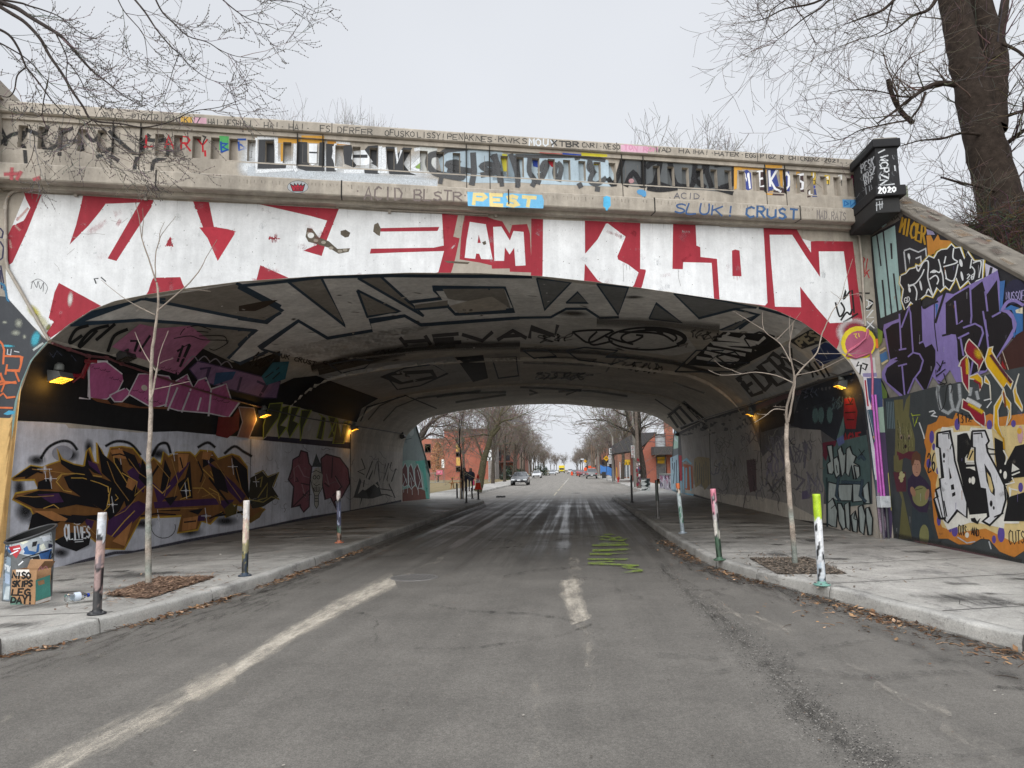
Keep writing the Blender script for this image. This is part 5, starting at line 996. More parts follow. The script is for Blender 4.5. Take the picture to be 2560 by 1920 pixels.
# pale lower band
GB = lin('cbcdd6')
V.poly(GB, [(20, 1450), (34, 1060), (35, 1046)] + zl("125,1118 320,1120 520,1140 540,1170 830,1180 1080,1205 1400,1195 1880,1240") + k5("300,430 600,465 860,490 1000,500 1400,545 1960,575 1965,1130 1400,1240 900,1320 300,1440 0,1500") + ka("1060,900 420,1040"), L=3)
V.poly(lin('b9b4ad'), k5("1400,545 1965,575 1965,1125 1400,1245"))
Y1, TAN, PRP = lin('b8963a'), lin('7f5730'), (.06, .022, .08)
V.lines((.012, .012, .014), [ka("320,150 380,60 480,10 560,20 610,80"), ka("830,50 920,10 1030,30 1110,120"), ka("1200,130 1250,40 1320,30 1350,120"), ka("1560,60 1640,20 1700,60"), ka("1770,110 1850,50 1920,90 1990,130")], 6, soft=.5, smooth=True)
for x, y, a_, b_ in ((290, 160, 30, 26), (560, 120, 26, 30), (700, 60, 16, 40), (150, 380, 20, 60), (200, 560, 36, 60), (600, 820, 50, 30), (900, 760, 40, 40), (1250, 110, 30, 30), (1500, 720, 40, 30), (1780, 640, 40, 24), (1120, 660, 40, 26), (480, 890, 30, 26), (320, 650, 40, 30)): V.ell((.014, .014, .016), *ka([(x, y)])[0], a_ * .9, b_ * .62, soft=.8)
V.ell(lin('9a9ca6'), *ka([(490, 105)])[0], 26, 20); V.line((.012, .012, .014), ka([(1290 + 95 * math.cos(t), 690 + 85 * math.sin(t)) for t in np.linspace(-.3, 3.4, 14)]), 1.6)
def big(c, p, e=Y1, wd=3.4): V.poly(c, ka(p)); V.line(e, ka(p), wd, closed=True)
big(TAN, "90,305 240,200 330,215 380,195 470,165 450,70 490,150 580,190 660,205 680,90 705,60 740,170 770,185 760,20 800,80 840,160 870,60 960,50 1050,65 1110,140 1160,200 1210,140 1270,190 1290,90 1330,130 1390,95 1500,95 1540,130 1580,80 1680,90 1720,150 1830,110 1890,130 1950,210 1960,480 2090,550 1980,650 1910,520 1830,510 1820,560 1780,610 1750,570 1660,665 1590,640 1560,710 1400,735 1430,600 1110,620 980,865 820,860 700,760 560,770 430,790 220,720 260,590 240,545 95,470 120,420 300,390 270,315 100,320")
BLK_ = (.009, .008, .01)
for p in ("100,300 240,205 330,220 200,290", "460,75 480,155 580,195 660,215 700,300 560,250 480,190", "690,80 730,190 810,280 740,260 670,200", "770,30 810,110 950,230 1080,340 1085,420 1000,560 960,400 800,260", "500,290 600,265 800,300 960,360 1000,440 940,560 860,640 840,560 820,560 650,460 540,380", "110,460 300,400 480,410 640,450 780,540 600,510 460,540 280,540", "250,590 320,560 560,600 780,640 770,590 640,600 480,640 350,720 220,715", "300,330 380,300 410,390 290,390", "890,90 960,200 980,320 900,180", "1300,150 1350,260 1320,440 1260,420", "1330,400 1460,300 1500,160 1520,460 1440,460 1400,350", "1830,120 1950,230 1970,480 1860,300", "1600,100 1700,160 1600,220", "1230,560 1430,540 1420,560 1100,560", "1960,460 2090,520 1990,540"): V.poly(BLK_, ka(p))
for p in ("290,430 460,420 500,490 400,500", "850,640 1000,520 1090,480 1180,520 1000,700 900,770 840,740", "1000,250 1100,180 1160,300 1130,420 1060,350", "1200,330 1280,410 1440,200 1500,170 1380,360 1250,520", "1210,490 1700,460 1730,510 1220,540", "1620,150 1850,340 1940,440 1900,500 1750,350", "1560,600 1640,580 1610,640 1500,640", "690,160 760,190 800,280 700,200", "660,620 740,640 720,700 680,670", "1780,560 1720,480 1850,470"): V.poly(PRP, ka(p))
V.lines('c9a24f', [ka("440,310 480,270 600,265 800,290"), ka("560,300 650,300 780,340 850,370 860,520 820,560"), ka("870,380 840,530 930,460 900,420"), ka("1000,340 900,180 890,90"), ka("1060,560 980,640 880,760"), ka("1160,350 1060,440 1080,330 960,260"), ka("1340,360 1280,420 1200,350"), ka("1420,470 1500,440 1480,300 1420,400"), ka("1700,460 1600,380 1520,380"), ka("1600,230 1700,330 1660,250"), ka("1740,500 1720,420 1650,380"), ka("1830,520 1950,620"), ka("340,540 420,510 460,540"), ka("480,280 440,330 500,400 560,410")], 2.2)
V.lines(BLK_, [ka("200,300 320,230"), ka("640,330 720,390"), ka("760,370 820,460 850,420"), ka("900,420 890,600"), ka("1250,200 1180,310"), ka("1650,300 1800,500"), ka("1990,450 2060,300"), ka("1960,560 1700,600")], 5)
V.poly((.035, .03, .018), k5("290,860 420,790 480,860 590,810 530,960 600,1070 430,1180 320,1200 270,1050")); V.lines('8d7f45', [k5("340,820 430,780 480,850 600,800 540,960"), k5("370,1080 480,920 470,1080 370,1110"), k5("270,1100 430,1130 520,1070 610,1100 560,1060"), k5("340,900 420,850 400,960")], 3); V.poly((.10, .075, .02), k5("0,1200 80,1130 110,1180 150,1140 130,1260 20,1300")); V.poly((.2, .12, .03), k5("250,1330 450,1190 390,1300 290,1360"))
for x, y, s_ in ((350, 230, 1.2), (395, 305, 1.0), (945, 130, .8), (1370, 110, .7), (1640, 120, .8), (1835, 210, .8), (885, 510, .8), (1465, 400, .8), (1250, 620, .9), (1625, 600, .8), (2020, 330, .5), (1870, 600, .4)):
    c_ = ka([(x, y)])[0]; V.lines('e9e9ee', [[(c_[0] - 3 * s_, c_[1] - 25 * s_), (c_[0] + 3 * s_, c_[1] + 25 * s_)], [(c_[0] - 15 * s_, c_[1]), (c_[0] + 15 * s_, c_[1])]], 1.2); V.ell('e9e9ee', *c_, 5 * s_, 10 * s_, soft=.9)
V.poly((.012, .012, .014), ka("420,800 560,730 720,740 700,830 600,880 480,840")); text(V, 'dfe2e6', 'OLIVES', [ka("500,660")[0], ka("705,690")[0], ka("705,770")[0], ka("510,790")[0]], 4.2, gap=.9); V.lines('dfe2e6', [ka([(605 + 24 * math.cos(t), 658 + 9 * math.sin(t)) for t in np.linspace(0, 2 * PI, 14)]), ka("580,790 650,785"), ka("590,806 655,800")], 2)
V.ell('c5c7cd', *ka([(1453, 42)])[0], 10, 5)
RS = lin('8d5560')
for p in ("760,660 830,620 850,560 920,580 940,700 970,740 950,900 940,1180 880,1240 840,1180 850,1160 750,1190 770,960 710,880 750,760", "1070,650 1130,600 1280,640 1370,760 1390,920 1300,1080 1220,1120 1250,1220 1180,1080 1120,1100 1090,950"): V.poly(RS, k5(p)); V.line((.06, .03, .04), k5(p), 3.2, closed=True)
V.lines('a97f86', [k5("780,900 770,760 820,720 880,840 940,860"), k5("860,930 900,1080 870,1000"), k5("1120,900 1160,940 1130,820"), k5("1230,860 1290,960 1260,1000")], 2.4); V.lines((.07, .03, .04), [k5("800,860 820,900 790,900"), k5("850,920 940,940"), k5("870,1040 900,1060"), k5("1200,640 1190,860"), k5("1230,840 1300,960 1200,1060"), k5("1110,920 1160,960"), k5("760,1180 940,1000")], 3)
V.poly((.06, .075, .075), k5("1020,590 1080,740 970,740")); V.poly(lin('b9b5ab'), k5("960,880 1000,760 1050,740 1090,830 1080,980 1040,1060 1040,1160 1020,1200 1000,1160 1000,1060 960,960")); V.lines((.03, .03, .03), [k5([(1000 + 16 * math.cos(t), 855 + 20 * math.sin(t)) for t in np.linspace(0, 2 * PI, 12)]), k5([(1042 + 16 * math.cos(t), 855 + 20 * math.sin(t)) for t in np.linspace(0, 2 * PI, 12)]), k5("970,800 1020,780 1080,810"), k5("990,930 1020,950 1060,930"), k5("985,970 1000,1010 1050,1010 1060,965"), k5("1005,960 1005,1000"), k5("1020,960 1020,1005"), k5("1038,960 1038,1000"), k5("1000,1060 1040,1060"), k5("1002,1090 1038,1090"), k5("1004,1120 1036,1120"), k5("955,880 1000,1060 1000,1160 1022,1200 1042,1160 1042,1050 1090,960")], 1.6)
V.poly((.07, .07, .065), k5("1430,1080 1500,860 1520,900 1480,1040 1530,990 1500,1180 1560,1000 1600,1100 1700,900 1740,1040 1890,1080 1800,1040 1640,1090 1570,1090"))
V.lines('4b4a47', [k5("1520,650 1560,760 1480,790 1560,830 1540,960"), k5("1640,680 1570,860 1600,880 1690,680 1640,900"), k5("1700,680 1720,900 1790,700 1760,900 1820,700"), k5("1850,690 1800,880 1890,1080"), k5("1900,760 1850,900"), k5("1700,980 1860,1000")], 2.6)
V.lines('b9b4aa', [k5("1580,720 1550,880"), k5("1660,720 1640,900 1700,960"), k5("1760,760 1740,900"), k5("1830,760 1810,960")], 4)
V.line((.015, .015, .015), k5("1395,380 1390,1245"), 1.6); V.line((.02, .02, .02), k5("295,430 285,880"), 1.2)
V.line((.035, .032, .05), ka("60,1140 420,1030 640,960 900,890 1060,885 1500,790 1900,720") + k5("300,1440 900,1310 1400,1235 1960,1120"), 7, soft=.3, a=.9)
# right wall
DK2 = (.022, .026, .036)
V.poly((.09, .09, .096), kr("1560,600 1880,480 1930,560 1975,760 1995,1000 2010,1659 1600,1659 1300,1640 950,1560 600,1480 330,1400 330,1040 560,930 970,800"), L=1)
V.poly(lin('918d89'), kr("350,1060 560,940 900,850 980,1000 1060,1250 1300,1000 1560,1000 1600,1400 1580,1800 1300,1660 1000,1590 700,1570 380,1460"), L=2)
V.poly(DK2, kr("1400,680 1870,500 1930,600 1960,760 1985,1060 1980,1120 1700,1120 1560,1020 1400,1010 1300,980")); V.poly((.02, .018, .02), kr("1000,850 1200,790 1330,680 1330,960 1050,1040")); V.poly((.15, .09, .10), kr("1000,810 1240,710 1390,670 1390,710 1200,770 1010,840"))
V.poly('7b2028', kr("1765,745 1850,740 1880,860 1865,1010 1780,1010 1760,900")); V.lines((.03, .01, .012), [kr("1780,800 1840,795"), kr("1775,870 1860,865"), kr("1790,930 1850,930"), kr("1800,750 1820,790 1840,750")], 3); text(V, '8e2830', 'AGNE', [kr("1765,1050")[0], kr("1905,1030")[0], kr("1900,1110")[0], kr("1765,1130")[0]], 4)
for x in (1515, 1565, 1640): V.ell((.10, .17, .17), *kr([(x, 890)])[0], 9, 24, soft=.3)
V.poly((.10, .17, .17), kr("1700,1100 1760,900 1770,1020 1740,1130")); V.poly(lin('4f6464'), kr("1600,1140 1760,1110 1960,1060 1990,1300 2000,1659 1640,1700 1580,1450 1580,1240")); V.poly((.13, .02, .04), kr("1580,1130 1700,1110 1690,1160 1640,1170 1610,1290 1580,1240"))
V.poly(lin('5f6a9a'), kr("1700,1100 1760,1060 1770,1130 1720,1160"))
CHR, BLL = lin('a4aeac'), (.015, .017, .02)
def bub(p): V.poly(CHR, kb(p)); V.line(BLL, kb(p), 3, closed=True, smooth=False)
kb = Z(2000, 1100, 3.16)
for p in ("215,45 260,40 265,130 280,220 260,270 225,265 215,190 240,170", "265,150 300,130 315,180 320,270 290,300 275,260", "300,80 330,50 350,120 370,100 360,250 330,290 320,200", "370,70 400,50 420,110 450,130 430,180 470,200 460,290 430,310 410,200 390,290 365,260", "430,200 475,210 480,280 450,310",
          "225,330 300,350 330,400 300,480 260,460 220,580", "300,350 420,350 410,480 310,480", "420,345 490,350 500,480 420,490", "500,380 545,330 560,500 510,500",
          "220,500 265,460 300,560 290,690 250,680 220,660", "300,500 330,500 355,560 365,690 340,710 310,640", "355,510 395,490 400,640 400,720 370,690", "405,600 440,560 460,640 455,730 420,720", "465,530 500,510 525,600 510,750 475,720", "525,540 550,530 580,620 575,750 545,750 530,640"): bub(p)
for p in ("310,290 290,440 320,480", "330,330 500,340", "500,310 480,440 530,490", "460,150 490,120 520,160"): V.line((.05, .08, .11), kb(p), 7, soft=.3)
V.lines(BLL, [kb("270,460 285,510 250,540"), kb("360,480 400,480"), kb("440,570 430,620 450,630"), kb("470,70 500,120 480,120 515,80"), kb("290,200 300,260"), kb("330,70 335,90")], 2)
V.line((.03, .05, .055), kb("215,300 220,700"), 5)
V.lines('7d7a72', [kr("740,1230 700,1400 760,1560 740,1420 790,1240 800,1420"), kr("820,1250 815,1440"), kr("850,1250 845,1440"), kr("790,1530 850,1500 830,1590 790,1530")], 1.8); V.lines('74707f', [kr("1080,1150 1200,1290 1180,1150"), kr("1200,1130 1250,1300"), kr("1290,1160 1330,1300"), kr("1400,1130 1440,1140 1420,1350"), kr("1330,1400 1420,1450 1350,1540"), kr("1440,1380 1520,1500"), kr("1110,1320 1090,1500"), kr("1180,1400 1130,1530 1240,1420")], 4, soft=.4, a=.8); V.poly((.12, .10, .17), kr("1400,1550 1480,1530 1470,1610 1400,1620")); V.poly((.10, .06, .065), kr("920,1280 1000,1270 1010,1540 950,1560 930,1450"))
TN = lin('8d7f5c'); V.poly(TN, kr("470,1270 500,1250 600,1260 610,1480 560,1540 530,1480 480,1520 460,1400")); V.lines((.13, .12, .10), [kr("%d,%d %d,%d" % (480 + 18 * k, 1290 + (k * 37) % 60, 476 + 19 * k, 1420 + (k * 53) % 80)) for k in range(7)], 2); V.poly('a85c38', kr("375,1310 455,1330 460,1520 430,1540 380,1530")); V.lines('7fb0c5', [kr("370,1290 400,1270 440,1310"), kr("375,1340 380,1530"), kr("400,1350 400,1520"), kr("430,1340 440,1540"), kr("390,1570 460,1580")], 4); V.poly('a52f3f', kr("335,1240 360,1240 365,1450 345,1450")); V.poly('9fb9c6', kr("262,1260 330,1230 340,1540 270,1530")); V.lines((.05, .07, .1), [kr("280,1260 285,1400"), kr("300,1300 290,1480"), kr("315,1280 320,1500")], 2)
V.lines((.012, .012, .012), [kr("600,1030 615,1540"), kr("1030,880 1045,1240 1060,1500")], 1.6)
V.line((.025, .023, .023), kr("300,1560 460,1600") + [(1734, 1240), (1810, 1261), (1911, 1283), (1984, 1300), (2069, 1311)], 5, soft=.4, a=.9)
# soffit lettering on the right haunch
def rtext(t, q, wd, c=(.018, .017, .017), **k): text(V, c, t, [kr(p)[0] for p in q.split()], wd, **k)
V.poly((.02, .019, .019), kr("720,170 1100,190 1230,290 830,490 400,455 600,270"), L=5); rtext('WINE', "470,380 760,180 1080,220 820,450", 8, LT, gap=1.4)
V.poly(lin('a9a8a6'), kr("810,540 1290,270 1480,420 1560,560 970,790"), L=5); rtext('EDERK', "850,570 1270,300 1480,500 980,720", 9, (.06, .058, .058), gap=1.2)
V.poly((.03, .028, .026), kr("1290,250 1530,120 1650,240 1400,320"), L=5); rtext('PEST', "1345,250 1545,130 1620,205 1395,300", 6, lin('a2967c')); V.poly((.03, .045, .12), kr("1480,330 1600,260 1680,280 1740,380 1560,470 1520,420"), L=5); V.lines('7c8296', [kr("1600,260 1680,280 1740,370"), kr("1500,330 1560,300 1620,400"), kr("1540,440 1720,400")], 2); V.lines((.02, .02, .02), [kr("1460,420 1500,560"), kr("1480,470 1540,540"), kr("1510,430 1600,560"), kr("1600,480 1640,550")], 5); V.poly(lin('a7a4a0'), kr("1650,490 1800,400 1830,430 1880,480 1600,580 1560,560"), L=5)
V.line(DGY, kr("350,290 420,270 400,300"), 5); V.lines((.02, .02, .02), [kr("240,890 380,780 550,920 350,1010"), kr("260,900 330,1000"), kr("300,860 400,980"), kr("340,820 460,950"), kr("380,790 520,930")], 6, soft=.2); V.lines('8c8880', [kr("235,885 380,775 400,790"), kr("290,880 370,990"), kr("420,830 520,930")], 2.2)

# more of the burner's inner work, then layers of weak tags on the far walls and haunches
for p in ("860,80 960,70 1000,150 900,140", "1400,110 1490,110 1470,200 1410,260", "1600,90 1670,100 1650,160 1590,150", "260,560 400,560 560,640 420,640", "880,800 960,720 1040,640 980,840", "1440,620 1560,600 1540,700 1430,720", "1010,300 1080,330 1040,400 990,370"): V.poly(lin('b07a4a'), ka(p))
for p in ("640,215 690,330 740,300 680,200", "1120,150 1200,300 1180,400 1090,300", "1290,460 1400,440 1340,520", "1660,200 1760,250 1800,420 1700,380", "560,590 700,600 640,660 500,650", "1480,560 1600,540 1560,590", "960,80 1060,120 1120,260 1020,200"): V.poly((.012, .010, .013), ka(p))
V.lines('a98248', [ka("840,170 900,330 1010,480"), ka("1010,150 1090,260 1150,300"), ka("1230,180 1330,300 1290,440"), ka("1350,150 1400,330 1370,450"), ka("1540,140 1620,300 1560,420"), ka("1700,180 1800,330 1900,470"), ka("250,230 420,250 560,270"), ka("130,440 260,450 420,440"), ka("560,660 700,700 760,760"), ka("900,600 980,560 1060,470"), ka("1240,550 1400,545 1560,540"), ka("1860,220 1900,380"), ka("1590,450 1680,420 1740,450")], 1.8)
V.lines((.012, .010, .013), [ka("180,250 260,240 330,260"), ka("880,120 940,110 1030,140"), ka("1420,140 1440,220"), ka("1560,170 1600,260 1580,330"), ka("1110,600 1240,580 1380,590"), ka("1450,650 1540,640"), ka("1650,620 1760,570")], 3.5)
rr = random.Random(12)
def scrawl(z, q, c, wd, n=6, **k):
    """an unreadable throw-up: overlapping loops and bars inside a quad"""
    tl, tr, br, bl = [np.array(z(p)[0]) for p in q.split()]; at_ = lambda u, v: tuple((tl + (tr - tl) * u) * (1 - v) + (bl + (br - bl) * u) * v)
    for i in range(n):
        u = (i + .1) / n; w_ = 1.25 / n; P = [(u + w_ * rr.uniform(-.1, 1.0), v + rr.uniform(-.12, .12)) for v in (0, .3, .62, 1, .7, .35)]; V.line(c, [at_(*p) for p in P], wd, smooth=True, closed=i % 2 == 0, **k)
for q, c, wd in (("1110,1080 1240,1040 1250,1180 1120,1210", '8b8790', 3), ("1080,1240 1240,1220 1250,1380 1090,1420", '9b94a6', 3.4), ("1320,1150 1470,1110 1480,1260 1330,1300", '7d7a84', 3.2), ("640,1100 800,1060 800,1160 640,1190", '8f8c86', 2), ("860,1060 1010,1010 1015,1120 865,1160", '77747a', 2.4), ("640,1280 790,1260 790,1370 640,1380", 'a09b90', 2), ("1420,1420 1560,1400 1570,1560 1430,1580", '8d8a94', 3), ("1080,1440 1260,1440 1270,1560 1090,1550", '85827e', 2.6), ("820,1420 930,1420 930,1520 820,1510", '9a958c', 2), ("1340,700 1520,640 1530,720 1350,770", '5a5f70', 2.6), ("1640,760 1750,720 1755,830 1650,850", '5d7076', 2.6)): scrawl(kr, q, c, wd, 4, soft=.3, a=.7)
for k in range(90):
    x, y = kr([(rr.uniform(640, 1560), rr.uniform(1020, 1600))])[0]; g = rr.uniform(0, 3); P = [(x, y)]
    for q in range(4): g += rr.uniform(-1.2, 1.2); P.append((P[-1][0] + math.cos(g) * 6, P[-1][1] + math.sin(g) * 12))
    V.line(rr.choice(['6f6c72', '8b8894', '54525a', '7a6a70', '9b978e', '4a4a4e', '6a7078']), P, rr.uniform(.8, 3), soft=.3, a=rr.uniform(.35, .75), smooth=True)
for k in range(60):
    x, y = k5([(rr.uniform(300, 1950), rr.uniform(520, 1200))])[0]; g = rr.uniform(0, 3); P = [(x, y)]
    for q in range(4): g += rr.uniform(-1.2, 1.2); P.append((P[-1][0] + math.cos(g) * 6, P[-1][1] + math.sin(g) * 7))
    V.line(rr.choice(['8f8f95', '77777c', 'b9b9bf', '66646a']), P, rr.uniform(.6, 1.6), soft=.3, a=rr.uniform(.3, .6), smooth=True)
text(V, (.03, .028, .027), 'SLUK CRUST', [k3(p)[0] for p in "260,690 600,770 590,800 255,725".split()], 2.4)
for z, q, c, wd, n in ((k3, "120,700 300,740 200,810 40,800", (.03, .028, .027), 3.4, 5), (k3, "640,770 900,740 900,760 640,800", (.03, .028, .027), 2.6, 6), (k3, "1050,690 1240,660 1230,690 1050,720", (.03, .028, .027), 2.6, 5), (k4, "100,460 330,450 330,500 120,510", (.06, .057, .055), 3, 5), (k4, "1120,420 1330,455 1300,500 1100,470", (.05, .047, .045), 3, 6), (k4, "700,620 950,660 900,720 680,680", (.08, .076, .074), 3.4, 6), (k4, "100,700 420,705 420,750 100,745", (.08, .076, .074), 3.4, 7)): scrawl(z, q, c, wd, n, soft=.3, a=.7)
for k in range(70):
    x, y = (k3 if k % 2 else k4)([(rr.uniform(0, 2100), rr.uniform(150, 760))])[0]
    if y > 730: V.ell(rr.choice([(.10, .09, .08), (.2, .18, .16), (.45, .42, .38)]), x, y, rr.uniform(3, 16), rr.uniform(1, 4), rr.uniform(-.2, .3), soft=.8, n=10)

for p in ("1010,700 1150,560 1330,560 1220,640 1500,640 1380,700", "300,560 420,540 640,560 560,600 720,610 600,650 380,620", "20,560 180,560 240,600 90,610"): V.line((.05, .062, .08), k4(p), 3.4, closed=True)
for p in ("700,790 900,750 1050,760 980,820 800,860", "1150,880 1300,820 1520,790 1640,860 1420,960 1240,990", "1990,740 2180,730 2200,880 2040,900"): V.line((.05, .062, .08), k3(p), 3.4, closed=True)
for p in ("1460,480 1560,440 1660,470 1600,520 1500,540", "1280,600 1400,570 1460,620 1360,660"): V.line((.03, .03, .035), k4(p), 4, closed=True)
# ------------------------------------------------------------------ what is painted and worn into the road
RX = np.array([-14, -8, -5, -3, -1.3, 1, 3, 6, 12.]); RZ = np.array([0.012 * (1 - ((x + 1.3) / 8) ** 2) if abs(x) < 8 else -.005 for x in RX])
def road_clamp(Q): Q = Q.copy(); Q[:, 2] = np.interp(Q[:, 0], RX, RZ) + .003; return Q
RS_ = Flat(road, (0, 0, .008), (0, 0, 1), clamp=road_clamp, sub=90); RS_.mat = 'spray'
kl, kq = Z(0, 1400, 1.728), Z(1280, 1400, 1.728); kg = Z(1500, 1150, 3.16)
PW = lin('c2b9aa'); r_ = random.Random(11)
def worn(c, P, wd, a, soft=.8): RS_.line(c, P, wd, soft=soft, a=a, mat='worn')
mid = kl("200,920 400,800 640,690 850,570 1020,490 1250,330 1480,200 1660,110 1720,92")
worn(PW, kl("820,590 1020,478 1250,326 1480,198 1660,110 1705,92"), 32, .86, .85); worn(PW, kl("150,945 400,805 640,690 850,570 1000,490"), 56, .62, .95); worn(PW, kl("600,720 850,580 1020,485"), 30, .62, .9)
worn(PW, kl("1690,98 1790,48 1920,-10"), 14, .34); worn(PW, [(1424, 1450), (1428, 1485), (1440, 1520), (1453, 1556)], 46, .8, .8); worn(PW, [(1438, 1395), (1434, 1455)], 34, .42, .9); worn(PW, [(1455, 1552), (1464, 1620), (1475, 1700)], 30, .33, .9)
# grit washed into a dark trail on the right, pale scuffs
GR = (.052, .048, .043)
tr = densify(kq("640,20 720,110 830,200 950,310 1100,450 1220,600 1350,720 1500,830 1620,910"), 14)
worn(GR, tr[:40], 14, .42, 1); worn(GR, tr[30:80], 44, .42, 1); worn(GR, tr[70:], 84, .41, 1)
for k in range(2600):
    i = r_.randrange(len(tr)); f = i / len(tr); RS_.ell((.03, .028, .026) if r_.random() < .7 else (.30, .28, .25), tr[i][0] + r_.gauss(0, 14 + 44 * f), tr[i][1] + r_.gauss(0, 4 + 9 * f), r_.uniform(.7, 2.4) * (.5 + f), r_.uniform(.4, 1.1) * (.5 + f), n=5, L=30 + k % 7)
for p, w_, a_ in (("820,150 900,215 1010,250 1230,330", 30, .33), ("1560,560 1700,620 1900,690", 40, .32), ("1850,740 2000,800 2180,890", 46, .34), ("1440,455 1560,490", 18, .33), ("90,480 115,700 95,910", 30, .30), ("340,300 350,500 330,700", 24, .28)):
    worn((.03, .03, .03) if w_ < 5 else PW, kq(p), w_, a_, .9)
for p, w_ in (("0,440 160,420 330,400 470,420", 8), ("1290,102 1400,96 1500,94", 4), ("0,720 60,650 90,620", 20)): worn(PW, kl(p), w_, .34, .9)
MUD = (.05, .044, .038)
worn(MUD, [(600, 1500), (866, 1402), (1080, 1314), (1215, 1264)], 14, .6, .9); worn(MUD, [(0, 1645), (280, 1575), (620, 1478)], 30, .5, 1); worn(MUD, [(1530, 1247), (1612, 1306), (1690, 1386), (1780, 1432), (2040, 1497), (2300, 1570), (2580, 1650)], 22, .6, 1); worn((.07, .062, .055), [(0, 1700), (300, 1620), (700, 1510)], 60, .3, 1)
for k in range(26):                                                # hair cracks and tar seams
    x, y = r_.uniform(-4, 3), r_.uniform(4, 22); g = r_.choice([0, PI / 2, .3, 1.2]) + r_.uniform(-.3, .3); P = []
    for q in range(14):
        v = CM.T @ (np.array([x, y, .01]) - CP); P.append(((v[0] / -v[2] * FPX + 512) * 2.5, (-v[1] / -v[2] * FPX + 384) * 2.5)); g += r_.uniform(-.35, .35); x += math.cos(g) * .16; y += math.sin(g) * .16
    worn((.028, .027, .026), P, 55 / max(4, y), .42, .6)
worn((.06, .055, .05), [(1700, 1400), (1900, 1470), (2100, 1540), (2300, 1610), (2600, 1720)], 46, .45, 1); worn((.075, .068, .06), [(0, 1680), (260, 1610), (560, 1530), (800, 1450)], 40, .4, 1)
# sprayed lime lettering across the lane
LM = (.24, .33, .05); RS_.mat = 'worn'; _lp = RS_.poly; RS_.poly = lambda c, P: RS_.put(P, [tuple(t) for t in tessellate_polygon([[Vector((x, y, 0)) for x, y in P]])], [(*c, .8)] * len(P))
RS_.poly(LM, kg("-60,735 220,720 240,712 210,708 -60,716")); RS_.poly(LM, kg("-60,690 230,684 222,672 -60,678")); RS_.poly(LM, kg("0,672 205,668 195,660 0,664"))
for p in ("-96,835 305,850 310,840 -20,822 120,815 95,808 -96,820", "-96,800 205,800 225,790 -96,788", "165,855 255,840 310,845 245,860 350,880 230,885 345,892 165,905 330,878 210,872", "-80,760 90,762 100,752 200,748 240,745 -80,746", "0,640 180,650 230,625 150,640 100,620 60,640 20,628 -10,636", "-40,615 190,630 150,610 110,622 60,606 0,612", "20,598 120,600 90,590 30,592"): RS_.poly(LM, kg(p))
# centre line and arrows far beyond the bridge
YL = lin('a8a08c')
for i in range(9): y = 44 + i * 9; road.grid([[(-1.42, y, .016), (-1.34, y, .016)], [(-1.45 + i * .02, y + 6.5, .016), (-1.33 + i * .02, y + 6.5, .016)]], 'matte', YL if i < 4 else lin('c9c5ba'))
struct(road, "road")
P_ = dict(parent=bridge, world=True)
fac.build('facade', **P_); vault.build('barrel_vault', **P_); deck.build('deck', **P_); bk.build('rear_facade', **P_)
ledge.build('cornice', **P_); para.build('balustrade', **P_); cop.build('coping', **P_)
q = pl.build('end_pillar', **P_); q['label'] = 'black painted end pillar with white tags'
q = pr.build('end_pillar', **P_); q['label'] = 'bare beige end pillar'
up.build('upstand', **P_); cond.build('conduit', **P_); cond2.build('conduit', **P_)
# ------------------------------------------------------------------ things on the pavements near the bridge
def vnoise(seed):
    r = np.random.default_rng(seed); A = r.uniform(-1, 1, (8, 4)) * np.array([1, 6, 1, 3]); ph = r.uniform(0, 6, 8)
    return lambda a, z: float(np.sin(A[:, 0] * 2 * math.cos(a) + A[:, 1] * z * 2 + ph + A[:, 2] * 2 * math.sin(a) + A[:, 3] * math.sin(2 * a)).sum() / 4)
def bollard(base, top, label, bands, r=.045, seed=0, zb=.15, cone=False):
    """bands: (from height share, [paint colours that show in patches])"""
    b = ground(*base, zb); t = at_y(*top, b.y); t.y += random.uniform(-.02, .02); h = (t - b).length
    o = thing('bollard', label, 'bollard', b, 0, 'painted bollards along the kerbs'); ax = (t - b).normalized(); o.rotation_euler = ax.to_track_quat('Z', 'Y').to_euler()
    m = MB(); n, k = 16, 46; f1, f2 = vnoise(seed), vnoise(seed + 50); V, Cc = [], []
    for i in range(k):
        z = h * i / (k - 1); s = i / (k - 1); rr = r * (1 + .012 * f1(0, z * 3))
        if i == k - 1: rr *= .96
        for j in range(n):
            a = 2 * PI * j / n; V.append((rr * math.cos(a), rr * math.sin(a), z)); pal = ([bands[0][1]] + [c for q, c in bands if s + .03 * f2(a, z) >= q])[-1]
            v = f1(a, z * 1.3); w_ = f2(a * 1.0, z * 2.2)
            c = pal[0] if v < .05 else pal[min(1, len(pal) - 1)]
            if w_ > .45: c = pal[-1]
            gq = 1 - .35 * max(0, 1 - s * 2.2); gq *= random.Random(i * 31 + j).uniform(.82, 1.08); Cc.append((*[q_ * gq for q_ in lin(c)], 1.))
    Fq = [[i * n + j, i * n + (j + 1) % n, (i + 1) * n + (j + 1) % n, (i + 1) * n + j] for i in range(k - 1) for j in range(n)] + [list(range((k - 1) * n, k * n))]
    m.add(V, Fq, 'metal', Cc, True); m.build('post', o)
    g = MB(); c = lin(bands[0][1][0]); g.lathe((0, 0, 0), [(.0, .002), (r * 2.1, .0), (r * 2.1, .012), (r * 1.9, .018), (r * 1.15, .02), (r * 1.05, .045), (r, .05)], 'metal', c, 20)
    for j in range(4): g.lathe((r * 1.65 * math.cos(j * PI / 2 + .7), r * 1.65 * math.sin(j * PI / 2 + .7), .016), [(.012, 0), (.012, .014), (0, .016)], 'metal', (.1, .1, .1), 6)
    g.build('base_plate', o); return o, h
BKB = ['2b2c2f', '4a4a4b', '8a7d78']
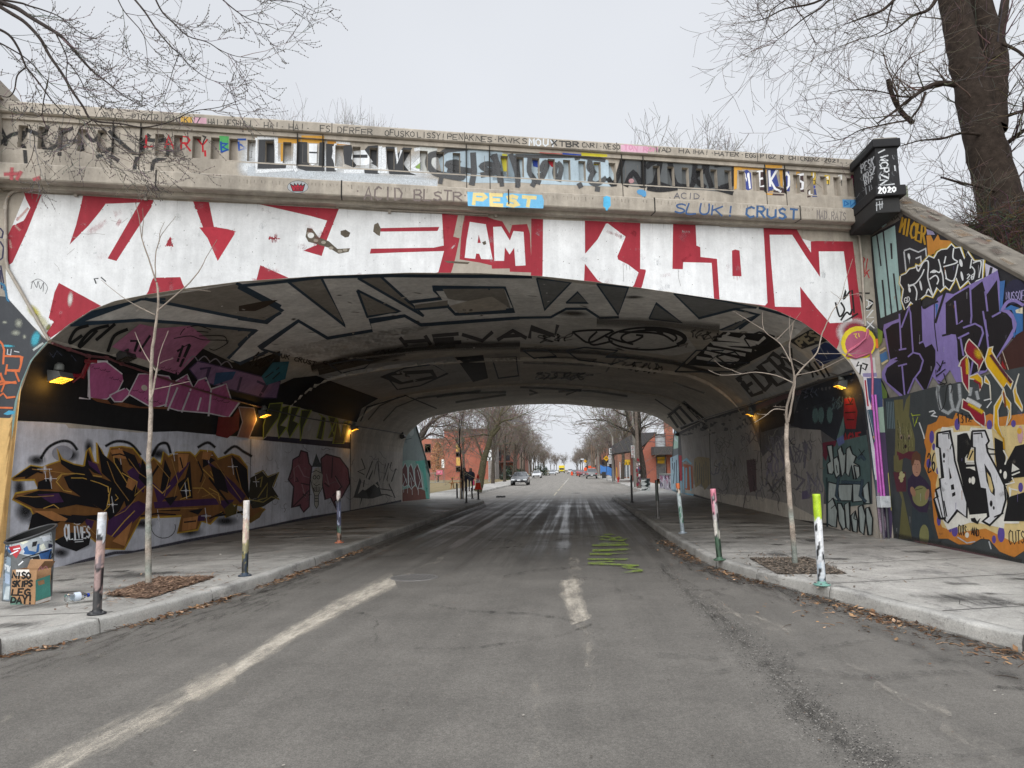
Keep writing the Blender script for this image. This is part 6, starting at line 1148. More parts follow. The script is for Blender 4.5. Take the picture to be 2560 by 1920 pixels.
bollard((242, 1535), (258, 1281), 'pink and black bollard beside the tree pit on the left, nearest the bin', [(0, BKB), (.22, ['a58d89', '3a3537', '2b2528']), (.46, ['b99d96', '7d7073', 'c7a9a0']), (.72, ['26272b', 'dfe3e8', 'cfd6dc']), (.95, ['cbc7c4', 'dad6d2', '35353a'])], seed=1)
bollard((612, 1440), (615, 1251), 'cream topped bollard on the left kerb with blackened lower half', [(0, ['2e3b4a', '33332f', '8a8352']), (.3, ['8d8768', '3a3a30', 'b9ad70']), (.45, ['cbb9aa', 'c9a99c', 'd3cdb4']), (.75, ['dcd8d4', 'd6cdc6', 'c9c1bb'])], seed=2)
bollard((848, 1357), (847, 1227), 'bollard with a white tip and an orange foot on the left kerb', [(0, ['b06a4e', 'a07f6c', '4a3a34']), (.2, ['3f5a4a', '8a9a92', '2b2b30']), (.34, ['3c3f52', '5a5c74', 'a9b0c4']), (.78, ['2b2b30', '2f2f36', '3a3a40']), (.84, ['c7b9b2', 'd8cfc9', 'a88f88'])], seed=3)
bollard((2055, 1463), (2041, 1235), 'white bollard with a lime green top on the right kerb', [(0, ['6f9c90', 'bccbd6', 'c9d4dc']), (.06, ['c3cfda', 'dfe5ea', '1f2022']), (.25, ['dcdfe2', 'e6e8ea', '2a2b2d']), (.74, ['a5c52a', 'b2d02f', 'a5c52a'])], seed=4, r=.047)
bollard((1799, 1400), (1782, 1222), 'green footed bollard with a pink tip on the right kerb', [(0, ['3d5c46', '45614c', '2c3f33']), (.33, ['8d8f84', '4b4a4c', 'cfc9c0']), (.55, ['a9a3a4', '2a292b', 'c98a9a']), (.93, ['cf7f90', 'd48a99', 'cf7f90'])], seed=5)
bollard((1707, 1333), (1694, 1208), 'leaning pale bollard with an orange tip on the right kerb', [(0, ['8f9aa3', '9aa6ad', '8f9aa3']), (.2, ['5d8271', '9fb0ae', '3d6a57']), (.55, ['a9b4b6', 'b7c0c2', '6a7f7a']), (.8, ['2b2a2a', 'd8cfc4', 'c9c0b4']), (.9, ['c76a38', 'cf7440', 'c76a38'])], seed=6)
DRK = [(0, ['2a2a2c', '333335', '1f1f20'])]
bollard((1645, 1297), (1641, 1200), 'dark bollard on the right pavement with a bare grey foot', [(0, ['5c5a58', '4f4d4c', '3a3938']), (.45, ['1f211f', '243026', '1f1f20'])], seed=7)
bollard((1580, 1256), (1578, 1188), 'black bollard at the far end of the right pavement', DRK, seed=8)
bollard((1143, 1246), (1142, 1208), 'short black bollard left of the staked sapling beyond the bridge', DRK, seed=9)
bollard((1166, 1257.6), (1166, 1198), 'black bollard standing on the kerb in front of the staked sapling', DRK, seed=10)
bollard((1181, 1247), (1179, 1219), 'grey leaning bollard beyond the bridge behind the walkers', [(0, ['4b4a49', '5c5a58', '3a3938'])], seed=11)
ob, hb = bollard((1196, 1249), (1195, 1211), 'black bollard carrying an orange traffic cone', DRK, seed=12)
bt = at_y(1195, 1211, ground(1196, 1249, .15).y)
cn = thing('traffic_cone', 'orange traffic cone with a white band set on top of a bollard', 'traffic cone', bt)
m = MB(); m.lathe((0, 0, 0), [(.17, -.25), (.145, -.08), (.115, .1), (.098, .16), (.07, .36), (.03, .5), (0, .51)], 'plain', [lin('d8442c'), lin('d8442c'), lin('d8442c'), lin('e9e6e4'), lin('d8442c'), lin('d8442c'), lin('d8442c')], 16); m.build('cone_body', cn)
m = MB(); m.lathe((0, 0, 0), [(.118, .09), (.092, .23)], 'plain', lin('e3e3e3'), 16); m.build('reflective_band', cn)
m = MB(); m.box((0, 0, -.24), (.42, .42, .03), 'rubber', lin('b23a26'), bev=.01); m.build('cone_base', cn)
# ---- mulch pits
def pit(pts, z, label, seed, cols):
    P = [ground(x, y, z) for x, y in pts]; c = sum(P, Vector()) / len(P); r = random.Random(seed); m = MB()
    n = 9; rows = [[(P[0].lerp(P[3], i / n)).lerp(P[1].lerp(P[2], i / n), j / n) + Vector((0, 0, .004 + .022 * math.sin(PI * i / n) * math.sin(PI * j / n) * (1 + .5 * r.uniform(-1, 1)))) for j in range(n + 1)] for i in range(n + 1)]
    m.grid(rows, 'earth', lin(cols[0]), True)
    for k in range(1900):
        a, b = (r.random(), r.random()) if k < 1500 else (r.gauss(.5, .42), r.gauss(.5, .42)); p = (P[0].lerp(P[3], a)).lerp(P[1].lerp(P[2], a), b) + Vector((0, 0, .012 + .025 * max(0, math.sin(PI * min(1, max(0, a))) * math.sin(PI * min(1, max(0, b)))) - (.009 if k >= 1500 else 0)))
        l = r.uniform(.012, .05); g = r.uniform(0, PI); u = Vector((math.cos(g), math.sin(g), r.uniform(-.25, .35))) * l; v = Vector((-math.sin(g), math.cos(g), r.uniform(-.2, .2))) * r.uniform(.004, .011)
        m.add([p - u - v, p + u - v, p + u + v, p - u + v], [(0, 1, 2, 3)], 'matte', lin(r.choice(cols)))
    o = m.build('mulch'); o['kind'] = 'stuff'; return o
pit([(259, 1487), (371, 1496), (540, 1441), (397, 1443)], .155, '', 1, ['6a5546', '8a6f5c', 'a5886f', '5a483d', '7b6252'])
pit([(1873, 1395), (1943, 1435), (2118, 1434), (2022, 1394)], .155, '', 2, ['5f574f', '6d645a', '837566', '4d4841', '8a7b6c'])
# ---- street saplings, stems traced limb by limb
def sapling(base, paths, label, rb, seed, z=.15):
    b = ground(*base, z); o = thing('sapling', label, 'sapling', b, 0, 'young street trees'); r = random.Random(seed); tr = MB(); br = MB(); BC = lin('a2968a'); mt = Matrix.Translation(-b)
    def P3(pts, y0):
        out = []
        for i, (x, y) in enumerate(pts): out.append(mt @ at_y(x, y, b.y + y0 * i))
        return out
    for i, (pts, r0, r1) in enumerate(paths):
        y0 = 0 if i == 0 else r.uniform(-.09, .09); pts = [tuple(q) for q in densify(pts, 3)] if len(pts) > 2 else pts; P = P3(pts, y0 / 3); n = len(P)
        P = [p + Vector((r.uniform(-1, 1), r.uniform(-1, 1), 0)) * .004 * (0 if q in (0, n - 1) else 1) for q, p in enumerate(P)]
        rad = [r0 + (r1 - r0) * q / (n - 1) for q in range(n)]
        c = [(*[v * (1.0 if i else (.75 + .4 * r.random())) for v in BC], 1.)]
        cols = []
        for q in range(n):
            hgt = q / n; cc = lin('868b84') if i == 0 and hgt < .3 and r.random() < .5 else BC; fq_ = r.uniform(.78, 1.15); cols += [(*[v * fq_ for v in cc], 1.)] * (9 if i == 0 else 6)
        (tr if i == 0 else br).tube(P, rad, 'bark' if i == 0 else 'twig', cols if i == 0 else tuple(v * .8 for v in BC), 9 if i == 0 else 6, caps=False)
        if i:
            for q in range(2, n - 1, 3):
                d = Vector((r.uniform(-1, 1), r.uniform(-.5, .5), r.uniform(.2, 1))).normalized() * r.uniform(.02, .06); br.tube([P[q], P[q] + d], [rad[q] * .5, .0015], 'twig', tuple(v * .7 for v in BC), 4)
    tr.build('trunk', o); br.build('branches', o); return o
ks, kt = Z(0, 1100, 3.16), Z(0, 700, 3.16)
sapling((371, 1463), [(ks("1172,1150 1172,700 1180,300") + kt("1172,1440 1190,1150 1190,900 1200,600 1225,400 1250,200 1238,20"), .043, .013),
    (z1("1232,1590 1170,1400 1120,1250 1105,1120 1070,970"), .012, .004), (z1("1120,1250 1132,1120 1128,1010"), .007, .003), (z1("1228,1560 1225,1400 1260,1260 1300,1190 1390,1075"), .010, .003), (z1("1258,1280 1270,1190 1300,1120"), .006, .003),
    (kt("1255,235 1400,110 1500,20") + z1("1590,1480 1640,1380 1715,1260"), .013, .003), (kt("1225,275 1100,215 960,130 800,0") , .009, .003), (kt("1110,225 1070,250"), .004, .002), (kt("1228,715 1140,580 1065,410"), .009, .004), (kt("1240,705 1270,560 1330,400"), .008, .004), (kt("1215,865 1330,840 1500,800"), .007, .003), (kt("1265,660 1300,640 1370,620"), .004, .002), (kt("1240,700 1215,850 1185,960"), .016, .012), (kt("1455,70 1560,78 1665,90"), .005, .002)],
    'bare sapling in the mulch pit on the left pavement, before the gold graffiti', .043, 3)
kz = Z(1500, 1150, 3.16)
sapling((1988, 1415), [(kz("1542,840 1525,600 1500,350 1480,0") + kr("1280,1400 1265,1150 1270,960"), .040, .03), (kr("1272,980 1262,860 1300,700 1330,600 1320,480 1290,330 1310,180 1325,80"), .022, .005), (kr("1280,950 1310,800 1335,640 1345,560 1420,465 1530,350 1570,200 1600,130 1660,0") + z4("880,1300 910,1180 965,1010"), .017, .003),
    (z4("885,1300 960,1270 1085,1255"), .005, .002), (z4("880,1310 850,1280 808,1250"), .004, .002), (kr("1300,430 1230,300 1170,240 1070,155 1060,0"), .010, .003), (kr("1075,160 930,70 800,-10"), .007, .003), (kr("1322,612 1180,550 1000,520 880,535 700,545 590,500"), .009, .003), (kr("880,535 760,490 690,460 640,410"), .005, .002), (kr("1330,550 1480,520 1580,490 1760,400 1900,330"), .007, .002), (kr("1580,490 1570,440 1500,400"), .005, .002),
    (kr("1540,360 1700,360 1980,355"), .006, .002), (kr("1270,850 1160,840 1080,900 990,955"), .009, .003), (kr("1110,885 1060,885 1010,880"), .004, .002), (kr("1180,240 1300,120 1390,0"), .006, .002), (kr("1420,460 1330,410 1220,390"), .005, .002), (kr("1300,240 1290,100 1300,30"), .005, .002), (kr("1265,820 1200,820 1150,815"), .004, .002)],
    'bare sapling in the gravel pit on the right pavement, beside the lime topped bollard', .04, 5)
# ---- litter bin with slanted rim
bz = Z(0, 1280, 6.637)
bc = ground(68, 1496, .11); bn = thing('litter_bin', 'round litter bin with slanted rim, thick with paint splashes, at the left edge', 'bin', bc); RB = .262; HB = .80
class Cyl(Surf):
    def project(s, P):
        d = rays(P); o = CP - np.array(bc); a = d[:, 0] ** 2 + d[:, 1] ** 2; b = o[0] * d[:, 0] + o[1] * d[:, 1]; c = o[0] ** 2 + o[1] ** 2 - RB ** 2
        D = b * b - a * c; t = (-b - np.sqrt(np.maximum(D, 0))) / a; Q = o + d * t[:, None]
        nr = np.stack([Q[:, 0], Q[:, 1], 0 * Q[:, 0]], 1); nr /= np.linalg.norm(nr, axis=1)[:, None]; Q = Q.copy(); Q[:, :2] = nr[:, :2] * RB
        Q[:, 2] = np.clip(Q[:, 2], .02, [rim(math.atan2(q[1], q[0])) - .02 for q in Q]); return Q, nr
def rim(a): return HB + .05 * math.cos(a) + .08 * math.sin(a)
m = MB(); n = 40; rows = []
for z in (0, .03, .2, .4, .55, None): rows.append([(RB * (1.01 if z in (0, .03) else 1) * math.cos(2 * PI * k / n), RB * math.sin(2 * PI * k / n), z if z is not None else rim(2 * PI * k / n)) for k in range(n + 1)])
m.grid(rows, 'metal', lin('5d6163'), True)
Cb = Cyl(m, sub=10); Cb.mat = 'metal'; Cb.step = .0008
for c, p in (('aeb6ba', "60,560 850,330 880,560 860,860 420,720 100,620"), ('7f8f9c', "60,700 180,760 160,1480 50,1480"), ('2f557f', "60,560 160,560 200,700 90,640"), ('b02c36', "150,580 330,540 360,620 310,700 270,770 210,700"), ('2a5f9a', "370,620 450,560 480,640 600,660 620,540 660,520 640,660 560,710 400,700"), ('d9dcc9', "320,500 440,460 480,490 380,540"), ('e4e8d8', "650,560 720,520 760,600 690,660"), ('35629c', "640,680 860,560 830,860 700,840"), ('d8dfe8', "690,420 830,380 840,470 720,490"), ('17191c', "480,760 640,720 680,850 560,800"), ('1c1d20', "540,500 620,480 600,560 530,580"), ('20233f', "800,520 870,540 860,610 800,600"), ('c7ced6', "380,600 410,660 380,690"), ('3d4043', "20,600 110,620 150,740 60,760"), ('c9d0d4', "80,860 180,900 160,1000 80,960"), ('9fb0c6', "90,1010 170,1040 160,1200 80,1180"), ('b9c4c9', "100,1240 170,1230 150,1450 60,1450")): Cb.poly(c, bz(p))
Cb.lines('e2e6ea', [bz("660,420 820,390"), bz("700,640 850,600"), bz("180,700 300,640"), bz("230,620 330,600"), bz("530,780 600,850"), bz("310,880 380,820")], 3); Cb.lines('16171a', [bz("800,800 840,640 870,720 810,820 870,900"), bz("830,900 850,1120"), bz("370,780 460,740 800,640")], 2.4)
m.build('bin_body', bn)
m = MB(); m.tube([(RB * 1.02 * math.cos(2 * PI * k / n), RB * 1.02 * math.sin(2 * PI * k / n), rim(2 * PI * k / n)) for k in range(n + 1)], .016, 'metal', lin('3b3c3e'), 8, caps=False); m.build('rim', bn)
m = MB(); m.grid([[((RB - .012) * math.cos(2 * PI * k / n), (RB - .012) * math.sin(2 * PI * k / n), z if z is not None else rim(2 * PI * k / n)) for k in range(n + 1)] for z in (.3, None)], 'matte', (.012, .012, .012), True); m.add([((RB - .012) * math.cos(2 * PI * k / n), (RB - .012) * math.sin(2 * PI * k / n), .3) for k in range(n)], [list(range(n))], 'matte', (.02, .02, .02)); m.build('liner', bn)
# ---- cardboard box against it
A_, B_, C_ = ground(25, 1512, .118), ground(87, 1513, .118), ground(126, 1500, .118)
ax = (B_ - A_); wx = ax.length; ax.normalize(); ay = (C_ - B_); ay -= ax * ay.dot(ax); wy_ = max(.2, (C_ - B_).length * .62); ay.normalize(); HX = .405
bx = thing('cardboard_box', 'open cardboard box with hand lettered front, leaning against the litter bin', 'box', A_); CBC = lin('a07d5c')
m = MB(); o_ = Vector(); fx = ax * wx; fy = ay * wy_; up_ = Vector((0, 0, HX)); t_ = .006
m.prism([(0, 0), (wx, 0), (wx, HX), (0, HX)], o_, ax, Vector((0, 0, 1)), ay, t_, 'matte', CBC); m.prism([(0, 0), (wx, 0), (wx, HX), (0, HX)], o_ + fy, ax, Vector((0, 0, 1)), -ay, t_, 'matte', CBC)
m.prism([(t_, 0), (wy_ - t_, 0), (wy_ - t_, HX * .8), (.1, HX * .78), (.02, HX * .8)], o_ + fx, ay, Vector((0, 0, 1)), -ax, t_, 'matte', CBC); m.prism([(t_, 0), (wy_ - t_, 0), (wy_ - t_, HX), (t_, HX)], o_, ay, Vector((0, 0, 1)), ax, t_, 'matte', CBC)
m.prism([(t_, t_), (wx - t_, t_), (wx - t_, wy_ - t_), (t_, wy_ - t_)], o_ + Vector((0, 0, .002)), ax, ay, Vector((0, 0, 1)), .004, 'matte', CBC)
class Local(Flat):
    def emit(s, Q, tris, cols, mat): super().emit(Q - np.array(A_), tris, cols, mat)
n_f = -np.array(ay); BXF = Local(m, np.array(A_), n_f); BXF.mat = 'matte'; BXS = Local(m, np.array(B_), np.array(ax)); BXS.mat = 'matte'
BXF.poly('e2dcd4', bz("265,955 485,955 490,1060 268,1060")); BXF.poly('5f7f72', bz("175,1380 260,1440 400,1540 168,1538"))
for t, q in (('NISO', "215,990 505,1000 500,1110 210,1095"), ('SKIPS', "215,1140 535,1130 530,1240 205,1240"), ('LEG', "210,1280 490,1265 490,1380 200,1375"), ('DAY!', "200,1410 540,1390 530,1530 190,1500")): text(BXF, (.012, .012, .012), t, bz(q), 4.4, gap=1.1, jit=.3)
BXS.poly('4f8f83', bz("590,1130 830,1045 840,1400 590,1480")); BXS.poly(CBC, bz("620,1150 730,1120 740,1190 640,1220")); BXS.poly('d9d3cc', bz("588,1490 842,1405 842,1455 588,1535"))
m.build('box_walls', bx)
m = MB(); m.prism([(0, 0), (wx, 0), (wx * .97, .1), (wx * .03, .1)], fy + up_, ax, (Vector((0, 0, 1)) * .95 + ay * .3).normalized(), ay, .004, 'matte', lin('9a7858')); m.build('flap', bx)
m = MB(); m.prism([(0, 0), (wy_, 0), (wy_ * .95, .1), (wy_ * .1, .13)], up_ * 1.0 + fx, ay, (Vector((0, 0, 1)) * .8 + ax * .6).normalized(), -ax, .004, 'matte', lin('9a7858')); FL = Local(m, np.array(B_ + up_ + ax * .03), np.array(ax) * .8 - np.array((0, 0, .6))); FL.mat = 'matte'; FL.line('d99aa2', bz("640,970 680,900 700,950 760,900 790,950"), 2.4, smooth=True); m.build('flap', bx)
# ---- plastic bottle
p0, p1 = ground(164, 1508, .15), ground(222, 1499, .15); p0.z += .0; L_ = (p1 - p0).length; bo = thing('plastic_bottle', 'clear plastic bottle with blue cap lying on the left pavement', 'bottle', p0 + Vector((0, 0, .055))); dv = (p1 - p0).normalized(); Mb = Matrix((dv.cross(Vector((0, 0, 1))), Vector((0, 0, 1)), dv)).transposed()
m = MB(); m.lathe((0, 0, 0), [(0, .004), (.045, .0), (.052, .012), (.052, L_ * .2), (.049, L_ * .24), (.052, L_ * .28), (.052, L_ * .6), (.045, L_ * .72), (.026, L_ * .86), (.017, L_ * .9), (.017, L_)], 'clearplastic', (.85, .9, .92), 20, Mb); m.build('bottle_body', bo)
m = MB(); m.lathe((0, 0, 0), [(.022, L_ * .91), (.022, L_ * 1.0), (0, L_ * 1.01)], 'plain', lin('2f4fc0'), 14, Mb); m.build('cap', bo)
m = MB(); m.lathe((0, 0, 0), [(.0525, L_ * .3), (.0525, L_ * .58)], 'plain', lin('cfd9e4'), 20, Mb); m.build('wrapper', bo)
# ---- manhole covers and a scrap of rubber on the road
def cover(px, py, r, label, c):
    p = ground(px, py, .012); o = MB(); o.lathe((0, 0, 0), [(0, .004), (r * .86, .004)], 'metal', c, 32); o.lathe((0, 0, 0), [(r * .87, .001), (r * .88, .007), (r, .007), (r * 1.02, .0)], 'metal', tuple(v * 1.7 for v in c), 32)
    for i in range(-5, 6):
        w_ = math.sqrt(max(0, .8 - (i / 6) ** 2)) * r
        for a in (0, 1):
            q = (.006, w_ * 2) if a else (w_ * 2, .006); cc = (i / 6 * r, 0, .005) if a else (0, i / 6 * r, .005); o.box(cc, (*q, .005), 'metal', tuple(v * 1.35 for v in c))
    e = o.build('manhole_cover'); e.location = p; return tag(e, label, 'manhole cover', 'manhole covers in the road')
cover(1035, 1444, .36, 'large round manhole cover in the left lane before the bridge', (.10, .095, .09)); cover(1146, 1318, .34, 'manhole cover in the shade under the bridge', (.05, .048, .046)); cover(1440, 1233, .34, 'manhole cover in the road just beyond the bridge', (.07, .068, .065))
p = ground(1252, 1244, .0); m = MB(); m.tube([Vector((math.cos(t) * .24, math.sin(t) * .17, .045 + .02 * math.sin(3 * t))) for t in np.linspace(.2, 6.2, 20)], .05, 'rubber', (.03, .03, .03), 8); e = m.build('rubber_scrap'); e.location = p; tag(e, 'black scrap of rubber lying in the road beyond the bridge', 'debris')
# ---- dead leaves and twigs swept against the kerbs
def litter(K, sgn, y0, y1, n, spread, seed):
    r = random.Random(seed); m = MB(); ky = [q for q in K if y0 - 1 < q[1] < y1 + 1]; cols = ['6b4c35', '8a6a4c', '4a3626', 'a3805c', '3a2c22', '77573d', 'b8977a']
    for k in range(n):
        f = r.random() ** 1.3; y = y0 + (y1 - y0) * f; x = float(np.interp(y, [q[1] for q in ky], [q[0] for q in ky])); cl = .5 + .5 * math.sin(y * 2.3 + seed) + .3 * math.sin(y * 5.1)
        if r.random() > .25 + cl: continue
        p = Vector((x - sgn * (.03 + abs(r.gauss(0, spread))), y, .008 + abs(r.gauss(0, .012)))); g = r.uniform(0, 2 * PI); c = lin(r.choice(cols))
        if r.random() < .35:
            l = r.uniform(.04, .16); d = Vector((math.cos(g), math.sin(g), r.uniform(-.05, .15))) * l; m.tube([p, p + d * .5 + Vector((0, 0, .008)), p + d], [.003, .0025, .0015], 'twig', c, 4)
        else:
            s = r.uniform(.012, .04); u = Vector((math.cos(g), math.sin(g), r.uniform(-.4, .4))) * s; v = Vector((-math.sin(g), math.cos(g), r.uniform(-.4, .4))) * s * .6; w_ = Vector((0, 0, s * .35))
            m.add([p - u, p - v * .9 + w_ * .5, p + u * 1.1 + w_, p + v + w_ * .3, p], [(0, 1, 4), (1, 2, 4), (2, 3, 4), (3, 0, 4)], 'matte', c)
    o = m.build('leaf_litter'); o['kind'] = 'stuff'
litter(LKD, -1, 4.4, 15, 1500, .09, 1); litter(RKD, 1, 4.6, 16, 1600, .16, 2); litter(RKD, 1, 3.6, 9, 700, .4, 3)
r_ = random.Random(5); m = MB()
for k in range(90):
    y = r_.uniform(6, 40); x = r_.choice([r_.uniform(-8.6, -4.9), r_.uniform(2.4, 5.6)]); g = r_.uniform(0, 6); s = r_.uniform(.012, .035); p = Vector((x, y, (side_z(-1, x, y) if x < 0 else .15) + .006)); u = Vector((math.cos(g), math.sin(g), .2)) * s; v = Vector((-math.sin(g), math.cos(g), .1)) * s * .7
    m.add([p - u, p - v, p + u, p + v], [(0, 1, 2, 3)], 'matte', lin(r_.choice(['d8d4cc', '8a6a4c', '5c4636', 'b9b2a6'])))
for k in range(260):
    y = r_.uniform(3.5, 10); x = r_.uniform(-4.5, 3); g = r_.uniform(0, 6); s = r_.uniform(.004, .012); p = Vector((x, y, .02)); m.add([p + Vector((-s, 0, 0)), p + Vector((0, -s, .002)), p + Vector((s, 0, .003)), p + Vector((0, s, 0))], [(0, 1, 2, 3)], 'matte', lin(r_.choice(['4a4239', 'b9b2a6', '6b5a48', '33302c'])))
o = m.build('grit'); o['kind'] = 'stuff'
# ---- lamps on the tunnel walls
def lamp(px, py, label, on=True, s=1., side=-1):
    s *= .85
    Q, nr = V.project(np.array([[px, py]])); Q = Vector(Q[0]); d = 1 if side < 0 else -1
    o = thing('tunnel_lamp', label, 'wall lamp', Q, 0 if side < 0 else PI, 'amber lamps on the tunnel walls'); DC = lin('4a4a48') if on else lin('2f2e2e')
    m = MB(); m.add([(.03 * s, -.21 * s, .13 * s), (.27 * s, -.19 * s, .10 * s), (.31 * s, -.19 * s, .0), (.06 * s, -.21 * s, -.10 * s), (.03 * s, .21 * s, .13 * s), (.27 * s, .19 * s, .10 * s), (.31 * s, .19 * s, .0), (.06 * s, .21 * s, -.10 * s)], [(0, 1, 5, 4), (1, 2, 6, 5), (3, 0, 4, 7), (0, 3, 2, 1), (4, 5, 6, 7)], 'metal', DC)
    m.tube([(.035 * s, -.19 * s, -.10 * s), (.31 * s, -.19 * s, 0), (.31 * s, .19 * s, 0), (.06 * s, .2 * s, -.1 * s)], .012 * s, 'metal', DC, 6); m.build('housing', o)
    m = MB(); P = [Vector((.30 * s, -.18 * s, -.005)), Vector((.30 * s, .18 * s, -.005)), Vector((.07 * s, .18 * s, -.098 * s)), Vector((.07 * s, -.18 * s, -.098 * s))]; P = [p + Vector((.004, 0, -.012)) for p in P]
    m.add(P, [(0, 1, 2, 3)], 'lampglow' if on else 'glass', (.1, .08, .05)); m.build('lens', o)
    m = MB()
    for i in range(1, 6): a = P[0].lerp(P[1], i / 6) + Vector((.003, 0, -.008)); b = P[3].lerp(P[2], i / 6) + Vector((.003, 0, -.008)); m.tube([a, b], .004, 'metal', (.03, .03, .03), 4)
    for i in range(1, 4): a = P[0].lerp(P[3], i / 4) + Vector((.004, 0, -.012)); b = P[1].lerp(P[2], i / 4) + Vector((.004, 0, -.012)); m.tube([a, b], .004, 'metal', (.03, .03, .03), 4)
    m.build('guard', o)
    m = MB(); m.lathe((.12 * s, .0, .20 * s), [(0, -.06 * s), (.085 * s, -.06 * s), (.09 * s, -.04 * s), (.09 * s, .05 * s), (.07 * s, .07 * s), (0, .075 * s)], 'metal', lin('6b6d68') if on else DC, 14); m.box((.12 * s, 0, .285 * s), (.07 * s, .1 * s, .03 * s), 'metal', DC, bev=.004); m.build('junction_box', o)
    m = MB(); m.box((.02, 0, .12 * s), (.05, .12 * s, .34 * s), 'metal', DC, bev=.006); m.build('bracket', o)
    if on:
        ld = bpy.data.lights.new('lamp_light', 'POINT'); ld.energy = 5 * s; ld.color = (1, .5, .08); ld.shadow_soft_size = .06; lo = bpy.data.objects.new('lamp_light', ld); COL.objects.link(lo); lo.parent = o; lo.location = (.13 * s, -.1, -.2 * s)
    return o
lamp(132, 944, 'glowing amber lamp nearest the camera on the left tunnel wall'); lamp(300, 893, 'unlit box lamp hung from the conduit on the left wall', False, .9)
lamp(650, 1036, 'glowing amber lamp midway along the left tunnel wall, above the grey band'); lamp(878, 1072, 'glowing amber lamp on the left wall beside the vertical wall joint'); lamp(1000, 1092, 'dark lamp at the far left mouth of the tunnel', False)
lamp(2116, 962, 'glowing amber lamp on the right wall above the red hand graffiti', True, .85, 1); lamp(1884, 1034, 'glowing yellow lamp midway along the right tunnel wall', True, .85, 1); lamp(1768, 1068, 'dim lamp on the right wall at the second joint', False, .85, 1); lamp(1698, 1086, 'dim lamp at the far right mouth of the tunnel', False, .85, 1)
def wallpipe(pts, rad, label, col, cat='pipe'):
    Q, nr = V.project(np.array(pts)); m = MB(); P = [Vector(q) + Vector(n) * (rad + .012) for q, n in zip(Q, nr)]; m.tube(P, rad, 'metal', col, 7)
    for p in P[1:-1]: m.box(p, (.05, .07, .06), 'metal', col)
    return tag(m.build('conduit_pipe'), label, cat)
wallpipe([(126, 856), (168, 872), (215, 888), (262, 893), (300, 908), (430, 953), (560, 994), (661, 1020)], .022, 'reddish conduit running along the left tunnel wall under the vault', lin('6d4144'))
wallpipe([(661, 1020), (760, 1044), (872, 1062), (1000, 1083)], .02, 'dark conduit along the far half of the left tunnel wall', (.03, .03, .03))
wallpipe([(2138, 925), (2051, 951), (1970, 980), (1881, 1009), (1759, 1046), (1697, 1069)], .024, 'dark conduit running the length of the right tunnel wall', (.06, .06, .06))
wallpipe([(178, 955), (200, 938), (214, 902), (222, 892)], .016, 'short red pipe dropping from the conduit to the first left lamp', lin('7a2c30'))
# ---- meter box and pipes on the right pier
eb = on_plane([(2204, 1254)], FP - FN * .02, FN)[0]; e = thing('meter_box', 'white painted metal box with pipes on the right pier', 'electrical box', eb, TH)
m = MB(); m.box((0, -.06, 0), (.22, .12, .22), 'metal', lin('bfc3c7'), bev=.008); m.build('box_body', e); m = MB(); m.box((.02, -.123, 0), (.07, .006, .045), 'metal', lin('adb2b7'), bev=.002); m.build('latch', e)
for dx in (-.035, .03): m = MB(); m.tube([(dx, -.05, .1), (dx - .01, -.045, 1.3), (dx - .015, -.045, 2.1)], .022, 'metal', lin('b45fb0'), 8); m.build('upper_pipe', e)
for dx in (-.05, .05): m = MB(); m.tube([(dx, -.06, -.1), (dx, -.05, -.8), (dx, -.05, -1.02)], .026, 'metal', lin('3f4146') if dx > 0 else lin('5a5660'), 8); m.build('lower_pipe', e)
pk = MB(); pq = fpx(zr3("510,525 495,590 430,650 365,690 350,720 420,740 490,715 530,700 540,760 548,900 545,1130"), .03); pk.tube(pq[:2] + pq[2:], .02, 'metal', lin('b5607a'), 7); tag(pk.build('bent_pipe'), 'pink painted pipe bending over the round face graffiti', 'pipe')
# ------------------------------------------------------------------ bare trees
def rv(r): return Vector((r.uniform(-1, 1), r.uniform(-1, 1), r.uniform(-1, 1)))
def grow(r, mb, p, d, rad, L, lvl, spec, col):
    """one limb and what grows from it; spec[lvl] = (children, angle, length share, radius share, upward pull, wobble)"""
    n = 5 if lvl < 2 else (4 if lvl < 3 else 3); P = [p]; d = d.normalized(); up = spec[lvl][4]; wob = spec[lvl][5]
    for i in range(n): d = (d + rv(r) * wob + Vector((0, 0, up))).normalized(); P.append(P[-1] + d * (L / n))
    R_ = [max(rad * (1 - .62 * i / n), spec[-1]) for i in range(n + 1)]
    mb[0 if lvl < 2 else 1].tube(P, R_, 'bark' if lvl < 2 else 'twig', col if lvl < 2 else tuple(v * r.uniform(.8, 1.15) for v in spec[-2]), (7, 5, 4, 3, 3)[min(lvl, 4)], caps=False)
    if lvl + 1 >= len(spec) - 2: return
    k, ang, ls, rs = spec[lvl][:4]
    for i in range(k):
        f = r.uniform(.3, 1.0) if lvl else r.uniform(.42, 1.0); q = f * n; j = min(int(q), n - 1); b = P[j].lerp(P[j + 1], q - j); t = (P[j + 1] - P[j]).normalized()
        s = t.orthogonal().normalized(); s.rotate(Matrix.Rotation(i * 2.4 + r.uniform(-.6, .6), 3, t)); a = ang * r.uniform(.65, 1.3)
        grow(r, mb, b, t * math.cos(a) + s * math.sin(a), max(rad * (1 - .62 * f) * rs, spec[-1]), L * ls * r.uniform(.7, 1.2), lvl + 1, spec, col)
